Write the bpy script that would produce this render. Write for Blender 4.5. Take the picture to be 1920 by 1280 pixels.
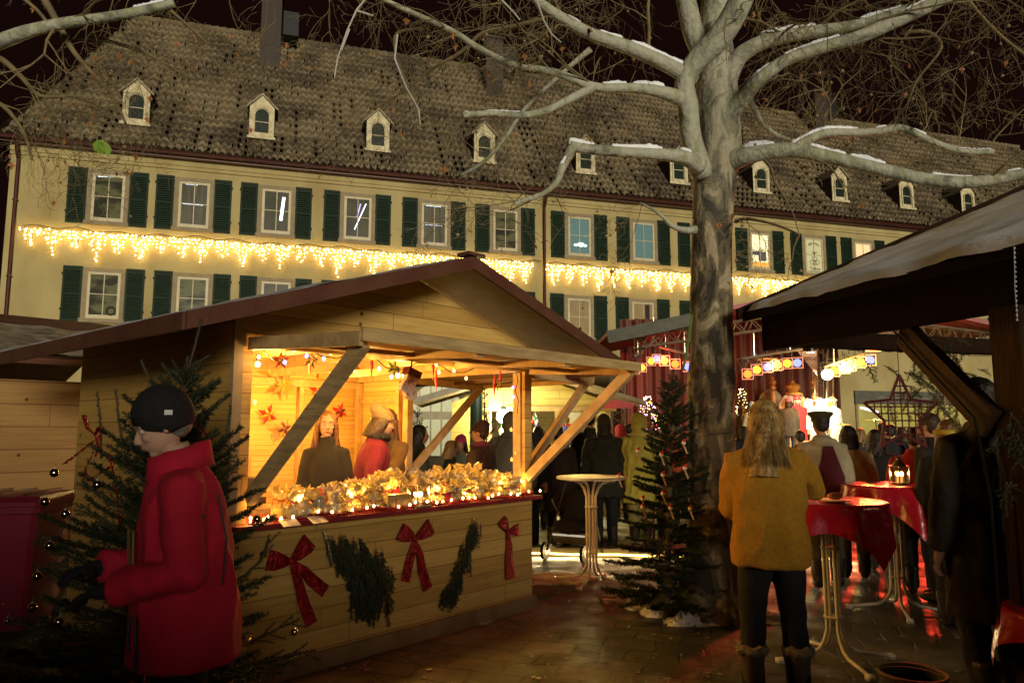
import bpy, bmesh, math, random
from mathutils import Vector, Matrix, noise
import numpy as np
rnd = random.Random(7)
PI = math.pi
sc = bpy.context.scene
for o in list(bpy.data.objects): bpy.data.objects.remove(o)
COL = sc.collection
# ---------------- camera
EYE = 1.65; FOC = 1387.0; TILT = math.radians(6.78)
cam = bpy.data.cameras.new('camera'); camo = bpy.data.objects.new('camera', cam); COL.objects.link(camo)
cam.sensor_width = 36; cam.lens = FOC / 1920 * 36; cam.clip_end = 500; cam.clip_start = .05
camo.location = (0, 0, EYE); camo.rotation_euler = (PI / 2 + TILT, 0, 0); sc.camera = camo
# ---------------- world, sun, exposure
w = bpy.data.worlds.new('World'); sc.world = w; w.use_nodes = True
nt = w.node_tree; bg = nt.nodes['Background']
sky = nt.nodes.new('ShaderNodeTexSky'); sky.sky_type = 'NISHITA'; sky.sun_disc = False
sky.sun_elevation = math.radians(-6); sky.sun_rotation = math.radians(200)
tint = nt.nodes.new('ShaderNodeMix'); tint.data_type = 'RGBA'; tint.inputs[0].default_value = .93
nt.links.new(sky.outputs[0], tint.inputs[6]); tint.inputs[7].default_value = (.085, .030, .024, 1)
nt.links.new(tint.outputs[2], bg.inputs[0]); bg.inputs[1].default_value = .085
SUN_AZ, SUN_EL = -19, 6      # low street light from behind the camera
sl = bpy.data.lights.new('street_glow', 'SUN'); sl.energy = 2.85; sl.angle = math.radians(14); sl.color = (1, .90, .67)
so = bpy.data.objects.new('street_glow', sl); COL.objects.link(so)
dirv = Vector((math.sin(math.radians(SUN_AZ)) * math.cos(math.radians(SUN_EL)), math.cos(math.radians(SUN_AZ)) * math.cos(math.radians(SUN_EL)), -math.sin(math.radians(SUN_EL))))
so.rotation_euler = dirv.to_track_quat('-Z', 'Y').to_euler()
sc.view_settings.view_transform = 'Standard'; sc.view_settings.look = 'None'; sc.view_settings.gamma = 1; sc.view_settings.exposure = 0
sc.render.engine = 'CYCLES'; sc.cycles.use_denoising = True
try: sc.cycles.denoiser = 'OPENIMAGEDENOISE'
except Exception: pass
sc.cycles.max_bounces = 5; sc.cycles.diffuse_bounces = 2; sc.cycles.glossy_bounces = 3; sc.cycles.transmission_bounces = 4; sc.cycles.transparent_max_bounces = 10
sc.cycles.sample_clamp_indirect = 3; sc.cycles.caustics_reflective = False; sc.cycles.caustics_refractive = False

def lamp(kind, loc, energy, color, size=.1, target=None, size_y=None, spot=60, parent=None, name='lamp_light', local=False):
    l = bpy.data.lights.new(name, kind); l.energy = energy; l.color = color
    if kind == 'AREA':
        l.size = size
        if size_y: l.shape = 'RECTANGLE'; l.size_y = size_y
    elif kind in ('POINT', 'SPOT'): l.shadow_soft_size = size
    if kind == 'SPOT': l.spot_size = math.radians(spot); l.spot_blend = .5
    o = bpy.data.objects.new(name, l); COL.objects.link(o); o.location = loc
    if target is not None: o.rotation_euler = (Vector(target) - Vector(loc)).to_track_quat('-Z', 'Y').to_euler()
    if parent:
        o.parent = parent
        if not local: o.matrix_parent_inverse = chain(parent).inverted()
    return o

# ---------------- pixel of the 1920 x 1280 survey photo -> metres
cT, sT = math.cos(TILT), math.sin(TILT)
def ray(px, py):
    u = (640 - py) / FOC
    return Vector(((px - 960) / FOC, cT - u * sT, sT + u * cT))
def at(px, py, Y):
    r = ray(px, py); return Vector((0, 0, EYE)) + r * (Y / r.y)
def gnd(px, py, z=0):
    r = ray(px, py); return Vector((0, 0, EYE)) + r * ((z - EYE) / r.z)
def pxm(px, Y): return px * Y / FOC     # width in pixels -> metres at depth Y

# ---------------- mesh builder
class MB:
    def __init__(s): s.v = []; s.f = []; s.m = []
    def add(s, vs, fs, mi=0):
        b = len(s.v); s.v += [tuple(x) for x in vs]; s.f += [tuple(i + b for i in f) for f in fs]; s.m += [mi] * len(fs); return s
    def box(s, c, d, R=None, mi=0):
        x, y, z = d[0] / 2, d[1] / 2, d[2] / 2; c = Vector(c)
        vs = [Vector((a * x, b * y, e * z)) for a in (-1, 1) for b in (-1, 1) for e in (-1, 1)]
        if R is not None: vs = [R @ q for q in vs]
        return s.add([c + q for q in vs], [(0, 1, 3, 2), (4, 6, 7, 5), (0, 4, 5, 1), (2, 3, 7, 6), (0, 2, 6, 4), (1, 5, 7, 3)], mi)
    def bb(s, a, b, mi=0): return s.box([(a[i] + b[i]) / 2 for i in range(3)], [abs(b[i] - a[i]) for i in range(3)], None, mi)
    def beam(s, a, b, w, h, up=(0, 0, 1), mi=0):
        a, b = Vector(a), Vector(b); d = (b - a); L = d.length; d.normalize(); u = Vector(up)
        x = d.cross(u)
        if x.length < 1e-4: x = d.cross(Vector((1, 0, 0)))
        x.normalize(); u = x.cross(d).normalized()
        R = Matrix((x, d, u)).transposed()
        return s.box((a + b) / 2, (w, L, h), R, mi)
    def tube(s, pts, rad, seg=8, caps=True, mi=0, ell=1.0):
        pts = [Vector(p) for p in pts]; n = len(pts)
        if not hasattr(rad, '__len__'): rad = [rad] * n
        vs = []; fs = []; pu = None
        for i, p in enumerate(pts):
            d = (pts[min(i + 1, n - 1)] - pts[max(i - 1, 0)])
            if d.length < 1e-7: d = Vector((0, 0, 1))
            d.normalize()
            if pu is None:
                pu = Vector((0, 0, 1)) if abs(d.z) < .9 else Vector((1, 0, 0))
            x = d.cross(pu)
            if x.length < 1e-4: x = d.orthogonal()
            x.normalize(); y = x.cross(d).normalized(); pu = y
            for k in range(seg):
                a = 2 * PI * k / seg; vs.append(p + x * math.cos(a) * rad[i] + y * math.sin(a) * rad[i] * ell)
        for i in range(n - 1):
            for k in range(seg):
                a = i * seg + k; b = i * seg + (k + 1) % seg; fs.append((a, b, b + seg, a + seg))
        if caps: fs.append(tuple(range(seg))[::-1]); fs.append(tuple((n - 1) * seg + k for k in range(seg)))
        return s.add(vs, fs, mi)
    def ball(s, c, r, sub=2, scale=(1, 1, 1), R=None, mi=0, jit=0):
        vs, fs = ICO[sub]; c = Vector(c); out = []
        for q in vs:
            q = Vector((q[0] * scale[0], q[1] * scale[1], q[2] * scale[2])) * r
            if jit: q *= 1 + rnd.uniform(-jit, jit)
            if R is not None: q = R @ q
            out.append(c + q)
        return s.add(out, fs, mi)
    def rings(s, rs, caps=True, mi=0):
        n = len(rs[0]); vs = [p for r in rs for p in r]; fs = []
        for i in range(len(rs) - 1):
            for k in range(n): a = i * n + k; b = i * n + (k + 1) % n; fs.append((a, b, b + n, a + n))
        if caps: fs.append(tuple(range(n))[::-1]); fs.append(tuple((len(rs) - 1) * n + k for k in range(n)))
        return s.add(vs, fs, mi)
    def lathe(s, c, prof, seg=20, mi=0, caps=True, R=None):
        c = Vector(c); rs = []
        for r, z in prof:
            ring = [Vector((r * math.cos(2 * PI * k / seg), r * math.sin(2 * PI * k / seg), z)) for k in range(seg)]
            if R is not None: ring = [R @ q for q in ring]
            rs.append([c + q for q in ring])
        return s.rings(rs, caps, mi)
    def prism(s, poly, d, mi=0):
        d = Vector(d); n = len(poly); poly = [Vector(p) for p in poly]
        vs = poly + [p + d for p in poly]
        fs = [tuple(range(n))[::-1], tuple(range(n, 2 * n))] + [(k, (k + 1) % n, n + (k + 1) % n, n + k) for k in range(n)]
        return s.add(vs, fs, mi)
    def xf(s, M): s.v = [tuple(M @ Vector(q)) for q in s.v]; return s
    def mesh(s, name, mats, smooth=False):
        me = bpy.data.meshes.new(name); me.from_pydata([tuple(q) for q in s.v], [], s.f)
        if not isinstance(mats, (list, tuple)): mats = [mats]
        for m in mats: me.materials.append(m)
        if len(mats) > 1: me.polygons.foreach_set('material_index', s.m)
        if smooth: me.polygons.foreach_set('use_smooth', [True] * len(s.f))
        me.update(); return me
    def build(s, name, mats, parent=None, smooth=False, world=False):
        o = bpy.data.objects.new(name, s.mesh(name, mats, smooth)); COL.objects.link(o)
        if parent is not None:
            o.parent = parent
            if world: o.matrix_parent_inverse = chain(parent).inverted()
        return o
def chain(o):
    M = o.matrix_basis.copy()
    while o.parent: M = o.parent.matrix_basis @ o.matrix_parent_inverse @ M; o = o.parent
    return M
def _ico(sub):
    bm = bmesh.new(); bmesh.ops.create_icosphere(bm, subdivisions=sub, radius=1)
    r = ([tuple(v.co) for v in bm.verts], [tuple(v.index for v in f.verts) for f in bm.faces]); bm.free(); return r
ICO = {k: _ico(k) for k in (1, 2, 3, 4)}

def thing(name, label, cat, loc=(0, 0, 0), rz=0, group=None):
    o = bpy.data.objects.new(name, None); COL.objects.link(o); o.location = loc; o.rotation_euler = (0, 0, rz); o.empty_display_size = .1
    o['label'] = label; o['category'] = cat
    if group: o['group'] = group
    return o
def tag(o, label, cat, group=None):
    o['label'] = label; o['category'] = cat
    if group: o['group'] = group
    return o
def struct(o, kind='structure', label=None):
    o['kind'] = kind
    if label: o['label'] = label
    return o
def dup(root, loc=None, rz=None, label=None, group=None, scale=None):
    def cp(o, par):
        c = o.copy(); COL.objects.link(c)
        if par is not None: c.parent = par
        for ch in [x for x in bpy.data.objects if x.parent == o]: cp(ch, c)
        return c
    r = cp(root, None)
    if loc is not None: r.location = loc
    if rz is not None: r.rotation_euler = (0, 0, rz)
    if scale: r.scale = (scale,) * 3
    if label: r['label'] = label
    if group: r['group'] = group
    return r
def soft(mb, voxel, smooth=4, disp=0, dsize=.12, seed=0):
    """join overlapping shapes into one continuous surface"""
    me = mb.mesh('t', MAT_NONE); o = bpy.data.objects.new('t', me); COL.objects.link(o)
    r = o.modifiers.new('r', 'REMESH'); r.mode = 'VOXEL'; r.voxel_size = voxel
    if smooth: q = o.modifiers.new('s', 'SMOOTH'); q.iterations = smooth; q.factor = .5
    dg = bpy.context.evaluated_depsgraph_get(); dg.update()
    m2 = bpy.data.meshes.new_from_object(o.evaluated_get(dg)); bpy.data.objects.remove(o); bpy.data.meshes.remove(me)
    if disp:
        n = len(m2.vertices); co = np.empty(n * 3); no = np.empty(n * 3)
        m2.vertices.foreach_get('co', co); m2.vertex_normals.foreach_get('vector', no); co = co.reshape(-1, 3); no = no.reshape(-1, 3)
        off = Vector((seed * 3.1, seed * 1.7, seed))
        d = np.array([(1 - abs(noise.noise(Vector((q[0] / dsize, q[1] / dsize, q[2] / (dsize * 1.5))) + off)) * 3.2) + .5 * noise.noise(Vector(q) * (2.3 / dsize) + off) for q in co])
        co = co + no * (d * disp)[:, None]; m2.vertices.foreach_set('co', co.reshape(-1))
    m2.polygons.foreach_set('use_smooth', [True] * len(m2.polygons)); m2.update()
    return m2
def mesh_obj(name, me, mats, parent=None):
    me.name = name; me.materials.clear()
    for m in (mats if isinstance(mats, (list, tuple)) else [mats]): me.materials.append(m)
    o = bpy.data.objects.new(name, me); COL.objects.link(o)
    if parent is not None: o.parent = parent
    return o

# ---------------- materials
_mc = {}
def M(name, col, rough=.7, metal=0, col2=None, ns=6, bump=0, bs=40, spec=None, emit=None, es=0, trans=0, stretch=(1, 1, 1), sheen=0, coat=0, alpha=1, contrast=(.35, .65), detail=4, sampled=False):
    if name in _mc: return _mc[name]
    m = bpy.data.materials.new(name); m.use_nodes = True; n = m.node_tree.nodes; L = m.node_tree.links; b = n['Principled BSDF']
    b.inputs['Base Color'].default_value = (*col, 1); b.inputs['Roughness'].default_value = rough; b.inputs['Metallic'].default_value = metal
    if spec is not None: b.inputs['Specular IOR Level'].default_value = spec
    if trans: b.inputs['Transmission Weight'].default_value = trans
    if sheen: b.inputs['Sheen Weight'].default_value = sheen
    if coat: b.inputs['Coat Weight'].default_value = coat
    if alpha < 1: b.inputs['Alpha'].default_value = alpha
    if emit: b.inputs['Emission Color'].default_value = (*emit, 1); b.inputs['Emission Strength'].default_value = es
    if emit and not sampled:
        try: m.cycles.emission_sampling = 'NONE'
        except Exception: pass
    tc = n.new('ShaderNodeTexCoord'); mp = n.new('ShaderNodeMapping'); L.new(tc.outputs['Object'], mp.inputs[0]); mp.inputs['Scale'].default_value = stretch
    if col2 is None: col2 = tuple(c * .72 for c in col)
    t = n.new('ShaderNodeTexNoise'); t.inputs['Scale'].default_value = ns; t.inputs['Detail'].default_value = detail; L.new(mp.outputs[0], t.inputs['Vector'])
    r = n.new('ShaderNodeValToRGB'); r.color_ramp.elements[0].position = contrast[0]; r.color_ramp.elements[1].position = contrast[1]
    r.color_ramp.elements[0].color = (*col, 1); r.color_ramp.elements[1].color = (*col2, 1)
    L.new(t.outputs[0], r.inputs[0]); L.new(r.outputs[0], b.inputs['Base Color'])
    if bump:
        t2 = n.new('ShaderNodeTexNoise'); t2.inputs['Scale'].default_value = bs; t2.inputs['Detail'].default_value = 5; L.new(mp.outputs[0], t2.inputs['Vector'])
        bu = n.new('ShaderNodeBump'); bu.inputs['Strength'].default_value = bump; bu.inputs['Distance'].default_value = .02
        L.new(t2.outputs[0], bu.inputs['Height']); L.new(bu.outputs[0], b.inputs['Normal'])
    _mc[name] = m; return m
MAT_NONE = M('plain', (.5, .5, .5))
def E(name, col, strength): return M(name, (.02, .02, .02), .5, emit=col, es=strength, col2=(.02, .02, .02))
def boards(name, col, col2, pitch=.135, axis=2, rough=.62, grain=1.0, knots=True):
    """sawn boards: a groove every pitch metres, its own tone per board, grain along the board, knots"""
    if name in _mc: return _mc[name]
    m = bpy.data.materials.new(name); m.use_nodes = True; n = m.node_tree.nodes; L = m.node_tree.links; b = n['Principled BSDF']
    b.inputs['Roughness'].default_value = rough
    tc = n.new('ShaderNodeTexCoord'); sp = n.new('ShaderNodeSeparateXYZ'); L.new(tc.outputs['Object'], sp.inputs[0])
    def mth(op, a, v=None, w=None):
        q = n.new('ShaderNodeMath'); q.operation = op
        for i, x in enumerate((a, v, w)):
            if x is None: continue
            if isinstance(x, (int, float)): q.inputs[i].default_value = x
            else: L.new(x, q.inputs[i])
        return q.outputs[0]
    z = mth('DIVIDE', sp.outputs[axis], pitch); fl = mth('FLOOR', z); fr = mth('FRACT', z)
    wn = n.new('ShaderNodeTexWhiteNoise'); wn.noise_dimensions = '1D'; L.new(fl, wn.inputs['W'])
    groove = mth('GREATER_THAN', mth('ABSOLUTE', mth('SUBTRACT', fr, .5)), .478)
    sc_ = [1.2, 1.2, 1.2]; sc_[axis] = 26
    mp = n.new('ShaderNodeMapping'); mp.inputs['Scale'].default_value = sc_; L.new(tc.outputs['Object'], mp.inputs[0])
    ad = n.new('ShaderNodeVectorMath'); ad.operation = 'ADD'; L.new(mp.outputs[0], ad.inputs[0]); L.new(mth('MULTIPLY', wn.outputs[0], 37), ad.inputs[1])
    g = n.new('ShaderNodeTexNoise'); g.inputs['Scale'].default_value = 2; g.inputs['Detail'].default_value = 6; g.inputs['Distortion'].default_value = .6; L.new(ad.outputs[0], g.inputs['Vector'])
    mx = n.new('ShaderNodeMix'); mx.data_type = 'RGBA'; mx.inputs[6].default_value = (*col, 1); mx.inputs[7].default_value = (*col2, 1)
    f = mth('ADD', mth('ADD', mth('MULTIPLY', mth('SUBTRACT', g.outputs[0], .5), 1.7 * grain), .5), mth('MULTIPLY', mth('SUBTRACT', wn.outputs[0], .5), .7)); f.node.use_clamp = True
    L.new(f, mx.inputs[0]); out = mx.outputs[2]
    ax2 = 0 if axis != 0 else 1
    jn = mth('LESS_THAN', mth('FRACT', mth('ADD', mth('DIVIDE', sp.outputs[ax2], 1.7), mth('MULTIPLY', wn.outputs[0], 9.7))), .0035)
    groove = mth('MAXIMUM', groove, jn)
    if knots:
        vo = n.new('ShaderNodeTexVoronoi'); vo.inputs['Scale'].default_value = 3.3; vo.inputs['Randomness'].default_value = 1; L.new(tc.outputs['Object'], vo.inputs['Vector'])
        k = mth('LESS_THAN', vo.outputs['Distance'], .062)
        m2 = n.new('ShaderNodeMix'); m2.data_type = 'RGBA'; L.new(k, m2.inputs[0]); L.new(out, m2.inputs[6]); m2.inputs[7].default_value = (col2[0] * .35, col2[1] * .3, col2[2] * .3, 1); out = m2.outputs[2]
    m3 = n.new('ShaderNodeMix'); m3.data_type = 'RGBA'; L.new(groove, m3.inputs[0]); L.new(out, m3.inputs[6]); m3.inputs[7].default_value = (col2[0] * .62, col2[1] * .56, col2[2] * .5, 1)
    L.new(m3.outputs[2], b.inputs['Base Color'])
    bu = n.new('ShaderNodeBump'); bu.inputs['Strength'].default_value = .7; bu.inputs['Distance'].default_value = .008
    L.new(mth('SUBTRACT', mth('MULTIPLY', g.outputs[0], .35), groove), bu.inputs['Height']); L.new(bu.outputs[0], b.inputs['Normal'])
    _mc[name] = m; return m
# ================= materials used widely
ICEL = (1.0, .62, .16)
plaster = M('plaster', (.38, .31, .14), .85, col2=(.27, .205, .08), detail=8, contrast=(.42, .72), stretch=(1, 1, .6), ns=.8, bump=.25, bs=30)
trim = M('window_trim', (.26, .20, .11), .7, col2=(.2, .155, .085), ns=4, bump=.2)
winwhite = M('window_paint', (.48, .42, .26), .5, col2=(.40, .34, .2))
shut = M('shutter_paint', (.005, .020, .007), .6, spec=.2, col2=(.003, .012, .005), bump=.3, bs=20)
glassd = M('night_glass', (.030, .030, .018), .3, spec=.08, col2=(.07, .065, .03), ns=1.1, contrast=(.4, .7))
gut = M('gutter_metal', (.07, .018, .014), .4, metal=.3, col2=(.05, .014, .01))
pine = boards('pine_boards', (.58, .37, .11), (.38, .215, .05), .135)
pine_in = boards('pine_boards_inside', (.62, .40, .14), (.46, .26, .07), .055, knots=False)
pine_beam = M('pine_beam', (.50, .33, .15), .6, col2=(.36, .22, .09), ns=3, stretch=(3, 3, 3), bump=.25, bs=14)
greywood = M('weathered_wood', (.50, .35, .16), .7, col2=(.34, .23, .10), ns=5, stretch=(1, 1, 6), bump=.4, bs=18)
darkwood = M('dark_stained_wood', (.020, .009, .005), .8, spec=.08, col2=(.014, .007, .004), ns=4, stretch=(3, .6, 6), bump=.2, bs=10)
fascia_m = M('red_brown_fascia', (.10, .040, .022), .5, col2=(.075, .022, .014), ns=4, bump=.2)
snow = M('snow', (.80, .82, .88), .75, col2=(.68, .71, .80), ns=9, bump=.6, bs=25)
snowthin = M('thin_snow', (.50, .52, .58), .8, col2=(.16, .15, .15), ns=2.2, bump=.5, bs=30, stretch=(1, 1, 1), contrast=(.42, .68), detail=8)
blackm = M('black_metal', (.015, .015, .016), .4, metal=.5)
alu = M('aluminium', (.45, .42, .38), .35, metal=.8)
whitepaint = M('white_enamel', (.80, .80, .78), .35, col2=(.68, .68, .66), ns=6)

# ================= ground: wet stone slabs with trodden snow
def ground_mat():
    m = bpy.data.materials.new('wet_slabs'); m.use_nodes = True; n = m.node_tree.nodes; L = m.node_tree.links; b = n['Principled BSDF']
    tc = n.new('ShaderNodeTexCoord'); mp = n.new('ShaderNodeMapping'); L.new(tc.outputs['Object'], mp.inputs[0]); mp.inputs['Rotation'].default_value = (0, 0, math.radians(17))
    wv = n.new('ShaderNodeTexNoise'); wv.inputs['Scale'].default_value = 1.7; wv.inputs['Detail'].default_value = 3; L.new(tc.outputs['Object'], wv.inputs['Vector'])
    wa = n.new('ShaderNodeVectorMath'); wa.operation = 'MULTIPLY_ADD'; L.new(wv.outputs['Color'], wa.inputs[0]); wa.inputs[1].default_value = (.22, .22, 0); L.new(mp.outputs[0], wa.inputs[2])
    br = n.new('ShaderNodeTexBrick'); L.new(wa.outputs[0], br.inputs['Vector']); br.inputs['Scale'].default_value = 1; br.inputs['Mortar Size'].default_value = .012
    br.inputs['Brick Width'].default_value = .38; br.inputs['Row Height'].default_value = .27; br.inputs['Mortar Smooth'].default_value = .3
    br.inputs['Color1'].default_value = (.042, .040, .026, 1); br.inputs['Color2'].default_value = (.062, .058, .040, 1); br.inputs['Mortar'].default_value = (.02, .018, .013, 1)
    no = n.new('ShaderNodeTexNoise'); no.inputs['Scale'].default_value = .55; no.inputs['Detail'].default_value = 8; no.inputs['Roughness'].default_value = .65; L.new(tc.outputs['Object'], no.inputs['Vector'])
    r = n.new('ShaderNodeValToRGB'); r.color_ramp.elements[0].position = .50; r.color_ramp.elements[1].position = .66
    L.new(no.outputs[0], r.inputs[0])
    mx = n.new('ShaderNodeMix'); mx.data_type = 'RGBA'; L.new(r.outputs[0], mx.inputs[0]); L.new(br.outputs[0], mx.inputs[6]); mx.inputs[7].default_value = (.17, .16, .135, 1)
    L.new(mx.outputs[2], b.inputs['Base Color'])
    n2 = n.new('ShaderNodeTexNoise'); n2.inputs['Scale'].default_value = 2.5; n2.inputs['Detail'].default_value = 6; L.new(tc.outputs['Object'], n2.inputs['Vector'])
    r2 = n.new('ShaderNodeMapRange'); r2.inputs[1].default_value = .35; r2.inputs[2].default_value = .65; r2.inputs[3].default_value = .34; r2.inputs[4].default_value = .85
    L.new(n2.outputs[0], r2.inputs[0]); L.new(r2.outputs[0], b.inputs['Roughness'])
    n3 = n.new('ShaderNodeTexNoise'); n3.inputs['Scale'].default_value = 28; n3.inputs['Detail'].default_value = 5; L.new(tc.outputs['Object'], n3.inputs['Vector'])
    a = n.new('ShaderNodeMath'); a.operation = 'MULTIPLY_ADD'; L.new(n3.outputs[0], a.inputs[0]); a.inputs[1].default_value = .5; L.new(br.outputs['Fac'], a.inputs[2])
    a2 = n.new('ShaderNodeMath'); a2.operation = 'MULTIPLY_ADD'; L.new(no.outputs[0], a2.inputs[0]); a2.inputs[1].default_value = -1.5; L.new(a.outputs[0], a2.inputs[2])
    bu = n.new('ShaderNodeBump'); bu.inputs['Strength'].default_value = .8; bu.inputs['Distance'].default_value = -.02; L.new(a2.outputs[0], bu.inputs['Height']); L.new(bu.outputs[0], b.inputs['Normal'])
    return m
g = MB(); S = 90
g.add([(-S, -S, 0), (S, -S, 0), (S, S * 1.6, 0), (-S, S * 1.6, 0)], [(0, 1, 2, 3)])
struct(g.build('ground', ground_mat()))

def lumpy(cx, cy, rx, ry, h, seed, n=34, z0=.004):
    """a low trodden snow patch with an uneven outline"""
    mb = MB(); vs = []; fs = []
    for j in range(n + 1):
        for i in range(n + 1):
            x = -1 + 2 * i / n; y = -1 + 2 * j / n; d = math.hypot(x, y)
            e = 1 - d + .45 * noise.noise(Vector((x * 2.2 + seed, y * 2.2, seed))) + .2 * noise.noise(Vector((x * 7 + seed, y * 7, seed)))
            z = max(-.02, min(1, e * 1.6)) * h * (1 + .5 * noise.noise(Vector((x * 9, y * 9, seed)))) + z0
            if e < 0: z = -.03
            vs.append((cx + x * rx, cy + y * ry, z))
    for j in range(n):
        for i in range(n):
            a = j * (n + 1) + i; q = (a, a + 1, a + n + 2, a + n + 1)
            if max(vs[k][2] for k in q) > -.01: fs.append(q)
    return mb.add(vs, fs)
dirtysnow = M('trodden_snow', (.50, .48, .42), .8, col2=(.13, .12, .10), ns=7, bump=.9, bs=22, detail=8, contrast=(.45, .7))
mb = MB()
for (px, py, rx, ry, h, sd) in [(1285, 1140, .42, .34, .10, 1), (1225, 1125, .5, .3, .05, 2), (1370, 1130, .28, .35, .09, 3), (1040, 1085, .5, .35, .02, 5), 
                                 (870, 1165, .25, .1, .03, 7), (1130, 1010, 1.6, .9, .03, 8), (1250, 985, 2.2, .9, .03, 9), (1100, 960, 2.5, 1.3, .03, 10), (1420, 1160, .35, .2, .05, 11), (1550, 1000, 1.8, 1.1, .02, 12)]:
    p = gnd(px, py); q = lumpy(p.x, p.y, rx, ry, h, sd); mb.add(q.v, q.f)
so_ = mb.build('snow_patches', dirtysnow, smooth=True); struct(so_, 'stuff', 'trodden patches of dirty snow on the wet paving')

cs = MB()
for (px, py, rx, ry, h, sd) in [(1262, 1150, .30, .17, .13, 21), (1300, 1168, .26, .12, .09, 22), (1358, 1150, .22, .16, .11, 23), (1215, 1140, .22, .10, .06, 24), (1385, 1128, .16, .14, .08, 25)]:
    p = gnd(px, py); q = lumpy(p.x, p.y, rx, ry, h, sd, 26); cs.add(q.v, q.f)
struct(cs.build('snow_heap', M('heap_snow', (.80, .80, .78), .8, col2=(.34, .31, .25), ns=9, bump=1, bs=30, detail=8, contrast=(.5, .75)), smooth=True), 'stuff', 'lumps of old snow heaped round the foot of the plane tree')
lt_ = MB(); r9 = random.Random(41)
for i in range(170):
    p = gnd(r9.uniform(560, 1900), r9.uniform(1120, 1275)); s = r9.uniform(.012, .035); a = r9.uniform(0, 6)
    lt_.add([(p.x + s * math.cos(a + q * PI / 2.5) * r9.uniform(.5, 1), p.y + s * math.sin(a + q * PI / 2.5) * r9.uniform(.5, 1), .006 + r9.uniform(0, .012)) for q in range(5)], [(0, 1, 2, 3, 4)])
struct(lt_.build('ground_litter', M('litter', (.16, .10, .05), .8, col2=(.35, .32, .26), ns=3)), 'stuff', 'dead leaves and scraps scattered over the paving')

# kerb with a rope light along its foot
ka, kb = gnd(985, 1041), gnd(1600, 1053)
mb = MB(); dirk = (kb - ka).normalized(); nk = Vector((-dirk.y, dirk.x, 0))
mb.prism([ka + nk * .06, kb + nk * .06, kb + nk * .4, ka + nk * .4], (0, 0, .10))
struct(mb.build('kerb', M('kerb_stone', (.16, .15, .12), .5, bump=.5)))
r = thing('rope_light', 'glowing yellow rope light laid along the low kerb across the wet paving', 'rope light', ka)
mb = MB(); mb.tube([ka + dirk * t * .3 + Vector((0, 0, .03 + .006 * math.sin(t * 2.1))) for t in range(int((kb - ka).length / .3) + 1)], .014, 6)
mb.build('light_tube', E('rope_glow', (1, .58, .12), 9), r, world=True)
for i in range(5):
    p = ka.lerp(kb, (i + .5) / 5) - nk * .03; lamp('AREA', p + Vector((0, 0, .05)), 4.5, (1, .70, .32), .9, target=p + Vector((0, -.5, 0)), size_y=.03, parent=r)

# ================= the long building
FA = math.atan2(.294, .956)
bd = thing('town_house', 'long cream rendered building with green shutters, tiled snow-dusted roof and small dormers', 'building', (-13.5, 24, 0), FA)
bd.rotation_euler = (0, 0, FA); BM_ = Matrix.Translation((-13.5, 24, 0)) @ Matrix.Rotation(FA, 4, 'Z')
def F(s, off, z): return BM_ @ Vector((s, off, z))
WALL_L, WALL_R, EAVE = -2.9, 48, 10.95
mb = MB(); mb.bb((WALL_L, 0, -.2), (WALL_R, 13.5, EAVE)); mb.bb((WALL_L - .02, -.10, EAVE - .30), (WALL_R, -.002, EAVE - .12)); mb.bb((WALL_L - .02, -.06, EAVE - .42), (WALL_R, -.002, EAVE - .302))
mb.build('wall', plaster, bd)
mb = MB(); mb.bb((WALL_L, -.05, -.1), (WALL_R, -.001, .7)); mb.build('plinth', trim, bd)
# roof of pantiles
def tile_mat():
    m = bpy.data.materials.new('snowy_pantiles'); m.use_nodes = True; n = m.node_tree.nodes; L = m.node_tree.links; b = n['Principled BSDF']; b.inputs['Roughness'].default_value = .8
    tc = n.new('ShaderNodeTexCoord')
    a = n.new('ShaderNodeTexNoise'); a.inputs['Scale'].default_value = .5; a.inputs['Detail'].default_value = 5; L.new(tc.outputs['Object'], a.inputs['Vector'])
    c = n.new('ShaderNodeTexNoise'); c.inputs['Scale'].default_value = 7; c.inputs['Detail'].default_value = 4; L.new(tc.outputs['Object'], c.inputs['Vector'])
    s_ = n.new('ShaderNodeMath'); s_.operation = 'MULTIPLY_ADD'; L.new(c.outputs[0], s_.inputs[0]); s_.inputs[1].default_value = .8; L.new(a.outputs[0], s_.inputs[2])
    r = n.new('ShaderNodeValToRGB'); e = r.color_ramp.elements; e[0].position = .72; e[1].position = 1.0; e[0].color = (.045, .030, .016, 1); e[1].color = (.18, .138, .078, 1)
    x = e.new(.85); x.color = (.095, .069, .038, 1)
    L.new(s_.outputs[0], r.inputs[0]); L.new(r.outputs[0], b.inputs['Base Color'])
    bu = n.new('ShaderNodeBump'); bu.inputs['Strength'].default_value = .5; bu.inputs['Distance'].default_value = .03; L.new(c.outputs[0], bu.inputs['Height']); L.new(bu.outputs[0], b.inputs['Normal'])
    return m
def rz_(off):   # roof height above a given distance behind the facade (bell-cast foot, then steep)
    return EAVE + .10 + (off * .15 if off < 0 else off * 1.05 if off < 1.2 else 1.26 + (off - 1.2) * ((19.45 - EAVE - .10 - 1.26) / 5.8))
TP, RP = .245, .30
mb = MB(); rows = 22; offs = [-.4 + 7.4 * j / rows for j in range(rows + 1)]
tr = random.Random(3); nc = int((50 + 3.5) / TP) * 4
vs = []; fs = []
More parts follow.
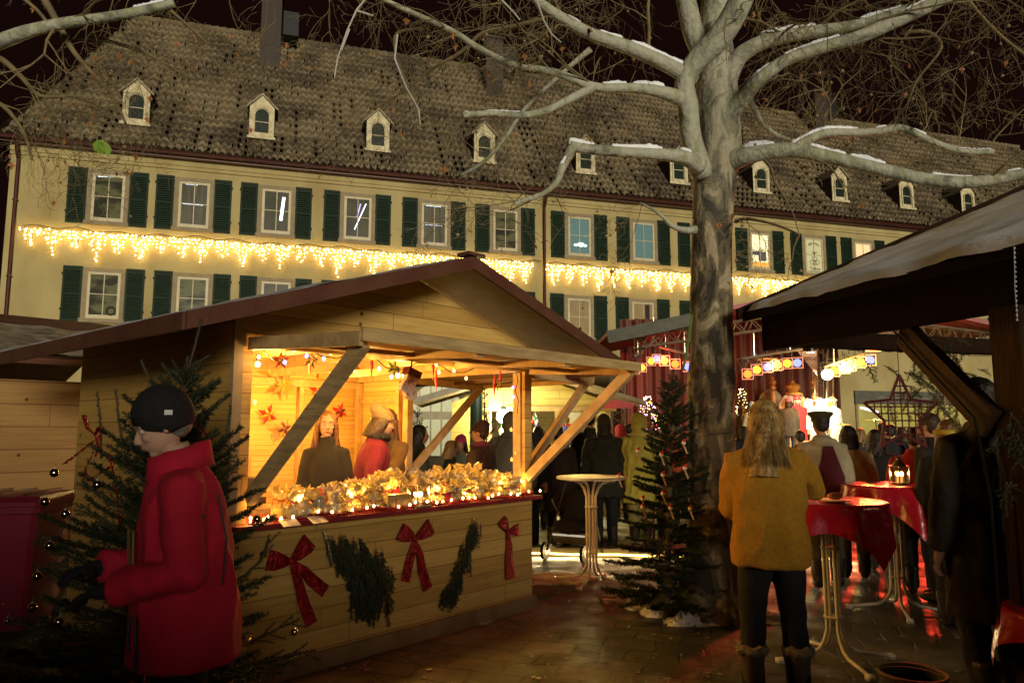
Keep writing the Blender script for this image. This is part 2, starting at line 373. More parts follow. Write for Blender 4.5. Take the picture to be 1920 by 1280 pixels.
for j in range(rows):
    jx = tr.uniform(-.006, .006)
    for e in (0, 1):
        off = offs[j] if e == 0 else offs[j + 1] - .001; lift = .13 if e == 0 else .0
        for i in range(nc + 1):
            s0 = -3.5 + i * TP / 4; ph = i % 4; wv = (0, .045, .085, .045)[ph]
            k = tr.uniform(-.012, .012) if e == 0 else 0
            sl_ = -3.45 + 2.5 * max(0, off) / 7
            s1 = max(s0 + jx, sl_)
            # gaps round the dormers' cheeks come from the dormers themselves
            vs.append((s1, off + k, rz_(off) + lift * (.55 + .45 * (ph in (1, 2, 3))) + wv + k))
W = nc + 1
for j in range(rows):
    for i in range(nc):
        a = (2 * j) * W + i; fs.append((a, a + 1, a + 1 + W, a + W))
        if j < rows - 1 and not ((i % 4 in (1, 2) and noise.noise(Vector((i // 4 * .83, j * .16, 4))) > (.22 if j < 12 else .45)) or (i % 4 == 2 and tr.random() < .16)): b_ = (2 * j + 1) * W + i; fs.append((b_, b_ + 1, b_ + 1 + W, b_ + W))
mb.add(vs, fs); tm = tile_mat()
rf = mb.build('roof', tm, bd)
mb = MB(); e0, e1, rg0, rg1 = (-3.45, -.4, EAVE), (-3.45, 14, EAVE), (-.95, 7, 19.45), (50, 7, 19.45)
mb.add([e0, e1, rg0, (50, 14, EAVE), rg1], [(0, 2, 1), (1, 2, 4, 3)])
for i in range(150): mb.tube([(-.95 + i * .34, 7, 19.5), (-.95 + i * .34 + .36, 7, 19.53)], [.11, .13], 6)
mb.build('rear_slope_and_ridge', tm, bd)
mb = MB(); mb.tube([(-3.5, -.46, EAVE + .02), (50, -.46, EAVE + .02)], .085, 8); mb.bb((-3.5, -.36, EAVE - .11), (50, -.002, EAVE - .06)); mb.build('gutter', gut, bd)
for s in (-2.66, 15.44):
    mb = MB(); mb.tube([(s, -.40, EAVE - .05), (s, -.30, EAVE - .35), (s, -.09, EAVE - .6), (s, -.09, .1)], .055, 8)
    for z in (9, 6.5, 4, 1.5): mb.box((s, -.07, z), (.16, .12, .04))
    mb.build('downpipe', gut, bd)
# dormers
dcream = M('dormer_cream', (.60, .54, .36), .7, col2=(.42, .35, .2), ns=5, bump=.2)
def dormer(s):
    y0 = 1.18; zb = rz_(y0) + .20; w = .44; hw = 1.0; ap = zb + 1.58; ev = zb + 1.12
    d = MB()
    for sg in (-1, 1):   # cheeks
        d.prism([(s + sg * w, y0, zb - .1), (s + sg * w, y0, ev), (s + sg * w, y0 + 1.4, ev), (s + sg * w, y0 + 1.4, rz_(y0 + 1.4))][::1], (-sg * .05, 0, 0))
    o = d.build('dormer', M('dormer_cheek', (.07, .05, .035), .8), bd)
    # front with an arched opening
    f = MB(); n = 14; ri, ro = .245, .44; zc = zb + .80
    arch = [(s - ri, zb + .14)] + [(s + ri * math.cos(PI - PI * k / n), zc + ri * math.sin(PI - PI * k / n)) for k in range(n + 1)] + [(s + ri, zb + .14)]
    outl = [(s - ro, zb - .05)]
    for k in range(n + 1):
        a = PI - PI * k / n; x = s + ro * math.cos(a) * 1.0; zz = ev if k in (0, n) else min(ap, ev + (ap - ev) * (1 - abs(x - s) / ro))
        outl.append((x, zz))
    outl.append((s + ro, zb - .05))
    vs = [(x, y0 - .05, z) for x, z in arch] + [(x, y0 - .05, z) for x, z in outl] + [(x, y0 + .06, z) for x, z in arch] + [(x, y0 + .06, z) for x, z in outl]
    m = len(arch); fs = [(k, k + 1, m + k + 1, m + k) for k in range(m - 1)] + [(0, m, 2 * m - 1, m - 1)] + [(k, 2 * m + k, 2 * m + k + 1, k + 1) for k in range(m - 1)]
    f.add(vs, fs)
    f.bb((s - .5, y0 - .12, zb - .12), (s + .5, y0 + .02, zb - .02))
    for k in range(n):   # hood moulding
        a0, a1 = PI - PI * k / n, PI - PI * (k + 1) / n
        f.beam((s + .30 * math.cos(a0), y0 - .07, zc + .30 * math.sin(a0)), (s + .30 * math.cos(a1), y0 - .07, zc + .30 * math.sin(a1)), .05, .05, up=(0, 1, 0))
    for sg in (-1, 1): f.beam((s + sg * .30, y0 - .07, zb), (s + sg * .30, y0 - .07, zc), .05, .05, up=(0, 1, 0))
    f.build('front', dcream, o)
    r_ = MB()
    for sg in (-1, 1):
        r_.prism([(s, y0 - .14, ap + .08), (s + sg * .56, y0 - .14, ev - .02), (s + sg * .56, y0 - .14, ev - .09), (s, y0 - .14, ap + .0)], (0, 1.9, 0))
    r_.build('dormer_roof', M('dormer_roofing', (.36, .30, .2), .75, col2=(.2, .16, .11), ns=6, bump=.4), o)
    g_ = MB(); g_.add([(s - .3, y0 + .02, zb), (s + .3, y0 + .02, zb), (s + .3, y0 + .02, ev + .05), (s - .3, y0 + .02, ev + .05)], [(0, 1, 2, 3)]); g_.build('pane', M('dormer_glass', (.02, .03, .025), .3, spec=.1), o)
    b_ = MB(); b_.bb((s - .24, y0 - .01, zb + .55), (s + .24, y0 + .015, zb + .58)); b_.build('glazing_bar', dcream, o)
for s in (.45, 4.7, 9.0, 13.3, 17.75, 22.2, 26.45, 30.8, 34.8, 38.7): dormer(s)
# chimneys
brick = boards('chimney_brick', (.032, .013, .008), (.018, .008, .005), .085, knots=False)
for s, h in ((4.75, 1.5), (14.9, 1.0), (26.2, 1.0), (33.6, .9)):
    mb = MB(); mb.bb((s - .42, 5.3, 16.9), (s + .42, 6.2, 19.2 + h)); mb.bb((s - .5, 5.22, 19.2 + h), (s + .5, 6.28, 19.32 + h))
    c = mb.build('chimney', brick, bd); mb = MB(); mb.bb((s + .5, 5.4, 18.9), (s + 1.15, 6.0, 20.0)); mb.bb((s - .3, 5.5, 19.34 + h), (s + .3, 6.0, 19.5 + h)); mb.build('flue_cowl', M('flue_metal', (.010, .011, .012), .5, metal=.5), c)
# windows
blind = M('curtain_dim', (.22, .18, .09), .7, col2=(.1, .08, .04), ns=9, stretch=(9, 9, .3), emit=(.9, .45, .14), es=.10)
GL = dict(dark=glassd,
          teal=M('glass_teal', (.03, .05, .05), .2, emit=(.30, .52, .45), es=.30, col2=(.02, .03, .03)),
          lit=M('glass_lit', (.2, .2, .15), .3, emit=(1, .86, .45), es=1.35), pale=M('glass_pale', (.3, .3, .2), .3, emit=(.75, .66, .32), es=.5),
          rosy=M('glass_rosy', (.3, .2, .15), .3, emit=(1, .60, .27), es=1.1), curtain=blind)
led = E('led_glint_white', (.72, .82, 1), 4.5); ledd = E('led_glint_violet', (.45, .4, 1), 3)  # glowing marks drawn on the panes as reflected light strips
def window(c, zb, zt, glass='dark', extra=None, name='window', shutters=(1, 1)):
    f = MB(); hw = .49; m = .085
    f.bb((c - hw, -.035, zb + .09), (c - hw + m, .01, zt - .13)); f.bb((c + hw - m, -.035, zb + .09), (c + hw, .01, zt - .13))
    f.bb((c - hw + m, -.036, zb + .09), (c + hw - m, .01, zb + .09 + m * 1.5)); f.bb((c - hw + m, -.036, zt - .13 - m), (c + hw - m, .01, zt - .13))
    zm = (zb + zt) / 2 + .02
    f.bb((c - .014, -.03, zb + .09 + m * 1.5), (c + .014, -.004, zt - .13 - m)); f.bb((c - hw + m, -.031, zm - .013), (c + hw - m, -.005, zm + .013))
    o = f.build(name, winwhite, bd)
    s = MB(); s.bb((c - .64, -.055, zb), (c - hw, .02, zt)); s.bb((c + hw, -.055, zb), (c + .62, .02, zt)); s.bb((c - hw, -.056, zt - .13), (c + hw, .02, zt)); s.bb((c - .68, -.10, zb - .045), (c + .66, .02, zb + .09))
    s.build('surround', trim, o)
    p = MB(); p.add([(c - hw, -.008, zb + .05), (c + hw, -.008, zb + .05), (c + hw, -.008, zt - .1), (c - hw, -.008, zt - .1)], [(0, 1, 2, 3)]); p.build('pane', GL[glass], o)
    for sg in (-1, 1):
        if not shutters[0 if sg < 0 else 1]: continue
        h = MB(); x0 = c + sg * .645 - (.01 if sg > 0 else 0); x1 = x0 + sg * .57; z0, z1 = zb - .02, zt + .03
        a_, b_ = min(x0, x1), max(x0, x1)
        h.bb((a_, -.06, z0), (a_ + .06, -.02, z1)); h.bb((b_ - .06, -.06, z0), (b_, -.02, z1))
        for zz in (z0, (z0 + z1) / 2 - .04, z1 - .08): h.bb((a_ + .06, -.06, zz), (b_ - .06, -.02, zz + .08))
        nl = 22
        for k in range(nl):
            zz = z0 + .09 + (z1 - z0 - .2) * k / nl; h.beam((a_ + .06, -.04, zz), (b_ - .06, -.04, zz), .05, .012, up=(0, .6, 1))
        h.bb((a_ + .06, -.028, z0), (b_ - .06, -.020, z1))
        for zz in (z0 + .35, z1 - .3): h.bb((b_ - .02 if sg > 0 else a_ - .03, -.075, zz), (b_ + .03 if sg > 0 else a_ + .02, -.061, zz + .07))
        h.build('shutter', shut, o)
    if extra: extra(o, c, zb, zt)
    return o
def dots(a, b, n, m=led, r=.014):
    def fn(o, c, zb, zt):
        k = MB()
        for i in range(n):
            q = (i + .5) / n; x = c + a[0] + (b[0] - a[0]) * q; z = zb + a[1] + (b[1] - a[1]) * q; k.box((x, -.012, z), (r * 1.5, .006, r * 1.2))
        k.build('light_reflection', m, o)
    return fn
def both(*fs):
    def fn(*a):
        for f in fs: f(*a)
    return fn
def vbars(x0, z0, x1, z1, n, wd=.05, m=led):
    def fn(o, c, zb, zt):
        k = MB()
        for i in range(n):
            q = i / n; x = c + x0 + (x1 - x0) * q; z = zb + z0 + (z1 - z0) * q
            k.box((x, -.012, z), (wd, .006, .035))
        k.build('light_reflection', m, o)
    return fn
GL['olive'] = M('night_glass2', (.10, .10, .045), .3, spec=.08, col2=(.02, .02, .012), ns=1.6, stretch=(.6, 1, 1.6), contrast=(.45, .55)); GL['grey'] = M('night_glass3', (.05, .048, .035), .3, spec=.08, col2=(.11, .105, .075), ns=2.5, stretch=(3, 1, .3))
UP = [(0, 'olive', dots((-.36, 1.62), (.3, 1.64), 22)), (2.65, 'grey', both(dots((-.3, 1.62), (.1, 1.62), 10, r=.01), dots((-.36, .92), (.3, .92), 16, r=.01))), (5.36, 'dark', vbars(.16, .62, .24, 1.48, 20, .10)),
      (8.2, 'dark', both(vbars(-.1, .5, .3, 1.5, 26, .03), vbars(-.02, .95, .1, 1.5, 9, .04, ledd))), (11.05, 'grey', both(dots((-.33, 1.62), (.25, 1.62), 12), dots((-.36, .88), (.3, .88), 14, r=.01))), (13.85, 'olive', None),
      (16.95, 'teal', None), (19.8, 'teal', None), (22.6, 'dark', None), (25.4, 'lit', None), (28.2, 'pale', None), (30.9, 'rosy', None), (33.8, 'dark', None), (36.7, 'dark', None), (39.6, 'dark', None)]
def txt(s, size, loc, rot, mat, name, parent, world=False, extrude=.002):
    c = bpy.data.curves.new(name, 'FONT'); c.body = s; c.size = size; c.align_x = 'CENTER'; c.extrude = extrude; c.materials.append(mat)
    q = bpy.data.objects.new('t', c); COL.objects.link(q); me = bpy.data.meshes.new_from_object(q.evaluated_get(bpy.context.evaluated_depsgraph_get())); bpy.data.objects.remove(q); bpy.data.curves.remove(c); me.name = name
    o = bpy.data.objects.new(name, me); COL.objects.link(o); o.location = loc; o.rotation_euler = rot
    if parent is not None:
        o.parent = parent
        if world: o.matrix_parent_inverse = chain(parent).inverted()
    return o
ink = M('black_ink', (.02, .02, .02), .6)
for c, gname, ex in UP:
    o = window(c, 8.42, 10.26, gname, ex)
    if abs(c - 28.2) < .01:
        for ch, a in zip('Kaiser', (-38, -23, -8, 7, 22, 37)):
            ar = math.radians(a); txt(ch, .21, (c + .42 * math.sin(ar), -.045, 9.42 + .42 * math.cos(ar)), (PI / 2, -ar * .6, 0), ink, 'lettering', o)
        txt('Tattoo', .2, (c, -.045, 8.68), (PI / 2, 0, 0), ink, 'lettering', o)
        k = MB()
        for (x, z, r) in ((0, 9.2, .11), (-.13, 9.02, .1), (.13, 9.02, .1), (0, 9.0, .09)):
            k.tube([(c + x + r * math.cos(t), -.045, z + r * math.sin(t)) for t in [2 * PI * i / 16 for i in range(17)]], .009, 4)
        for a in range(5): k.tube([(c, -.045, 9.38), (c + .22 * math.sin((a - 2) * .4), -.045, 9.38 + .16 * math.cos((a - 2) * .4))], .008, 4)
        k.tube([(c - .25, -.045, 8.62), (c + .25, -.045, 8.62)], .007, 4)
        k.build('emblem', ink, o)
    if abs(c - 25.4) < .01:
        k = MB(); k.bb((c - .42, -.02, 8.6), (c + .42, -.012, 8.85)); k.build('window_candles', E('amber_row', (1, .42, .04), 1.2), o)
        k = MB(); k.bb((c - .1, -.022, 8.9), (c + .28, -.012, 9.15)); k.bb((c - .42, -.018, 9.15), (c + .3, -.012, 9.32)); k.build('window_picture', M('grey_card', (.1, .1, .16), .5), o)
    if abs(c - 30.9) < .01:
        k = MB(); k.bb((c - .26, -.05, 9.05), (c + .26, -.04, 9.42)); k.build('sign_board', M('sign_navy', (.02, .01, .06), .5), o)
        txt('OPEN', .2, (c, -.06, 9.18), (PI / 2, 0, 0), E('neon_red', (1, .10, .04), 5), 'neon_lettering', o)
        k = MB(); k.bb((c - .22, -.056, 9.08), (c + .22, -.051, 9.12)); k.bb((c - .22, -.056, 9.37), (c + .22, -.051, 9.40)); k.build('neon_bar', E('neon_blue', (.25, .12, 1), 4), o)
        k = MB(); k.bb((c - .42, -.03, 8.5), (c - .2, -.012, 9.1)); k.build('window_decoration', M('red_cloth_dec', (.5, .03, .02), .6, emit=(1, .05, .02), es=.4), o)
    if abs(c - 16.95) < .01:
        k = MB(); k.ball((c + .06, -.03, 9.0), .09, 2, (1.5, .2, .9)); k.ball((c - .16, -.03, 8.97), .06, 2, (1.4, .2, .8)); k.ball((c + .24, -.03, 8.97), .05, 2, (1.4, .2, .8)); k.build('ceiling_lamp', E('lamp_white', (.8, 1, .95), 6), o)
for c, gname in [(0.05, 'olive'), (2.75, 'olive'), (5.45, 'dark'), (8.2, 'dark'), (11.05, 'dark'), (13.85, 'dark'), (16.9, 'curtain'), (19.7, 'curtain'), (22.6, 'dark'), (31, 'dark'), (34.1, 'dark'), (37.35, 'lit'), (40.3, 'dark')]:
    o = window(c, 5.16, 6.93, gname)
    if c == .05:
        k = MB(); k.tube([(c + .25 + .13 * math.cos(t), -.05, 5.52 + .13 * math.sin(t)) for t in [2 * PI * i / 14 for i in range(15)]], .035, 6); k.build('wreath', M('wreath_dark', (.03, .04, .015), .8), o)
    if c == 37.35:
        k = MB(); k.bb((c - .05, -.012, 5.3), (c + .42, -.009, 6.75)); k.build('curtain', M('curtain_olive', (.12, .10, .05), .8), o)
    if c in (19.7,):
        k = MB(); k.bb((c + .1, -.016, 5.3), (c + .3, -.009, 6.7)); k.build('curtain', M('curtain_plum', (.03, .006, .012), .8), o)
# ground floor: arched window, tall windows, shop front
arc_glow = M('arch_glow', (.4, .4, .3), .5, emit=(.95, .90, .45), es=.38, col2=(.2, .2, .15), ns=14, stretch=(6, 6, .2))
for c in (5.2, 11.2):
    a = MB(); n = 20
    a.add([(c + 1.0 * math.cos(PI * k / n), -.012, 2.3 + 1.0 * math.sin(PI * k / n)) for k in range(n + 1)], [tuple(range(n + 1))])
    a.add([(c - 1, -.012, .7), (c + 1, -.012, .7), (c + 1, -.012, 2.02), (c - 1, -.012, 2.02)], [(0, 1, 2, 3)])
    f = MB()
    for k in range(n): f.beam((c + 1.1 * math.cos(PI * k / n), -.06, 2.3 + 1.1 * math.sin(PI * k / n)), (c + 1.1 * math.cos(PI * (k + 1) / n), -.06, 2.3 + 1.1 * math.sin(PI * (k + 1) / n)), .13, .2, up=(0, 1, 0))
    o = f.build('arched_window', trim, bd)
    a.build('pane', arc_glow, o)
    f = MB(); f.bb((c - 1.05, -.05, 2.02), (c + 1.05, -.014, 2.29))
    for x in (-.62, -.2, .2, .62): f.bb((c + x - .025, -.045, .7), (c + x + .025, -.015, 2.02)); f.bb((c + x - .025, -.045, 2.29), (c + x + .025, -.015, 2.29 + math.sqrt(1 - x * x)))
    f.bb((c - 1.05, -.05, .6), (c + 1.05, -.014, .7)); f.build('glazing_frame', winwhite, o)
f = MB(); f.bb((29.95, -.10, 2.78), (36, -.002, 3.36)); o = f.build('shop_sign', M('sign_grey', (.10, .095, .08), .5), bd)
txt('Wir tanzen auf Hochzeiten', .26, (32.6, -.115, 2.97), (PI / 2, 0, 0), M('sign_letters', (.30, .27, .2), .5), 'lettering', o)
f = MB(); f.add([(30.1, -.012, .5), (36, -.012, .5), (36, -.012, 2.76), (30.1, -.012, 2.76)], [(0, 1, 2, 3)]); o = f.build('shop_window', M('shop_glow', (.2, .18, .06), .3, emit=(.62, .50, .10), es=.42, col2=(.1, .09, .03), ns=1.5), bd)
f = MB(); f.bb((29.98, -.06, .4), (30.1, -.002, 2.77)); f.bb((33.5, -.05, .5), (33.58, -.013, 2.76)); f.bb((30.1, -.06, .4), (36, -.013, .5)); f.build('frame', trim, o)
f = MB(); f.beam((30.25, -.03, 2.62), (31.2, -.03, 2.42), .02, .09); f.build('tube_light', E('tube_white', (.85, .85, 1), 3), o)

# ================= icicle light curtains
def curtain(sa, sb, zc, label, drops):
    root = thing('icicle_lights', label, 'light curtain', F((sa + sb) / 2, -.15, zc), FA, 'icicle light curtains on the facade')
    inv = Matrix.Rotation(-FA, 4, 'Z') @ Matrix.Translation(-root.location)
    c = MB(); n = int((sb - sa) / .25)
    c.tube([inv @ F(sa + (sb - sa) * i / n, -.14, zc + .05 * math.sin(i * 1.3) + .03 * math.sin(i * .37)) for i in range(n + 1)], .014, 4)
    c.build('cable', blackm, root)
    bulbm = E('warm_bulb', (1, .62, .16), 22)
    s = sa + .2; k = 0
    while s < sb - .2:
        b = MB(); wire = MB(); wdt = rnd.uniform(.26, .34); ln = rnd.uniform(.62, .95)
        for j in range(7):
            x = s + wdt * (j - 3) / 3 + rnd.uniform(-.03, .03); L_ = ln * (1.12 - abs(j - 3) / 3.6) * rnd.uniform(.75, 1.05)
            nb = max(2, int(L_ / .10))
            wire.tube([inv @ F(x, -.14, zc), inv @ F(x + rnd.uniform(-.03, .03), -.13, zc - L_)], .005, 3)
            for q in range(nb):
                p = inv @ F(x + rnd.uniform(-.04, .04), -.14 + rnd.uniform(-.03, .03), zc - .06 - L_ * (q + rnd.uniform(0, .6)) / nb)
                b.ball(p, rnd.uniform(.022, .033), 1)
        o = b.build('light_cluster', bulbm, root); wire.build('wire', blackm, o)
        s += .645; k += 1
    for i in range(drops):
        q = F(sa + (sb - sa) * (i + .5) / drops, -.20, zc - .38)
        l = lamp('SPOT', q, ICE_F * (sb - sa) / drops, ICEL, .03, spot=165, parent=root); l.rotation_euler = (PI / 2 - .35, 0, FA)
        l.rotation_euler = (F(0, -10, 0) - F(0, 0, 3.0)).to_track_quat('-Z', 'Y').to_euler(); l.matrix_parent_inverse = chain(root).inverted()
ICE_F = 190.0
curtain(-2.35, 15.3, 8.15, 'warm icicle light curtain on the left part of the facade, left of the drainpipe', 5)
curtain(15.6, 33, 8.13, 'warm icicle light curtain on the right part of the facade, right of the drainpipe', 5)
# ================= timber market stall in the middle
ST_A = math.atan2(.755, .656); ST = Vector((-1.806, 4.843, 0))
SM = Matrix.Translation(ST) @ Matrix.Rotation(ST_A, 4, 'Z'); SMI = SM.inverted()
def SL(x, y, z): return SM @ Vector((x, y, z))
def on_front(px, py, off=0.0):      # point of the stall's front plane seen at a pixel, in stall coordinates
    r = ray(px, py); o = Vector((0, 0, EYE)); n = Vector((.755, -.656, 0)).normalized(); p0 = ST + n * off; t = (p0 - o).dot(n) / r.dot(n); return SMI @ (o + r * t)
def on_back(px, py):
    return on_front(px, py, -2.66)
SW, SD, WT = 3.04, 2.7, 2.44
stall = thing('market_stall', 'open timber market stall with pitched roof and lit counter of wrapped gifts', 'market stall', ST, ST_A)
b = MB()
b.bb((0, 0, .0), (SW, .035, 1.0)); b.build('counter_front', pine, stall)
b = MB(); b.bb((-.03, -.03, -.02), (SW + .03, -.002, .12)); b.build('skirting_board', M('plinth_board', (.27, .17, .08), .7, col2=(.18, .11, .05), bump=.3), stall)
b = MB(); ap = 2.44 + .314 * SW / 2
b.bb((0, 0, 1.0), (.11, .035, 2.2)); b.bb((SW - .10, 0, 1.0), (SW, .035, 2.2))
b.prism([(0, 0, 2.2), (SW, 0, 2.2), (SW, 0, WT), (SW / 2, 0, ap), (0, 0, WT)], (0, .035, 0)); b.build('gable', pine, stall)
pine_side = boards('pine_boards_side', (.50, .31, .085), (.34, .19, .04), .19)
b = MB(); b.bb((-.012, .037, 0), (.03, SD, WT)); b.build('side_wall', pine_side, stall)
b = MB(); b.bb((-.035, -.022, 0), (-.013, .02, WT + .0)); b.bb((-.0125, -.022, 0), (.03, -.001, WT)); b.build('corner_strip', M('corner_strip', (.34, .24, .13), .6), stall)
b = MB(); b.bb((.031, SD - .035, 0), (SW, SD, WT)); b.build('rear_wall', pine_in, stall)
b = MB(); b.bb((SW - .035, 1.74, 0), (SW, SD - .036, WT)); b.bb((SW - .035, .037, 0), (SW, 1.739, 1.0)); b.bb((SW - .035, .037, 2.2), (SW, 1.739, WT)); b.build('right_wall', pine_in, stall)
b = MB()   # inner frame
for (x, y, wx, wy) in [(.07, .08, .07, .07), (SW - .08, .09, .075, .09), (SW - .08, 1.70, .08, .08), (SW - .075, 1.86, .05, .05), (SW - .075, SD - .12, .06, .06), (1.02, SD - .07, .055, .055), (2.2, SD - .07, .055, .055)]: b.bb((x - wx / 2, y - wy / 2, .02), (x + wx / 2, y + wy / 2, 2.19))
b.bb((.04, .04, 2.2), (SW - .04, .10, 2.29)); b.bb((.04, SD - .1, 2.12), (SW - .04, SD - .036, 2.2)); b.bb((SW - .1, .11, 2.2), (SW - .036, SD - .11, 2.29)); b.bb((SW - .055, 1.9, 1.95), (SW - .0351, SD - .15, 2.0))
for x in (.6, 1.2, 1.8, 2.4): b.bb((x, .11, 2.21), (x + .05, SD - .11, 2.30))
b.build('inner_frame', pine_beam, stall)
b = MB(); b.bb((.04, .04, .05), (SW - .04, SD - .04, .1)); b.build('floor_boards', pine_in, stall)
# roof
OV, OE, RL = .694, .65, 3.9
def slope_quad(b, sg, z0, th, y0=-OV, y1=RL - OV, x_out=None):
    cx = SW / 2; hw = cx + OE
    zt = 2.924 + z0
    b.prism([(cx, y0, zt), (cx + sg * hw, y0, zt - .314 * hw), (cx + sg * hw, y0, zt - .314 * hw - th), (cx, y0, zt - th)], (0, y1 - y0, 0))
b = MB(); slope_quad(b, -1, .0, .03, -OV + .03); slope_quad(b, 1, .0, .03, -OV + .03); b.build('roof', M('roof_underside', (.50, .47, .40), .7, col2=(.42, .39, .32), ns=8, bump=.15), stall)
b = MB()
for sg in (-1, 1):
    cx = SW / 2; hw = cx + OE + .02
    b.prism([(cx, -OV, 2.965), (cx + sg * hw, -OV, 2.965 - .314 * hw), (cx + sg * hw, -OV, 2.965 - .314 * hw - .10), (cx, -OV, 2.865)], (0, .028, 0))
    b.bb((cx + sg * hw - .014, -OV + .03, 2.965 - .314 * hw - .10), (cx + sg * hw + .014, RL - OV, 2.962 - .314 * hw))
b.bb((cx - .09, -OV - .03, 2.96), (cx + .09, -OV + .1, 2.985)); b.build('bargeboard', fascia_m, stall)
b = MB()
for sg in (-1, 1):
    vs = []; n1, n2 = 26, 18; hw = SW / 2 + OE
    for j in range(n2 + 1):
        for i in range(n1 + 1):
            t = i / n1; y = -OV + .05 + (RL - .08) * j / n2; x = SW / 2 + sg * hw * t
            vs.append((x, y, 2.945 - .314 * hw * t + .035 + .03 * noise.noise(Vector((x * 2.1, y * 2.1, 3))) - (.03 if i in (n1,) or j == 0 else 0)))
    b.add(vs, [(j * (n1 + 1) + i, j * (n1 + 1) + i + 1, (j + 1) * (n1 + 1) + i + 1, (j + 1) * (n1 + 1) + i) for j in range(n2) for i in range(n1)])
b.build('roof_snow', snowthin, stall, smooth=True)
b = MB(); b.beam((SW / 2 + .02, -.03, ap + .02), (SW + .02, -.03, WT + .02), .05, .05); b.beam((SW / 2 - .02, -.03, ap + .02), (-.02, -.03, WT + .02), .05, .05); b.build('gable_batten', pine_beam, stall)
# front flap (lifted shutter) with its struts
b = MB(); FZ0, FZ1, FL = 2.215, 2.155, 1.22
b.prism([(.08, -.03, FZ0 + .02), (.08, -FL, FZ1 + .02), (.08, -FL, FZ1 + .045), (.08, -.03, FZ0 + .045)], (2.9, 0, 0)); fl = b.build('flap', boards('pine_flap', (.52, .33, .13), (.36, .2, .07), .12, axis=1), stall)
b = MB(); b.bb((.06, -FL - .028, FZ1 - .015), (3.0, -FL - .001, FZ1 + .06)); b.build('flap_edge', greywood, fl)
b = MB(); b.beam((.07, -.03, FZ0), (.07, -FL, FZ1), .03, .085); b.beam((2.985, -.03, FZ0), (2.985, -FL, FZ1), .03, .085)
for x in (1.05, 2.0): b.beam((x, -.04, FZ0 - .012), (x, -FL + .01, FZ1 - .012), .07, .05)
b.beam((.1, -.55, 2.175), (2.97, -.55, 2.175), .08, .03); b.build('flap_frame', pine_beam, fl)
for x, mt in ((.11, greywood), (SW - .09, pine_beam)):
    b = MB(); b.beam((x, -.03, 1.2), (x + (0.02 if x < 1 else .0), -FL + .06, 2.14), .06, .085); b.build('strut', mt, stall)
# side flap on the right
b = MB(); b.prism([(SW + .01, .1, 2.24), (SW + 1.15, .1, 2.20), (SW + 1.15, .1, 2.225), (SW + .01, .1, 2.265)], (0, 1.66, 0)); fl = b.build('side_flap', boards('pine_flap2', (.45, .3, .12), (.32, .19, .07), .12, axis=0), stall)
b = MB(); b.bb((SW + 1.15, .08, 2.15), (SW + 1.18, 1.78, 2.225)); b.beam((SW + .01, .1, 2.2), (SW + 1.15, .1, 2.16), .04, .08); b.beam((SW + .01, 1.75, 2.2), (SW + 1.15, 1.75, 2.16), .04, .08); b.build('flap_frame', pine_beam, fl)
for y in (.14, 1.72): b = MB(); b.beam((SW + .01, y, 1.2), (SW + 1.1, y, 2.15), .055, .075); b.build('strut', pine_beam, stall)
# counters
redcl = M('red_counter_cloth', (.20, .008, .015), .55, col2=(.12, .005, .01), ns=8, bump=.3)
b = MB(); b.bb((.0, -.10, 1.002), (SW + .04, .5, 1.035)); b.build('counter_top', redcl, stall)
b = MB(); b.bb((SW - .35, .55, 1.003), (SW + .12, 1.74, 1.035)); b.build('side_counter', redcl, stall)
# bulbs added inside to light the stall: bulb + light
ld = M('plain_bulb', (.8, .8, .7), .3, emit=(1, .66, .25), es=22)
for (x, y, z, e) in ((.35, .35, 2.12, 115), (1.1, 2.3, 2.1, 70), (2.2, 1.9, 2.1, 70), (.5, 1.9, 1.25, 45), (1.75, .45, 2.12, 60)):
    bb_ = thing('light_bulb', {0: 'bare warm bulb added by the left post under the stall roof', 1: 'bare warm bulb added near the rear wall above the girl', 2: 'bare warm bulb added above the blonde seller', 3: 'warm bulb added low behind the counter beside the left post', 4: 'bare warm bulb added in the middle under the stall roof'}[[.35, 1.1, 2.2, .5, 1.75].index(x)], 'lamp', SL(x, y, z), 0, 'bulbs added to light the stall')
    k = MB(); k.ball((0, 0, 0), .019, 2); k.build('glass', ld, bb_); k = MB(); k.tube([(0, 0, .025), (0, 0, .07)], .014, 8); k.tube([(0, 0, .07), (0, 0, max(.08, 2.2 - z))] if z > 1.5 else [(0, 0, .07), (0, 0, .08)], .003, 4); k.build('socket', blackm, bb_)
    lamp('POINT', (0, 0, -.04), e, (1, .50, .09), .05, parent=bb_, local=True)
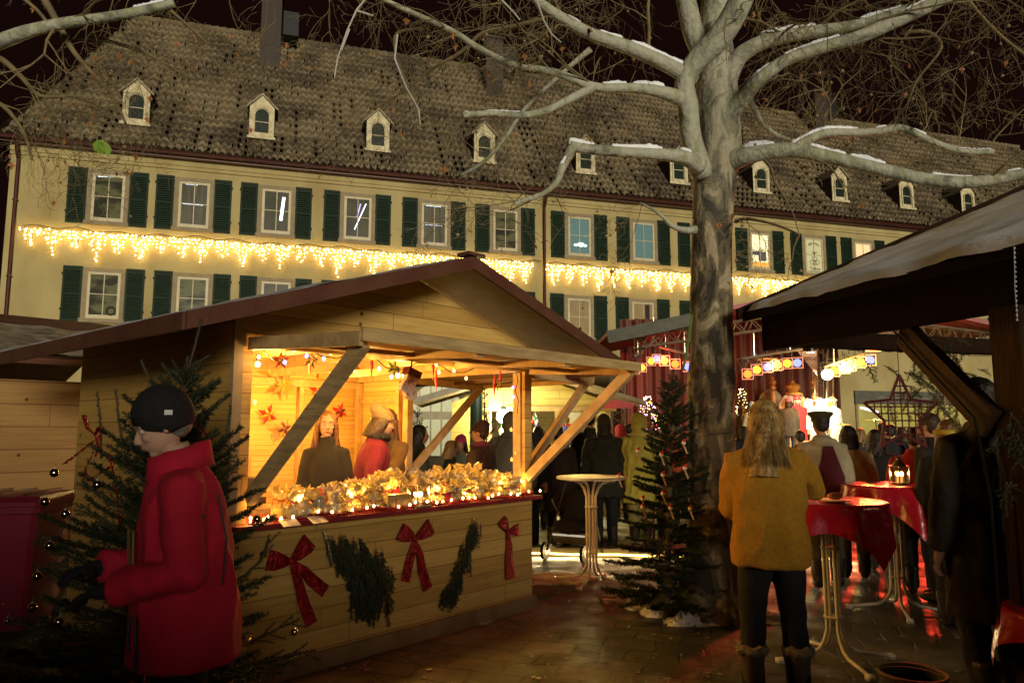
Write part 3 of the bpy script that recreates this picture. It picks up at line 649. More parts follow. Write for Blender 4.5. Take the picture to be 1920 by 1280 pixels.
# ================= second stall behind on the left, bin
def L2(x, y, z): return SL(x, y, z)
s2 = thing('market_stall', 'closed timber stall at the left edge behind the fir, under a low dark snowy roof', 'market stall', SL(-2, 4.6, 0), ST_A)
b = MB(); b.bb((-3, 0, 0), (3.2, 2.2, 2.18)); b.build('wall', boards('pine_boards_dim', (.42, .25, .09), (.3, .165, .05), .24), s2)
b = MB(); b.prism([(-3.2, -.75, 2.36), (-3.2, 1.5, 3.06), (-3.2, 1.5, 3.0), (-3.2, -.75, 2.30)], (6.8, 0, 0)); b.prism([(-3.2, 1.5, 3.06), (-3.2, 3.6, 2.4), (-3.2, 3.6, 2.34), (-3.2, 1.5, 3.0)], (6.8, 0, 0)); b.build('roof', fascia_m, s2)
b = MB(); n1, n2 = 60, 16
b.add([(-3.15 + 6.7 * i / n1, -.70 + 1.5 * j / n2, 2.385 + .311 * 1.5 * j / n2 + .02 + .035 * noise.noise(Vector((i * .35, j * .4, 1)))) for j in range(n2 + 1) for i in range(n1 + 1)], [(j * (n1 + 1) + i, j * (n1 + 1) + i + 1, (j + 1) * (n1 + 1) + i + 1, (j + 1) * (n1 + 1) + i) for j in range(n2) for i in range(n1)]); b.build('roof_snow', M('brown_snow', (.30, .26, .2), .8, col2=(.09, .06, .04), ns=5, bump=.8, bs=20, detail=8), s2, smooth=True)
bp = gnd(20, 1165); bp = at(22, 1000, 6.3); bp.z = 0
bn = thing('waste_bin', 'large dark red plastic bin with a ribbed lid at the left edge behind the fir', 'bin', bp, .15)
b = MB(); q = lambda r0, r1, z: [Vector((a * r0, c * r1, z)) for a, c in ((-1, -.9), (-.9, -1), (.9, -1), (1, -.9), (1, .9), (.9, 1), (-.9, 1), (-1, .9))]
b.rings([q(.27, .3, .08), q(.33, .36, .98), q(.36, .39, .99), q(.36, .39, 1.04)]); redp = M('dark_red_plastic', (.16, .006, .025), .4, col2=(.12, .005, .02), ns=3); b.build('tub', redp, bn)
b = MB(); b.rings([q(.38, .41, 1.045), q(.38, .41, 1.08), q(.33, .36, 1.12), q(.2, .22, 1.13)])
for x in (-.2, 0, .2): b.bb((x - .02, -.36, 1.10), (x + .02, .36, 1.14))
b.build('lid', redp, bn)
b = MB()
for x in (-.28, .28): b.tube([(x - .03, .34, .1), (x + .03, .34, .1)], .1, 14)
b.build('wheel', blackm, bn)

# ================= big dark timber booth on the right
RA = FA
def RF(px, py): return None
RO = at(1432, 640, 6.3); RO = Vector((RO.x, RO.y, 0))
rs = thing('mulled_wine_booth', 'dark timber booth with a snow-covered roof and heavy posts at the right edge', 'market booth', RO, RA)
# local: x right along the facade, y away from the camera ; eave runs along y
RLN = 4.6
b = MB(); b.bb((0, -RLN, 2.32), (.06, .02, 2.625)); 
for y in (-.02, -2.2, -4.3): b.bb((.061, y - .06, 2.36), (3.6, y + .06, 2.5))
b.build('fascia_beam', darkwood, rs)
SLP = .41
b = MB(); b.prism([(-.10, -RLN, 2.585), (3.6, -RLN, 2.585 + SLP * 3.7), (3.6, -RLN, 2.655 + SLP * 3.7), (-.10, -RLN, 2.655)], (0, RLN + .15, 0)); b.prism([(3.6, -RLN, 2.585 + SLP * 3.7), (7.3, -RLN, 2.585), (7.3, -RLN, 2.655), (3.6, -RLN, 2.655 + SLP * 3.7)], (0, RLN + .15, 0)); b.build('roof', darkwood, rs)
b = MB(); b.prism([(-.14, .152, 2.60), (3.6, .152, 2.60 + SLP * 3.74), (3.6, .152, 2.74 + SLP * 3.74), (-.14, .152, 2.70)], (0, .03, 0)); b.build('verge_board', darkwood, rs)
b = MB(); n1, n2 = 40, 50
def sn_h(x, y): return 2.66 + SLP * (x + .1) + .055 + .03 * noise.noise(Vector((x * 2.2, y * 2.2, 7))) + .014 * noise.noise(Vector((x * 8, y * 8, 2)))
vs = []
for j in range(n2 + 1):
    for i in range(n1 + 1):
        y = -RLN + .02 + (RLN + .1) * j / n2; x0 = -.10 + .05 * noise.noise(Vector((y * 3, 1, 5))) ; x = x0 + (3.7) * (i / n1) ** 1.3
        z = sn_h(x, y); 
        if i == 0 or j == n2: z -= .055
        vs.append((x, y, z))
b.add(vs, [(j * (n1 + 1) + i, j * (n1 + 1) + i + 1, (j + 1) * (n1 + 1) + i + 1, (j + 1) * (n1 + 1) + i) for j in range(n2) for i in range(n1)])
b.build('roof_snow', M('roof_snow_blue', (.90, .93, 1.0), .75, col2=(.70, .73, .82), ns=1.6, bump=.25, bs=18, stretch=(3, 1, 1), detail=7, contrast=(.4, .7)), rs, smooth=True)
# posts and brace: placed under the eave
pw = at(1912, 700, 4.05); RI = (Matrix.Translation(RO) @ Matrix.Rotation(RA, 4, 'Z')).inverted(); pl = RI @ pw
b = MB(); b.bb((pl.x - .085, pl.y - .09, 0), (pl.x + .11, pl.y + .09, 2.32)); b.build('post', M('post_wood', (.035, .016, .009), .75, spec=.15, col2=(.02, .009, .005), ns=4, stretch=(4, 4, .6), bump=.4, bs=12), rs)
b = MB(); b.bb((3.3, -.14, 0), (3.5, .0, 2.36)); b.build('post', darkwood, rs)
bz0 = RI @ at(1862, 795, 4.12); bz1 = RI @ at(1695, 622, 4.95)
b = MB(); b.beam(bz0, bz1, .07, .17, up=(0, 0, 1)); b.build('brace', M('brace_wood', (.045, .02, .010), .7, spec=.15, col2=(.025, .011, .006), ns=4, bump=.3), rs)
b = MB(); pts = [bz1 + Vector((-.06, .02, 0)), (bz0 + bz1) / 2 + Vector((-.07, -.0, -.02)), bz0 + Vector((-.07, .05, .03)), bz0 + Vector((-.08, -.02, -.4)), bz0 + Vector((-.08, -.02, -1.3))]
b.tube(pts, .008, 5); b.build('power_cable', blackm, rs)

# warm bulb under the booth roof and unseen stalls added as shade
bl_ = thing('light_bulb', 'warm bulb hanging under the dark booth roof beyond the right edge', 'lamp', Matrix.Translation(RO) @ Matrix.Rotation(RA, 4, 'Z') @ Vector((1.7, -2.6, 2.25)))
k = MB(); k.ball((0, 0, 0), .035, 2); k.build('glass', M('plain_bulb', (.8, .8, .7), .3), bl_); k = MB(); k.tube([(0, 0, .03), (0, 0, .09), (0, 0, .3)], [.015, .013, .003], 8); k.build('socket', blackm, bl_)
lamp('POINT', (0, 0, -.05), 16, (1, .60, .28), .06, parent=bl_, local=True)
for i, x in enumerate((-4.6, -1.3, 2.0, 5.3, 8.6, 11.9)):
    q = thing('market_stall', ('first', 'second', 'third', 'fourth', 'fifth', 'sixth')[i] + ' from the left of the unseen stalls added behind the camera as shade', 'market stall', (x, -7.6 - .1 * (i % 2), 0), .02 * (i - 2), 'unseen stalls added as shade')
    q.scale = (1, 1, 1.10)
    k = MB(); k.bb((-1.5, -2.4, 0), (1.5, 0, 2.3)); k.prism([(-1.5, 0, 2.3), (1.5, 0, 2.3), (0, 0, 2.75)], (0, -2.4, 0)); k.build('wall', pine_side, q)
    k = MB()
    for sg in (-1, 1): k.prism([(0, .5, 2.86), (sg * 1.72, .5, 2.86 - .3 * 1.72), (sg * 1.72, .5, 2.8 - .3 * 1.72), (0, .5, 2.8)], (0, -3.2, 0))
    k.build('roof', fascia_m, q); k = MB(); k.bb((-1.2, .001, 1.0), (1.2, .04, 2.1)); k.bb((-1.3, .001, .92), (1.3, .12, .99)); k.build('shutter', pine, q)

# ================= stall in the background
BS = at(990, 805, 14.2); BS = Vector((BS.x, BS.y, 0)); BA = .06
bs = thing('market_stall', 'lit yellow timber stall in the background behind the crowd, seen through the gap', 'market stall', BS, BA)
byel = boards('pine_yellow', (.56, .44, .13), (.42, .31, .09), .16)
b = MB(); b.prism([(-1.45, 0, 2.0), (1.6, 0, 2.0), (1.6, 0, 2.16), (0, 0, 2.72), (-1.45, 0, 2.16)], (0, .04, 0)); b.bb((-1.45, 0, 0), (-.72, .04, 2.0)); b.bb((-1.45, .041, 0), (-1.40, 2.6, 2.15)); b.bb((-1.39, 2.55, 0), (1.6, 2.6, 2.15)); b.bb((1.55, .041, 0), (1.6, 2.54, 2.15)); b.bb((-.72, 0, 0), (1.55, .04, .95)); b.build('wall', byel, bs)
b = MB(); sl2 = .30
for sg in (-1, 1): b.prism([(0, -.8, 2.80), (sg * 2.1, -.8, 2.80 - sl2 * 2.1), (sg * 2.1, -.8, 2.73 - sl2 * 2.1), (0, -.8, 2.73)], (0, 2.2, 0))
b.build('roof', M('roof_light_board', (.34, .26, .17), .7, col2=(.24, .18, .11), ns=6), bs)
b = MB(); b.prism([(0, -.83, 2.84), (-2.12, -.83, 2.84 - sl2 * 2.12), (-2.12, -.83, 2.73 - sl2 * 2.12), (0, -.83, 2.73)], (0, .028, 0)); b.build('roof_edge', M('edge_pale', (.62, .56, .45), .6), bs)
b = MB(); b.bb((-.4, -.06, 2.0), (1.7, -.01, 2.09)); b.bb((-.78, -.05, .9), (-.70, -.001, 2.0)); b.bb((.52, -.05, .95), (.60, -.001, 2.0)); b.build('trim', pine_beam, bs)
b = MB(); b.prism([(1.25, -.81, 2.24), (1.92, -.81, 2.12), (1.82, -.81, 2.03), (1.25, -.81, 2.03)], (0, .02, 0)); b.build('banner', M('red_banner', (.55, .02, .02), .5), bs)
b = MB(); b.bb((.62, -.06, 1.72), (1.02, -.03, 1.98)); b.build('poster', M('poster_white', (.6, .58, .5), .6), bs); b = MB(); b.bb((.62, -.065, 1.72), (1.02, -.061, 1.76)); b.build('poster_band', M('red_band', (.5, .02, .03), .6), bs)
b = MB(); b.bb((-1.05, -.02, 1.3), (-.80, -.004, 1.66)); b.build('notice', M('notice_paper', (.7, .7, .65), .6), bs)
# star cutouts
def star_poly(cx, cz, r, y, rot=0, ri=.42): return [(cx + (r if k % 2 == 0 else r * ri) * math.sin(rot + PI * k / 5), y, cz + (r if k % 2 == 0 else r * ri) * math.cos(rot + PI * k / 5)) for k in range(10)]
lp = thing('work_lamp', 'glaring white lamp hanging in the opening of the background stall', 'lamp', at(944, 780, 14.0))
b = MB(); b.ball((0, 0, 0), .13, 3); b.build('globe', E('white_glare', (1, .98, .85), 60), lp); b = MB(); b.lathe((0, 0, .12), [(.06, 0), (.05, .06), (.01, .08)], 12); b.tube([(0, 0, .19), (0, 0, .45)], .006, 5); b.build('fitting', blackm, lp)
lamp('POINT', (0, -.25, .02), 160, (1, .85, .38), .12, parent=lp, local=True)
lamp('POINT', BM_.translation * 0 + SL(0, 0, 0) * 0 + BS + Vector((.8, -1.1, 2.25)), 18, (1, .8, .2), .1, parent=lp)
# trinkets hung in the background stall
tc_ = [M('trinket_red', (.6, .03, .03), .25), M('trinket_blue', (.05, .1, .5), .25), M('trinket_gold', (.7, .45, .08), .2, metal=.8), M('trinket_white', (.8, .8, .75), .3), M('trinket_green', (.02, .2, .05), .3)]
k_ = 0
for i in range(34):
    x = rnd.uniform(.62, 1.5); z = rnd.uniform(1.25, 1.95); nm = ('red', 'blue', 'gold', 'white', 'green')[i % 5]
    if i % 3 == 0: x = rnd.uniform(-.6, .5); z = rnd.uniform(1.45, 1.95)
    b = MB(); b.ball((0, 0, 0), rnd.uniform(.03, .06), 1, (1, 1, rnd.choice((1, 1.6)))); b.tube([(0, 0, .02), (0, 0, .12)], .004, 4)
    o = b.build('tree_ornament', tc_[i % 5]); p = Matrix.Translation(BS) @ Matrix.Rotation(BA, 4, 'Z') @ Vector((x, -.1 - rnd.uniform(0, .25), z)); o.location = p
    tag(o, f'small {nm} ornament hanging in the opening of the yellow background stall', 'ornament', f'{nm} ornaments in the background stall')

# ================= stage
STG_Y = 18.0
def S3(px, py, Y): return at(px, py, Y)
stg = thing('stage', 'covered open-air stage with dark curtain, truss roof and red canopy', 'stage', (5.2, 20, 0))
def wb(name, mb, mat, par=None, smooth=False): return mb.build(name, mat, par or stg, smooth, world=True)
b = MB(); b.bb((2.4, 18.6, .0), (9.7, 22.6, .8)); wb('platform', b, M('stage_deck', (.05, .035, .03), .6))
# curtain with folds
b = MB(); n = 160; x0, x1 = at(1165, 800, 22.4).x, at(1577, 800, 22.4).x
vs = [];
for i in range(n + 1):
    x = x0 + (x1 - x0) * i / n; y = 22.4 + .10 * math.sin(i * .9) + .05 * math.sin(i * .31)
    vs += [(x, y, .8), (x, y - .02 * math.sin(i * .5), 5.0)]
b.add(vs, [(2 * i, 2 * i + 2, 2 * i + 3, 2 * i + 1) for i in range(n)])
wb('curtain', b, M('curtain_brown', (.16, .055, .035), .8, col2=(.09, .03, .022), ns=2, stretch=(4, 1, .2)), smooth=True)
b = MB(); b.bb((x0 - 1.6, 18.4, .8), (x0 - 1.55, 22.4, 4.2)); wb('side_curtain', b, M('curtain_black', (.02, .012, .012), .8))
# canopy roof
A0, A1, A2 = at(1138, 622, 17.6), at(1560, 533, 17.6), at(1900, 612, 17.6)
b = MB()
for (p, q) in ((A0, A1), (A1, A2)):
    b.prism([p, q, q + Vector((0, 0, -.10)), p + Vector((0, 0, -.10))], (0, 5.2, 0))
wb('canopy', b, M('canopy_red', (.30, .02, .02), .5, col2=(.2, .012, .015), ns=1.5, bump=.3, bs=5))
b = MB(); b.beam(A0 + Vector((0, -.06, -.14)), A1.lerp(A0, .52) + Vector((0, -.06, -.14)), .12, .30); wb('front_valance', b, M('valance_dark', (.025, .022, .012), .6, col2=(.05, .045, .02), ns=7))
alu_w = M('truss_metal', (.5, .42, .3), .3, metal=.7)
def truss(a, c, w=.28, n=10):
    a, c = Vector(a), Vector(c); d = (c - a).normalized(); u = Vector((0, 0, 1)) if abs(d.z) < .9 else Vector((0, 1, 0)); x = d.cross(u).normalized(); u = x.cross(d)
    k = MB(); cs = [(-w / 2, -w / 2), (w / 2, -w / 2), (w / 2, w / 2), (-w / 2, w / 2)]
    for (i, j) in cs: k.tube([a + x * i + u * j, c + x * i + u * j], .024, 6)
    for s in range(n):
        for q in range(4):
            i, j = cs[q], cs[(q + 1) % 4]; p0 = a.lerp(c, s / n); p1 = a.lerp(c, (s + 1) / n)
            if s % 2: i, j = j, i
            k.tube([p0 + x * i[0] + u * i[1], p1 + x * j[0] + u * j[1]], .012, 4)
    return k
T1, T2 = at(1200, 640, 18.2), at(1400, 605, 18.2)
for (a, c, n) in ((T1, at(1480, 600, 18.2), 18), (at(1385, 684, 19), at(1455, 684, 19), 6), ((at(1538, 830, 21)), at(1538, 640, 21), 12), (at(1158, 930, 17.8), at(1158, 700, 17.8), 14), (at(1776, 830, 19), at(1776, 610, 19), 12), (at(1560, 600, 18.2), at(1880, 640, 18.2), 22), (at(1200, 640, 18.2), at(1200, 655, 21.5), 12)):
    wb('truss', truss(a, c, .3, n), alu_w)
b = MB()
for px in (1550, 1562): b.tube([at(px, 835, 20.5), at(px, 660, 20.5)], .025, 6)
b.tube([at(1528, 835, 20.5), at(1528, 700, 20.5)], .02, 6); wb('pole', b, alu_w)
# light bars
for (a, c) in ((at(1392, 672, 18.5), at(1504, 654, 18.5)), (at(1186, 672, 18.5), at(1236, 630, 18.5)), (at(1236, 650, 18.7), at(1296, 666, 18.7)), (at(1545, 688, 18.5), at(1640, 655, 18.5))):
    b = MB(); b.tube([a, c], .035, 8)
    for t in (.2, .8): p = a.lerp(c, t); b.tube([p, p + Vector((0, 0, .6))], .014, 5)
    wb('light_bar', b, alu_w)
# pennant
b = MB(); p = [at(1496, 659, 19.5), at(1531, 657, 19.5), at(1532, 704, 19.5)]; b.prism(p, (0, .01, 0)); o = wb('pennant', b, M('pennant_pink', (.50, .30, .24), .6))
txt('WAVE', .16, at(1520, 676, 19.45), (PI / 2, 0, 0), M('pennant_ink', (.12, .02, .03), .6), 'lettering', o, world=True)
GEL = {'yellow': (1, .50, .03), 'orange': (1, .22, .02), 'blue': (.22, .25, 1), 'red': (1, .12, .02), 'white': (1, .85, .5)}
chrome = M('chrome_can', (.6, .55, .45), .15, metal=1)
def par_can(px, py, Y, col, where, r=.10, aim=None, es=2.6, frame=True):
    p = at(px, py, Y); d = (Vector(aim) if aim else Vector((0, 0, 1.2))) - p if True else None; d = d.normalized(); R = d.to_track_quat('-Z', 'Y').to_matrix()
    t = thing('stage_spotlight', where, 'stage light', p, 0, 'coloured stage spotlights')
    k = MB(); k.lathe((0, 0, 0), [(r, 0), (r, .12), (r * .75, .28), (r * .3, .31)], 16, R=R); k.build('can', chrome, t, smooth=False)
    if frame:
        k = MB(); f = r * 1.32; w_ = r * .18
        for (cx, cy, sx, sy) in ((0, f - w_ / 2, 2 * f, w_), (0, -f + w_ / 2, 2 * f, w_), (f - w_ / 2, 0, w_, 2 * f), (-f + w_ / 2, 0, w_, 2 * f)): k.box(R @ Vector((cx, cy, -.02)), (sx, sy, .015), R)
        k.build('gel_frame', M('gel_frame_' + col, (.5, .4, .3), .5, emit=(1, .22, .10), es=1.2), t)  # emission paints the lamp glow onto the frame
    k = MB(); k.lathe((0, 0, 0), [(r * .97, -.012), (r * .97, .0)], 20, R=R); k.lathe((0, 0, 0), [(r * .55, -.02), (r * .55, -.012)], 16, R=R); k.build('lens', E('gel_' + col + str(es), GEL[col], es), t)
    k = MB(); k.tube([(r * 1.1, 0, .05), (r * 1.1, 0, .3), (-r * 1.1, 0, .3), (-r * 1.1, 0, .05)], .012, 5); k.tube([(0, 0, .3), (0, 0, .42)], .015, 5); k.build('yoke', blackm, t)
    return t
row1 = [(1191, 693, 'orange'), (1204, 689, 'yellow'), (1221, 677, 'yellow'), (1231, 672, 'blue')]
ordn = ('leftmost', 'second', 'third', 'fourth', 'fifth', 'sixth')
for i, (x, y, c) in enumerate(row1): par_can(x, y, 18.4, c, f'{c} spotlight, {ordn[i]} of the tilted chrome bank at the left end of the stage', .085, aim=(1.6, 6, .6), es=3)
for i, (x, y, c) in enumerate([(1246, 676, 'yellow'), (1266, 682, 'orange'), (1290, 687, 'blue')]): par_can(x, y, 18.8, c, f'{c} square-framed spotlight, {ordn[i]} in the row left of the tree trunk', .10, es=2.6)
for i, (x, y, c) in enumerate([(1402, 701, 'orange'), (1419, 693, 'yellow'), (1439, 688, 'blue'), (1458, 684, 'yellow'), (1476, 681, 'yellow'), (1495, 680, 'blue')]): par_can(x, y, 18.5, c, f'{c} spotlight, {ordn[i]} in the row just right of the tree trunk', .105, es=2.6)
for i, (x, y, c) in enumerate([(1551, 702, 'white'), (1563, 695, 'yellow'), (1582, 689, 'blue'), (1593, 685, 'yellow'), (1613, 679, 'yellow'), (1631, 675, 'blue')]): par_can(x, y, 18.5, c, f'{c} spotlight, {ordn[i]} in the right-hand row in front of the pale wall', .11 if i else .14, frame=i > 0, es=24 if i == 0 else 2.6)
for i, (x, y) in enumerate([(1637, 652), (1672, 646)]):
    p = at(x, y, 17); t = thing('floodlight', ('left', 'right')[i] + ' red-orange floodlight glaring under the dark booth eave', 'stage light', p, 0, 'red floodlights')
    k = MB(); k.box((0, .06, 0), (.40, .1, .22)); k.tube([(-.22, .05, 0), (-.22, .05, .25), (.22, .05, .25), (.22, .05, 0)], .014, 5); k.build('housing', blackm, t)
    k = MB(); k.box((0, 0, 0), (.34, .02, .16)); k.build('lens', E('flood_glow', (1, .12, .015), 40), t)
    lamp('SPOT', (0, -.05, 0), 1500, (1, .05, .02), .15, spot=52, parent=t, local=True).rotation_euler = (Vector((3.9, 6.8, 0)) - p).to_track_quat('-Z', 'Y').to_euler()
# what the spots light
sl_ = thing('stage_wash', 'white spotlight on the stage bar aimed at the throne', 'stage light', at(1520, 660, 18.6)); k = MB(); k.lathe((0, 0, 0), [(.1, 0), (.1, .2), (.05, .3)], 14); k.build('can', blackm, sl_); k = MB(); k.lathe((0, 0, -.01), [(.09, 0), (.09, .005)], 14); k.build('lens', E('gel_white24', GEL['white'], 24), sl_)
lamp('SPOT', (0, 0, -.05), 1700, (1, .80, .50), .1, spot=42, parent=sl_, local=True).rotation_euler = (at(1525, 800, 20.8) - sl_.location).to_track_quat('-Z', 'Y').to_euler()
lamp('SPOT', at(1450, 680, 18.4), 420, (1, .35, .08), .2, target=at(1400, 800, 22), spot=80, parent=sl_)
lamp('SPOT', at(1230, 672, 18.4), 1000, (1, .08, .03), .2, target=at(1280, 760, 22.4), spot=90, parent=sl_)
lamp('POINT', at(1590, 690, 18.2), 260, (1, .6, .12), .2, parent=sl_)
# throne
wood_gold = M('carved_gold_wood', (.55, .28, .06), .35, col2=(.4, .18, .04), ns=9, bump=.2)
TY = 21.0; tb = at(1491, 805, TY); tb.z = .8
th = thing('throne', 'tall carved golden throne with finial posts on the stage', 'throne', tb)
k = MB()
for sg in (-1, 1):
    k.lathe((sg * .58, 0, 0), [(.05, 0), (.05, 1.1), (.085, 1.2), (.05, 1.3), (.045, 1.5), (.08, 1.75), (.06, 1.9), (.04, 1.95), (.09, 2.0), (.09, 2.04), (.05, 2.08), (.10, 2.14), (.10, 2.2), (.04, 2.26), (.05, 2.3), (.02, 2.34)], 14)
k.build('post', wood_gold, th); k = MB()
poly = [(-.48, 0, .4), (.48, 0, .4), (.50, 0, 1.2), (.40, 0, 1.62), (.25, 0, 1.82), (-.25, 0, 1.82), (-.40, 0, 1.62), (-.50, 0, 1.2)]
k.prism(poly, (0, .08, 0)); k.lathe((0, .04, 1.82), [(.28, 0), (.24, .06), (.14, .1), (.2, .18), (.22, .25), (.14, .31), (.05, .34), (.06, .38), (.02, .42)], 16); k.build('backrest', wood_gold, th)
k = MB(); k.prism([(-.28, -.03, .6), (.28, -.03, .6), (.3, -.03, 1.3), (.18, -.03, 1.6), (-.18, -.03, 1.6), (-.3, -.03, 1.3)], (0, .028, 0)); k.build('upholstery', M('upholstery', (.35, .04, .02), .6), th)
k = MB(); k.bb((-.45, -.7, .42), (.45, -.001, .55));
for x in (-.42, .42):
    for y in (-.66, -.05): k.bb((x - .04, y - .04, 0), (x + .04, y + .04, .42))
    k.beam((x, -.7, .8), (x, -.0, .85), .07, .06); k.bb((x - .03, -.66, .551), (x + .03, -.6, .78))
k.build('seat', wood_gold, th)
# backdrop arch
k = MB(); k.add([(at(1446, 800, 22.2).x + .35 * math.cos(PI * i / 12), 22.15, 2.5 + .35 * math.sin(PI * i / 12)) for i in range(13)] + [(at(1446, 800, 22.2).x - .35, 22.15, 1.2), (at(1446, 800, 22.2).x + .35, 22.15, 1.2)], [tuple(range(15))]); wb('backdrop_arch', k, M('arch_white', (.35, .25, .12), .6))
# ================= bistro tables
def bistro(loc, rz, label, group, h=1.14, r=.38, cloth=None, top=True):
    t = thing('standing_table', label, 'table', loc, rz, group)
    k = MB(); k.lathe((0, 0, h - .03), [(r - .02, 0), (r, .006), (r, .024), (r - .01, .03)], 40); k.build('tabletop', whitepaint, t)
    k = MB()
    for a in range(4):
        an = a * PI / 2 + PI / 4; dx, dy = math.cos(an), math.sin(an); i0 = .062
        def P(q, z): return (dx * q, dy * q, z)
        k = MB(); k.tube([P(r * .72, h - .045), P(.2, h - .05), P(.13, h - .075), P(.085, h - .13), P(.052, h - .22), P(.052, .6), P(.052, .22), P(.075, .15), P(.11, .095), P(.17, .06), P(.27, .045), P(.42, .022)], [.0145] * 11 + [.014], 8)
        k.box((dx * .42, dy * .42, .018), (.05, .05, .036), Matrix.Rotation(an, 3, 'Z')); k.build('leg', whitepaint, t, smooth=True)
    k = MB()
    for z in (.30, h - .34): k.lathe((0, 0, z), [(.055, 0), (.07, .008), (.055, .016)], 16)
    for z in (.3, h - .34):
        k.beam((-.05, -.05, z + .008), (.05, .05, z + .008), .02, .016); k.beam((-.05, .05, z + .009), (.05, -.05, z + .009), .02, .015)
    k.build('cross_bracket', whitepaint, t)
    return t
tc1 = gnd(1113, 1098); tc1.y += .15
bistro(tc1, .35, 'bare white standing table on bent tube legs, between the stall and the small fir', 'standing tables')
waxred = M('red_oilcloth', (.46, .010, .028), .24, col2=(.34, .008, .022), ns=3, bump=.55, bs=9, coat=.2)
def cloth(root_loc, rz, h, r, half, seed, label):
    """square cloth draped over a round top: pointed corners hang lowest"""
    o_ = MB(); n = 56; vs = []
    for j in range(n + 1):
        for i in range(n + 1):
            x = (-1 + 2 * i / n) * half; y = (-1 + 2 * j / n) * half; d = math.hypot(x, y); a = math.atan2(y, x)
            if d <= r: p = (x, y, h + .004)
            else:
                over = d - r; fold = .028 * math.sin(a * 9 + seed) * min(1, over / .15) + .05 * math.cos(4 * a) * -min(1, over / .3)
                rr = r + .012 + fold * .9 + .10 * over
                p = (rr * math.cos(a), rr * math.sin(a), h + .004 - over * .97)
            vs.append(p)
    o_.add(vs, [(j * (n + 1) + i, j * (n + 1) + i + 1, (j + 1) * (n + 1) + i + 1, (j + 1) * (n + 1) + i) for j in range(n) for i in range(n)])
    o = o_.build('tablecloth', waxred, smooth=True); o.location = root_loc; o.rotation_euler = (0, 0, rz)
    return tag(o, label, 'tablecloth', 'red tablecloths')
ta = at(1552, 935, 5.55); ta.z = 0; bistro(ta, .9, 'standing table with a red cloth right of the woman in the yellow coat', 'standing tables', h=1.13, r=.40)
cloth(ta, 1.15, 1.13, .40, .60, 1, 'shiny red cloth with a pointed hanging corner, on the nearer table beside the yellow coat')
tb2 = at(1672, 905, 7.0); tb2.z = 0; bistro(tb2, .5, 'standing table under a red cloth with a candle lantern, second row', 'standing tables', h=1.14, r=.42)
cloth(tb2, .75, 1.14, .42, .62, 4, 'shiny red cloth under the candle lantern, on the farther standing table')
td = at(1905, 1130, 3.9); td.z = 0; td.x += .36; bistro(td, .5, 'standing table mostly hidden behind the dark coat at the right edge', 'standing tables', h=.72, r=.36)
cloth(td, .2, .72, .36, .50, 2, 'corner of a red cloth low at the right edge behind the dark coat')
# plate, glass, candle lantern
k = MB(); k.lathe((0, 0, 0), [(.06, 0), (.10, .008), (.125, .018), (.12, .02), (.06, .008)], 28); o = k.build('plate', whitepaint, smooth=True); o.location = ta + Vector((-.02, -.17, 1.137)); tag(o, 'white plate with a snack on the nearer red table', 'plate')
k = MB(); k.ball((0, 0, .03), .045, 2, (1.2, .8, .6), jit=.08); o = k.build('snack', M('bread_crust', (.35, .13, .05), .7, bump=.4)); o.location = ta + Vector((-.02, -.17, 1.148)); tag(o, 'brown roll lying on the white plate', 'food')
flame = E('candle_flame', (1, .62, .16), 30)
def candle_lantern(loc, label, s=1.0, name='candle_lantern', energy=6, rz=.3, brass=False):
    t = thing(name, label, 'lantern', loc, rz); mt = M('lantern_metal', (.35, .30, .22), .35, metal=.8)
    k = MB(); w = .055 * s; H_ = .15 * s
    for (z0, z1, g) in ((0, .015, 1.15), (H_, H_ + .012, 1.15)): k.bb((-w * g, -w * g, z0 * 1), (w * g, w * g, z1))
    for a in (-1, 1):
        for c in (-1, 1): k.bb((a * w - .004, c * w - .004, .015), (a * w + .004, c * w + .004, H_))
    k.lathe((0, 0, H_ + .012), [(w * 1.1, 0), (w * .7, .03 * s), (w * .35, .05 * s), (w * .35, .06 * s), (.006, .075 * s)], 12); k.build('frame', mt, t)
    k = MB(); k.tube([(.03 * s * math.cos(PI * i / 10), 0, H_ + .075 * s + .035 * s * math.sin(PI * i / 10)) for i in range(11)], .003, 5); k.build('handle', mt, t)
    k = MB(); k.lathe((0, 0, .016), [(.024 * s, 0), (.024 * s, .05 * s), (.02 * s, .055 * s)], 14); k.build('candle', M('candle_wax', (.8, .6, .3), .5, emit=(1, .5, .12), es=1.2), t)
    k = MB(); k.lathe((0, 0, .016 + .055 * s), [(.003, 0), (.009 * s, .012 * s), (.006 * s, .026 * s), (.001, .04 * s)], 8); k.build('flame', flame, t)
    k = MB()
    for a in (0, 1, 2, 3):
        R = Matrix.Rotation(a * PI / 2, 3, 'Z'); k.box(R @ Vector((w * .98, 0, H_ / 2 + .008)), (.0015, w * 1.8, H_ - .02), R)
    k.build('glass', M('clear_glass', (.9, .9, .9), .05, trans=1, col2=(.9, .9, .9), alpha=.25), t)
    lamp('POINT', (0, -.0, .09 * s), energy, (1, .55, .14), .02, parent=t, local=True)
    return t
candle_lantern(tb2 + Vector((.05, -.05, 1.149)), 'glass lantern with a lit candle on the farther red table', 1.05, energy=5)
t = thing('tea_light', 'small lit tea light in a glass on the nearer red table', 'candle', ta + Vector((-.21, .02, 1.137))); k = MB(); k.lathe((0, 0, 0), [(.03, 0), (.035, .05), (.032, .05), (.027, .006)], 16); k.build('holder', M('clear_glass'  , (.9, .9, .9), .05), t); k = MB(); k.lathe((0, 0, .02), [(.004, 0), (.008, .012), (.001, .03)], 8); k.build('flame', flame, t); lamp('POINT', (0, 0, .06), 2.5, (1, .5, .15), .015, parent=t, local=True)
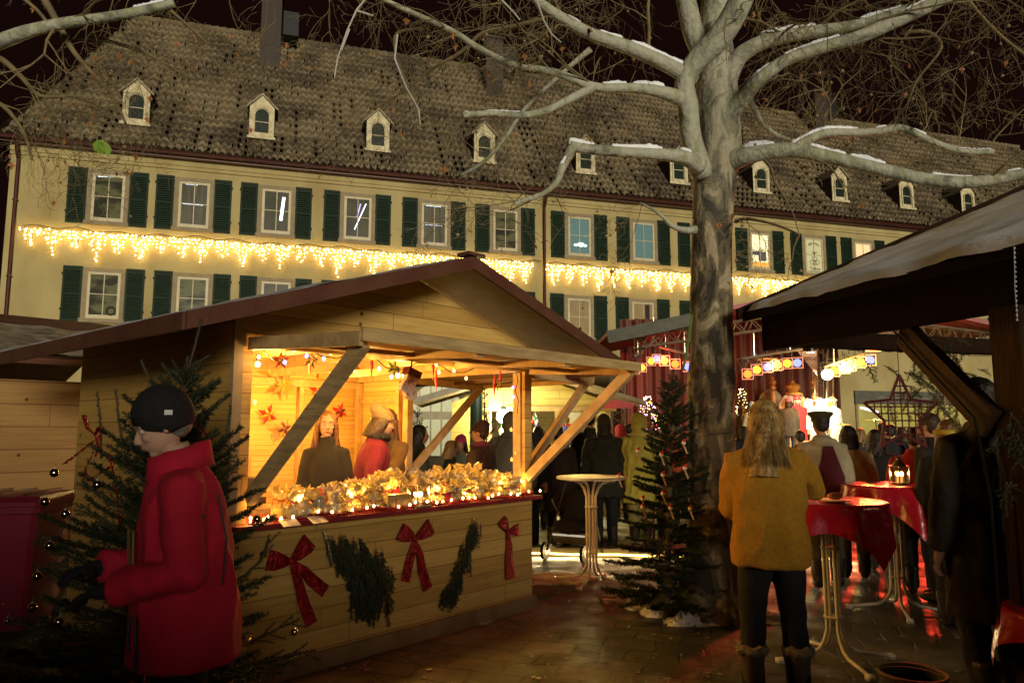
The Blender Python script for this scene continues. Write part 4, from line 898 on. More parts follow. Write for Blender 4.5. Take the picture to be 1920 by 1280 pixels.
# round bin rim at the bottom edge
rb = at(1712, 1285, 3.15); rb.z = 0; hh = at(1712, 1270, 3.0).z - .02
t = thing('round_bin', 'rim of a dark round bin cut by the bottom edge of the photo', 'bin', rb); k = MB(); k.lathe((0, 0, 0), [(.10, 0), (.125, hh - .02), (.12, hh - .02), (.09, .02)], 36); k.build('drum', M('bin_dark', (.03, .025, .02), .7), t); k = MB(); k.tube([(.125 * math.cos(2 * PI * i / 40), .125 * math.sin(2 * PI * i / 40), hh - .01) for i in range(41)], .008, 6); k.build('rim', M('bin_rim', (.10, .08, .05), .7, metal=.2), t)

# ================= things on and in the stall
cello = M('cellophane', (.85, .62, .20), .10, col2=(.55, .33, .07), ns=30, bump=1.0, bs=55, trans=.30, emit=(1, .55, .12), es=.04, coat=.6, detail=6)
cello2 = M('cellophane_clear', (.62, .55, .40), .10, col2=(.42, .32, .18), ns=26, bump=1.0, bs=40, trans=.3, coat=.7)
gifts = [M('gift_red', (.35, .01, .01), .4), M('gift_gold', (.5, .28, .05), .35), M('gift_brown', (.2, .09, .03), .6), M('gift_cream', (.6, .5, .3), .5)]
ORD = ['first', 'second', 'third', 'fourth', 'fifth', 'sixth', 'seventh', 'eighth', 'ninth', 'tenth', 'eleventh', 'twelfth', 'thirteenth', 'fourteenth', 'fifteenth', 'sixteenth', 'seventeenth', 'eighteenth', 'nineteenth', 'twentieth']
gcol = ('red', 'gold', 'brown', 'cream')
def gift_bag(loc, s, i, lab):
    t = thing('gift_bag', f'cellophane bag with {gcol[i % 4]} sweets, ' + lab, 'gift bag', loc, rnd.uniform(0, 6), 'cellophane gift bags on the counter')
    k = MB(); rs = []; n = 26; sq = rnd.uniform(.75, 1.25); ph = rnd.uniform(0, 6); fat = rnd.uniform(.85, 1.5); tl = rnd.uniform(.75, 1.25); lx, ly = rnd.uniform(-.03, .03), rnd.uniform(-.03, .03)
    prof = [(.03, 0), (.052 * fat, .004), (.062 * fat, .035), (.056 * fat, .07), (.035, .095), (.014, .108), (.012, .114), (.032, .13), (.055, .148), (.070, .155 + .02 * tl), (.082, .160 + .03 * tl)]
    for q, (r, z) in enumerate(prof):
        amp = .12 if q < 5 else (.08 if q < 7 else .42)
        rs.append([Vector((s * (r * (1 + amp * math.sin((5 if q < 5 else 8) * a + ph + q) + amp * .8 * rnd.uniform(-1, 1)) * math.cos(a) * sq + (lx if q > 6 else 0)), s * (r * (1 + amp * math.cos(4 * a + ph) + amp * .6 * rnd.uniform(-1, 1)) * math.sin(a) + (ly if q > 6 else 0)), s * z * (1 + (.16 * math.sin(6 * a + ph) + .06 * rnd.uniform(-1, 1) if q > 7 else 0)))) for a in [2 * PI * u / n for u in range(n)]])
    k.rings(rs, caps=False); k.build('wrapper', (cello, cello2, cello)[i % 3], t, smooth=False)
    k = MB(); k.ball((0, 0, s * .045), s * .040 * fat, 2, (1, 1, .8), jit=.16); k.build('contents', gifts[i % 4], t)
    k = MB(); k.lathe((0, 0, s * .106), [(s * .015, 0), (s * .018, .004), (s * .015, .009)], 10)
    for a in (.4, 2.4, 4.2): k.tube([(0, 0, s * .11), (s * .05 * math.cos(a), s * .05 * math.sin(a), s * .125), (s * .07 * math.cos(a + .3), s * .07 * math.sin(a + .3), s * .08)], .003, 4)
    k.build('ribbon', gifts[0], t)
gi = 0; rg = random.Random(11)
for (x0, x1, n, y, s0, rw) in ((.34, .66, 3, .04, .95, 'far left beside the tea lights'), (.88, 1.30, 6, .06, .80, 'left part of the front row'), (1.68, 2.92, 15, .06, .78, 'right part of the front row'), (.86, 1.5, 7, .17, .92, 'left part of the second row'), (1.5, 2.95, 15, .17, .95, 'right part of the second row'), (.9, 2.95, 19, .30, 1.02, 'third row on the counter'), (1.5, 2.9, 13, .42, 1.15, 'rearmost row on the counter')):
    for i in range(n):
        x = x0 + (x1 - x0) * (i + .5) / n + rg.uniform(-.03, .03)
        gift_bag(SL(x, y + rg.uniform(-.035, .035), 1.036), s0 * rg.uniform(.75, 1.25), gi, f'{ORD[i]} from left, {rw}'); gi += 1
for i, (x, y, r, c, l) in enumerate(((.80, .0, .034, (.02, .03, .08), 'dark blue glass ball'), (.74, -.03, .022, (.5, .5, .5), 'small silver glass ball'), (1.22, -.04, .03, (.03, .02, .02), 'black shiny ball'), (2.10, -.03, .028, (.4, .01, .01), 'red glass ball'), (2.42, -.02, .032, (.5, .3, .05), 'gold glass ball'))):
    k = MB(); k.ball((0, 0, r), r, 3); k.tube([(0, 0, 2 * r - .003), (0, 0, 2 * r + .008)], r * .25, 8); o = k.build('glass_ball', M('glass_ball_%d' % i, c, .08, coat=1), smooth=True); o.location = SL(x, y, 1.036); tag(o, l + ' lying in the tinsel on the front of the counter', 'ornament')
for i, (x, y) in enumerate(((.76, .12), (1.46, .10), (1.98, .08))):
    k = MB(); k.lathe((0, 0, 0), [(.075, 0), (.06, .05), (.035, .12), (.006, .19)], 14); o = k.build('felt_cone', M('felt_cone_red', (.30, .008, .02), .9, bump=.4), smooth=True); o.location = SL(x, y, 1.036); tag(o, ('left', 'middle', 'right')[i] + ' dark red felt cone standing among the gift bags', 'decoration', 'red felt cones')
# glass jars on the left
for i, x in enumerate((.47, .60, .72)):
    t = thing('cookie_jar', ('tall', 'middle', 'right')[i] + ' round glass jar of sweets at the left end of the counter', 'jar', SL(x + .06, -.01, 1.036)); k = MB(); k.lathe((0, 0, 0), [(.03, 0), (.055, .02), (.06, .06), (.045, .10), (.035, .115), (.05, .13 + .02 * i)], 20); k.build('glass', cello2, t, smooth=True); k = MB(); k.ball((0, 0, .05), .04, 2, jit=.12); k.build('sweets', gifts[(i + 1) % 4], t)
# tinsel garland on the counter edge
def tinsel(pts, r, n, mat, label, cat='garland', name='tinsel_garland', w=.006):
    k = MB(); L = len(pts) - 1
    for i in range(n):
        q = rg.uniform(0, L - 1e-3); a = int(q); p = Vector(pts[a]).lerp(Vector(pts[a + 1]), q - a)
        d = Vector((rg.gauss(0, 1), rg.gauss(0, 1), rg.gauss(0, 1))).normalized() * r * rg.uniform(.5, 1.1); s_ = d.orthogonal().normalized() * w
        k.add([p - s_ * .5, p + s_ * .5, p + d], [(0, 1, 2)])
    o = k.build(name, mat); return tag(o, label, cat)
redfoil = M('red_foil', (.42, .01, .015), .25, metal=.6, col2=(.14, .003, .008), ns=30, bump=.9, bs=60)
silverfoil = M('silver_foil', (.6, .6, .6), .2, metal=.9, bump=.8, bs=50)
tinsel([SL(.12 + i * .12, -.06 + .02 * math.sin(i * 1.1), 1.05 + .012 * math.sin(i * 1.7)) for i in range(25)], .045, 3600, redfoil, 'red tinsel garland laid along the front edge of the stall counter')
# warm fairy lights along the counter
t = thing('counter_fairy_lights', 'string of warm fairy lights twisted into the red tinsel on the counter', 'fairy lights', SL(1.5, -.05, 1.05), 0)
k = MB(); cp = [SL(.12 + i * .1, -.07 + .03 * math.sin(i * 1.9), 1.06 + .01 * math.cos(i * 1.3)) for i in range(30)]; k.tube(cp, .003, 4); k.build('wire', blackm, t, world=True)
cbm = E('counter_bulb', (1, .60, .18), 26)
for i in range(0, 30):
    p = cp[i] + Vector((rg.uniform(-.02, .02), rg.uniform(-.02, .02), .012)); k = MB(); k.ball(p, .0095, 1, (1, 1, 1.3)); k.build('bulb', cbm, t, world=True)
for (x, e) in ((.15, 4), (.5, 3), (.95, 3.5), (1.35, 3), (1.8, 3.5), (2.2, 4.5), (2.6, 4.5), (2.9, 3)): lamp('POINT', SL(x, .0, 1.17), e, (1, .50, .10), .02, parent=t)
for j, (x, y) in enumerate(((.13, -.02), (.18, .0), (.23, -.03), (.28, .0), (.15, -.05), (.2, -.06))):
    tt = thing('tea_light', 'lit tea light in the cluster at the left end of the counter', 'candle', SL(x, y, 1.036), 0, 'tea lights at the left end of the counter'); k = MB(); k.lathe((0, 0, 0), [(.016, 0), (.016, .012), (.002, .013)], 12); k.build('cup', M('tea_cup', (.6, .6, .6), .3, metal=.8), tt); k = MB(); k.lathe((0, 0, .014), [(.003, 0), (.006, .010), (.001, .026)], 8); k.build('flame', flame, tt)
candle_lantern(SL(1.58, -.03, 1.036), 'metal lantern with a lit candle at the middle of the stall counter', 1.15, energy=3, rz=ST_A)
# box front reading 1, price cards
t = thing('price_box', 'small plain wooden box marked 1 on the counter left of the lantern', 'box', SL(1.36, -.05, 1.036), ST_A); k = MB(); k.bb((-.11, 0, 0), (.11, .09, .115)); k.build('box', M('light_card', (.30, .19, .07), .6, bump=.1), t)
txt('1', .09, (-.03, -.004, .02), (PI / 2, 0, 0), M('pen_red', (.25, .03, .02), .6), 'number', t)
for i, x in enumerate((.36, .58)): 
    k = MB(); k.box((0, 0, 0), (.13, .085, .003), Matrix.Rotation(.5, 3, 'X')); o = k.build('price_card', M('card_white', (.6, .55, .5), .6)); o.location = SL(x, -.115, 1.035); o.rotation_euler = (0, 0, ST_A + .1 * i); tag(o, ('left', 'right')[i] + ' blank white card leaning on the front edge of the counter', 'card')
# till boxes at left rear of the counter
t = thing('storage_crate', 'stack of dark trays and cardboard behind the left post', 'crate', SL(.5, 1.0, .1), ST_A); k = MB(); k.bb((-.3, -.3, 0), (.35, .3, .95)); k.build('cabinet', pine_beam, t)
for z in (.98, 1.06, 1.13): k = MB(); k.bb((-.25, -.25, z), (.2, .25, z + .05)); k.build('tray', M('tray_dark', (.06, .04, .04), .5), t)
k = MB(); k.box((0, 0, 1.26), (.3, .2, .14), Matrix.Rotation(.3, 3, 'Z')); k.build('carton', M('carton', (.45, .27, .1), .7), t)
# paper stars on the rear wall
def paper_star(p, r, m1, m2, label, n=4, rot=.4):
    t = thing('paper_star', label, 'star', p, ST_A, 'paper stars in the stall')
    for (mm, rr, ro, y) in ((m1, r, rot, -.0), (m2, r * .72, rot + PI / n, -.012)):
        k = MB()
        for q in range(n):
            a = ro + 2 * PI * q / n; tip = Vector((math.sin(a) * rr, y, math.cos(a) * rr)); w1 = Vector((math.sin(a + .5) * rr * .42, y, math.cos(a + .5) * rr * .42)); w2 = Vector((math.sin(a - .5) * rr * .42, y, math.cos(a - .5) * rr * .42)); mid = Vector((0, y - .02, 0))
            k.add([mid, w1, tip, tip + Vector((0, .001, 0)), w2], [(0, 1, 2), (0, 3, 4)])
        k.build('points', mm, t)
pr, pgold, pbrown, pplum = M('paper_red', (.55, .02, .02), .5), M('paper_gold', (.6, .42, .08), .3, metal=.4), M('paper_kraft', (.38, .22, .07), .6), M('paper_plum', (.10, .008, .02), .5)
for (px, py, r, a, c, l, n) in ((499, 777, .13, pr, pgold, 'red and gold paper star, lowest left on the planked wall', 4), (526, 723, .17, pbrown, pgold, 'kraft and gold paper star high on the wall stud', 5), (593, 734, .12, pr, pbrown, 'red paper star in the middle of the planked wall', 4), (634, 771, .12, pr, pplum, 'red star with a dark centre above the girl', 4), (525, 803, .13, pbrown, pplum, 'kraft and dark paper star low on the wall stud', 4)):
    p = on_back(px, py); p.y = 2.58 if px in (526, 525) else 2.63; paper_star(SM @ p, r, a, c, l, n)
# hung decorations under the flap: wire, coloured bulbs, spindles, stars, stocking
t = thing('flap_light_chain', 'dark cable with coloured bulbs looped under the lifted flap', 'fairy lights', SL(1.5, -.1, 2.15), 0)
chainpx = [(478, 655), (487, 650), (500, 664), (514, 674), (527, 679), (536, 660), (540, 653), (585, 656), (600, 667), (615, 669), (632, 672), (650, 665), (680, 660), (708, 675), (722, 688), (740, 693), (765, 692), (780, 680), (815, 681), (830, 687), (845, 698), (870, 698), (890, 690)]
k = MB(); cps = [SM @ on_front(x, y, -.03) for x, y in chainpx]; k.tube(cps, .004, 5)
dr = [SM @ on_front(x, y, -.03) for x, y in ((968, 697), (971, 715), (966, 732), (972, 750), (970, 775))]; k.tube(dr, .004, 5); k.build('cable', blackm, t, world=True)
bc = {'y': (1, .62, .2), 'b': (.12, .25, 1), 'g': (.1, .9, .55), 'p': (1, .15, .6), 'o': (1, .35, .08)}
for (x, y, c) in ((478, 650, 'y'), (485, 669, 'y'), (534, 679, 'b'), (552, 655, 'b'), (575, 667, 'b'), (607, 672, 'b'), (620, 662, 'y'), (645, 679, 'y'), (663, 694, 'y'), (711, 691, 'g'), (734, 706, 'g'), (756, 704, 'y'), (818, 683, 'y'), (823, 698, 'y'), (851, 695, 'y'), (874, 709, 'y'), (962, 726, 'p'), (963, 744, 'p'), (478, 754, 'o')):
    p = SM @ on_front(x, y, -.03); k = MB(); k.ball(p, .012, 2, (1, 1, 1.4)); k.build('bulb', E('chain_bulb_' + c, bc[c], 7), t, world=True)
for (x, e) in ((.15, 2), (1.0, 2), (1.9, 2), (2.5, 1.5)): lamp('POINT', SL(x, -.12, 2.1), e, (1, .55, .15), .02, parent=t)
for i, (x, y, ln) in enumerate(((581, 678, .12), (697, 683, .11), (812, 688, .12), (818, 712, .10), (927, 722, .12), (938, 708, .12))):
    p = SM @ on_front(x, y, -.2); k = MB(); k.lathe((0, 0, -ln), [(.001, 0), (.012, ln * .8), (.016, ln), (.012, ln * 1.2), (.001, ln * 2)], 8); k.tube([(0, 0, ln), (0, 0, 2.2 - p.z)], .0015, 3); o = k.build('hanging_spindle', pr); o.location = p
    tag(o, ('red paper spindle left of the front strut', 'red spindle left of the stocking', 'upper red spindle right of the stocking', 'lower red spindle right of the stocking', 'short red spindle near the right post beside a small star', 'long red spindle nearest the right post')[i], 'ornament', 'red hanging spindles')
for i, (x, y, c, l) in enumerate(((527, 675, pr, 'red star hanging at the left end of the light chain'), (583, 674, pbrown, 'kraft star hanging behind the first spindle'), (738, 690, M('paper_green', (.02, .22, .06), .4), 'green star hanging left of the stocking'), (663, 686, pr, 'red star half hidden behind the diagonal strut'), (934, 720, pplum, 'dark red star hanging near the right post'))):
    p = SM @ on_front(x, y, -.1); paper_star(p, .075, c, pgold, l, 5, .2 * i)
for i, (x, y) in enumerate(((970, 675 + 20), (962, 760), (959, 805), (968, 842), (960, 855), (972, 870))):
    if i == 0: continue
    p = SM @ on_front(x, y + (0 if i < 3 else 6), -.1); k = MB(); k.prism(star_poly(0, 0, .022, 0), (0, .008, 0)); o = k.build('glowing_star', E('star_amber', (1, .45, .06), 3)); o.location = p; o.rotation_euler = (0, 0, ST_A)
    tag(o, ('', 'amber star light high beside the right post', 'amber star light at face height by the right post', 'amber star light above the gift bags at right', 'tiny amber star light low by the right post', 'lowest amber star light beside the right post')[i], 'star light', 'amber star lights by the right post')
# stocking
p = SM @ on_front(772, 722, .02)
t = thing('christmas_stocking', 'white felt stocking with a red cuff hanging under the flap', 'stocking', p, ST_A - .2)
def pg(pts, off): return [SM @ on_front(460 + x / 5.56, 620 + y / 5.56, off) - p for x, y in pts]
nrm_ = SM.to_3x3() @ Vector((0, 1, 0)); t.rotation_euler = (0, 0, 0)
k = MB(); k.prism(pg([(1702, 430), (1822, 488), (1772, 590), (1803, 640), (1795, 700), (1742, 725), (1700, 700), (1668, 640), (1622, 605), (1640, 550), (1682, 500)], .10), nrm_ * .05); me = soft(k, .007, 5); mesh_obj('sock', me, M('felt_white', (.55, .42, .36), .9, col2=(.32, .14, .10), ns=26, contrast=(.54, .6)), t)
k = MB(); k.prism(pg([(1718, 372), (1848, 438), (1826, 500), (1695, 442)], .115), nrm_ * .075); k.build('cuff', M('cuff_red', (.12, .008, .012), .8), t); k = MB(); k.tube(pg([(1722, 385), (1732, 350), (1738, 310)], .06), .008, 5); k.build('loop', M('cuff_red', (.12, .008, .012), .8), t)
# bows on the front
def bow(px, py, s, seed, label, rot=0, tails=((-.18, -.62), (.22, -.5))):
    r_ = random.Random(seed); p = on_front(px, py, .02); t = thing('foil_bow', label, 'bow', SM @ p, ST_A, 'red foil bows on the counter front')
    def rb(pts, wd, nm):
        k = MB(); vs = []; n = len(pts)
        for i, (x, y, z) in enumerate(pts):
            a = Vector(pts[max(i - 1, 0)]); c = Vector(pts[min(i + 1, n - 1)]); d = (c - a).normalized(); u = Vector((-d.z, 0, d.x)); w_ = wd[i] if hasattr(wd, '__len__') else wd
            for q in (-1, -.33, .33, 1): vs.append(Vector((x, y + r_.uniform(-.006, .006), z)) * 1.0 + u * w_ * q)
        fs = [(i * 4 + q, i * 4 + q + 1, i * 4 + q + 5, i * 4 + q + 4) for i in range(n - 1) for q in range(3)]
        k.add([(Matrix.Rotation(rot, 3, 'Y') @ Vector(v)) * s for v in vs], fs); o = k.build(nm, redfoil, t); m_ = o.modifiers.new('t', 'SOLIDIFY'); m_.thickness = .003
    for sg in (-1, 1):
        rb([(0, -.03, 0), (sg * .10, -.07, .05), (sg * .24, -.09, .12), (sg * .33, -.06, .17)], [.03, .08, .125, .14], 'loop'); rb([(sg * .33, -.055, .17), (sg * .2, -.02, .09), (0, -.015, 0)], [.14, .10, .03], 'loop')
    for (tx, tz) in tails: rb([(0, -.02, 0), (tx * .35, -.04, tz * .3), (tx * .6, -.015, tz * .6), (tx, -.03, tz)], [.03, .07, .085, .09], 'tail')
    k = MB(); k.ball((0, -.045 * s, 0), .045 * s, 2, (1, .6, 1), jit=.06); k.build('knot', redfoil, t)
bow(543, 1052, .50, 1, 'large red foil bow at the left of the counter front', -.28, ((.10, -.95), (.42, -.62)))
bow(776, 1010, .50, 2, 'wide red foil bow between the two fir bunches', -.03, ((-.2, -.62), (.26, -.82)))
bow(950, 996, .40, 3, 'small red foil bow near the right corner of the counter front', .42, ((.45, -.95), (.58, -.88)))
# ================= vegetation
fir_g = M('fir_needles', (.010, .024, .010), .7, spec=.2, col2=(.018, .036, .016), ns=12)
fir_w = M('fir_wood', (.09, .055, .03), .8)
def needles(k, pts, nl, n, r_, w=.0016, flat=.35):
    pts = [Vector(p) for p in pts]; L = len(pts) - 1
    for i in range(n):
        q = L * (i + r_.random()) / n; a = min(int(q), L - 1); d = (pts[a + 1] - pts[a]); p = pts[a] + d * (q - a)
        if d.length < 1e-6: continue
        d.normalize(); x = d.cross(Vector((0, 0, 1)));
        if x.length < .05: x = d.cross(Vector((1, 0, 0)))
        x.normalize(); y = x.cross(d); an = r_.uniform(0, 2 * PI); o = (x * math.cos(an) + y * math.sin(an)); tip = p + (o * .8 + d * .55) * nl * r_.uniform(.7, 1.15); s = d * w
        k.add([p - s, p + s, tip], [(0, 1, 2)])
def fir_branch(kn, kw, base, dirv, L, nl, dens, r_, droop=.15, side=True, w=.0016):
    n = 6; pts = [Vector(base)]; d = Vector(dirv).normalized()
    for i in range(n): d = (d + Vector((r_.uniform(-.06, .06), r_.uniform(-.06, .06), -droop * .25 + r_.uniform(-.05, .05) + (.10 if i > 3 else 0)))).normalized(); pts.append(pts[-1] + d * L / n)
    kw.tube(pts, [max(.0022, .0016 + .012 * L * (1 - i / n)) for i in range(n + 1)], 5)
    needles(kn, pts[1:], nl, int(L * dens), r_, w)
    if side and L > .12:
        m = int(L / .027)
        for i in range(1, m):
            q = i / m; a = min(int(q * n), n - 1); p = pts[a].lerp(pts[a + 1], q * n - a); dd = (pts[a + 1] - pts[a]).normalized(); x = dd.cross(Vector((0, 0, 1)))
            if x.length < .1: x = Vector((1, 0, 0))
            x.normalize(); sg = 1 if i % 2 else -1; sl = L * .42 * (1 - q * .75) * r_.uniform(.7, 1.1)
            if sl < .03: continue
            e = [p]; d2 = (dd * .75 + x * sg * .8 + Vector((0, 0, r_.uniform(-.15, .2)))).normalized()
            for _ in range(3): d2 = (d2 + dd * .12).normalized(); e.append(e[-1] + d2 * sl / 3)
            kw.tube(e, .0018, 3, caps=False); needles(kn, e, nl, max(8, int(sl * dens)), r_, w)
def fir(loc, h, r, seed, label, nl=.018, dens=420, whorl=.16, group=None, z0=.12, per=6, up=.25, w=.0016, name='fir_tree', lean=(0, 0)):
    r_ = random.Random(seed); t = thing(name, label, 'tree', loc, 0, group); kn, kw = MB(), MB()
    def tp(z): return Vector((lean[0] * z / h, lean[1] * z / h, z))
    kw.tube([tp(z) for z in (0, h * .3, h * .6, h * .9, h)], [.012 * h + .008, .010 * h + .006, .006 * h + .004, .004, .003], 7)
    needles(kn, [tp(h * .75), tp(h * .88), tp(h)], nl, int(.25 * h * dens), r_, w)
    z = z0 * h; q = 0
    while z < h * .93:
        L = r * (1 - z / h) ** .75 + .05
        for i in range(per):
            a = 2 * PI * (i + .5 * (q % 2)) / per + r_.uniform(-.3, .3); fir_branch(kn, kw, tp(z + r_.uniform(-.04, .04)), (math.cos(a), math.sin(a), up + .9 * (z / h) ** 2), L * r_.uniform(.75, 1.1), nl, dens, r_, w=w)
        z += whorl * (1 - .35 * z / h); q += 1
    kw.build('trunk', fir_w, t); kn.build('crown', fir_g, t)
    return t
bauble_m = M('silver_bauble', (.62, .58, .48), .08, metal=1, col2=(.55, .5, .4))
def bauble(p, r, label, mat=bauble_m, group='silver baubles on the near fir'):
    t = thing('bauble', label, 'bauble', p, 0, group); k = MB(); k.ball((0, 0, 0), r, 3); k.build('ball', mat, t, smooth=True); k = MB(); k.tube([(0, 0, r * .95), (0, 0, r * 1.2)], r * .22, 8); k.tube([(0, 0, r * 1.2), (.002, 0, r * 2.4)], .0012, 3); k.build('cap', alu, t)
# near Christmas tree (lower left)
nf = at(255, 800, 3.55); nf.z = 0
fir(nf + Vector((.03, .0, 0)), 2.0, .80, 5, 'tall decorated fir in the left foreground behind the man in red', nl=.021, dens=620, whorl=.115, per=9, up=.35, w=.0026, lean=(.20, 0))
for i, (px, py) in enumerate(((102, 886), (182, 908), (84, 940), (122, 963), (93, 1022), (70, 1079), (61, 1138), (120, 1128), (14, 1163), (482, 972), (494, 1038), (552, 1184), (110, 1165))):
    w_ = ['on the upper left side branch', 'left of the man’s cap, below the first', 'small, beside the bin lid', 'below the second one left of the man', 'beside the middle of the bin', 'low beside the bin', 'large, low left', 'in the shade near the bead chain', 'at the left edge above the ground', 'at the left end of the stall counter', 'below the counter, left of the big bow', 'lowest, right of the man in front of the boards', 'deep in the low left branches'][i]
    bauble(at(px, py, 3.35 if px < 400 else 3.9), .0195 if px > 20 else .014, 'silver bauble ' + w_)
def tri_chain(pxs, Y, mat, label, r=.0035, step=.012):
    pts = [at(x, y, Y) for x, y in pxs]; k = MB()
    for a in range(len(pts) - 1):
        m = max(1, int((pts[a + 1] - pts[a]).length / step))
        for i in range(m): k.ball(pts[a].lerp(pts[a + 1], i / m), r, 1)
    return tag(k.build('bead_chain', mat, smooth=True), label, 'bead chain', 'silver bead chains')
beadm = M('bead_silver', (.6, .55, .4), .15, metal=1)
tri_chain([(0, 1128), (20, 1140), (35, 1158), (55, 1166), (75, 1164), (90, 1155)], 3.3, beadm, 'bead chain sagging at the far left edge')
tri_chain([(150, 1172), (165, 1196), (185, 1217), (205, 1230), (228, 1236), (250, 1234), (278, 1221)], 3.2, beadm, 'bead chain hanging in an arc beside the man’s jacket hem')
tri_chain([(73, 1190), (72, 1215), (72, 1240)], 3.2, beadm, 'short vertical end of bead chain low on the left')
tri_chain([(465, 1202), (475, 1188), (490, 1175)], 3.6, beadm, 'short piece of bead chain right of the man’s jacket')
def tin(pxs, Y, n, label, m=redfoil, r=.012): return tinsel([at(x, y, Y) for x, y in pxs], r, n, m, label)
tin([(118, 870), (140, 855), (165, 835), (190, 815), (160, 880), (165, 900), (215, 870)], 3.4, 500, 'red tinsel strand on the left of the near fir')
tin([(205, 850), (215, 900), (222, 950), (225, 990), (210, 1010)], 3.4, 420, 'red tinsel strand hanging beside the man’s chest')
tin([(362, 790), (375, 802), (388, 815)], 3.3, 150, 'red tinsel loop behind the man’s cap')
pb = at(178, 815, 3.5); t = thing('foil_bow', 'dark red bow high on the left side of the near fir', 'bow', pb)
k = MB()
for sg in (-1, 1): k.tube([(0, 0, 0), (sg * .03, -.01, .03), (sg * .05, -.01, .05 - .04 * sg)], [.008, .026, .03], 8, ell=.3)
k.tube([(0, 0, 0), (.02, 0, -.05), (.01, 0, -.10)], [.008, .012, .012], 6, ell=.3); k.build('loops', redfoil, t)
# small fir by the trunk
sf = at(1232, 900, 6.75); sf.z = 0
fir(sf + Vector((.05, 0, 0)), 2.2, .56, 8, 'small fir with felt santas beside the plane trunk', nl=.028, dens=300, whorl=.11, per=7, up=.16, w=.006, z0=.06, lean=(.12, 0))
for i, (px, py) in enumerate(((1196, 845), (1240, 852), (1282, 830), (1284, 877), (1243, 890), (1160, 893), (1205, 935), (1205, 950), (1257, 952), (1294, 953), (1243, 925))):
    p = at(px, py, 6.2); t = thing('santa_ornament', 'peg santa with red cap, ' + ('highest left', 'high centre', 'topmost right', 'right, below the topmost', 'middle of the tree', 'on the tip reaching the table', 'lower left', 'lowest left', 'lower centre', 'lowest right', 'centre left')[i] + ' on the small fir', 'ornament', p, 0, 'peg santas on the small fir'); k = MB(); k.ball((0, 0, 0), .018, 2); k.build('beard', M('felt_cream', (.75, .68, .58), .9), t)
    k = MB(); k.lathe((0, 0, .008), [(.018, 0), (.011, .015), (.002, .03)], 10, R=Matrix.Rotation(.5, 3, 'Y')); k.build('cap', M('felt_red', (.45, .02, .03), .9), t); k = MB(); k.box((.012, 0, -.05), (.012, .008, .08), Matrix.Rotation(-.35, 3, 'Y')); k.build('stick', pine_beam, t)
# other firs
def bgfir(px, Y, h, r, seed, label, zb=0, **kw):
    p = at(px, 800, Y); p.z = zb; return fir(p, h, r, seed, label, **kw)
bgfir(908, 11.2, 2.45, .45, 21, 'slim fir standing beside the green pole behind the stall', nl=.03, dens=90, whorl=.2, per=6, w=.005, up=.7)
bgfir(782, 11, 2.0, .5, 22, 'bare-looking fir top behind the side opening of the stall', nl=.03, dens=70, whorl=.24, per=5, w=.005, up=.8)
lt = bgfir(1216, 16.8, 2.45, .62, 23, 'fir covered in sparkling fairy lights at the left end of the stage', nl=.03, dens=70, whorl=.2, per=7, w=.006)
lg = bgfir(1393, 19.5, 1.95, .42, 24, 'small golden-lit fir on the stage right of the plane trunk', zb=.8, nl=.03, dens=70, whorl=.2, per=6, w=.006)
def tree_lights(root, h, r, n, cols, seed, es=18):
    r_ = random.Random(seed); ks = {c: MB() for c in cols}
    for i in range(n):
        z = h * (.12 + .86 * r_.random() ** .9); a = r_.uniform(0, 2 * PI); rr = (r * (1 - z / h) ** .75 + .04) * r_.uniform(.5, 1.05); ks[r_.choice(cols)].ball((rr * math.cos(a), rr * math.sin(a), z + .15 * rr), r_.uniform(.007, .013), 1)
    for c in cols: ks[c].build('fairy_lights', E('xmas_' + c, {'w': (1, .8, .5), 'r': (1, .2, .1), 'v': (.8, .3, 1), 'y': (1, .6, .12)}[c], es), root)
tree_lights(lt, 2.45, .62, 330, ['w', 'r', 'v', 'y'], 3, 10); tree_lights(lg, 1.95, .42, 120, ['w', 'y'], 4, 12)
k = MB(); k.tube([(0, 0, 0), (0, 0, 3.2)], .09, 12); k.tube([(0, 0, 0), (0, 0, .12)], .13, 12); o = k.build('green_pole', M('pole_green', (.05, .18, .14), .4)); p = at(893, 800, 10.6); p.z = 0; o.location = p; tag(o, 'green metal pole beside the slim fir behind the stall', 'pole')
# fir bunches on the counter front
def bunch(pxs, label, seed, n, nl=.018, spread=.10, L=(.10, .2), silver=()):
    r_ = random.Random(seed); P = [SM @ on_front(x, y, .04) for x, y in pxs]; t = thing('fir_bunch', label, 'fir branches', P[0], 0, 'fir bunches on the counter front'); kn, kw = MB(), MB()
    for i in range(n):
        q = r_.random() * (len(P) - 1); a = int(q); p = P[a].lerp(P[a + 1], q - a) - P[0] + SM.to_3x3() @ Vector((r_.uniform(-spread, spread), -r_.uniform(0, .05), r_.uniform(-.03, .03)))
        d = (P[min(a + 1, len(P) - 1)] - P[a]).normalized() * .5 + Vector((r_.uniform(-.35, .35), r_.uniform(-.35, .1), -.75)); fir_branch(kn, kw, p, d, r_.uniform(*L), nl, 480, r_, droop=.5, w=.0036)
    kw.build('stems', fir_w, t); kn.build('needles', fir_g, t)
    if silver: tinsel([SM @ on_front(x, y, .09) for x, y in silver], .022, 380, silverfoil, 'silver tinsel at the top of the ' + ('left' if seed == 1 else 'right') + ' fir bunch on the counter front', w=.003)
bunch([(640, 1005), (665, 1040), (690, 1085), (695, 1130)], 'wide dark fir bunch on the counter front between two bows', 1, 170, nl=.022, spread=.16, silver=[(608, 995), (617, 1025), (622, 1060)])
bunch([(690, 1010), (715, 1050), (720, 1080)], 'sprig reaching towards the middle bow from the wide fir bunch', 3, 16, spread=.06)
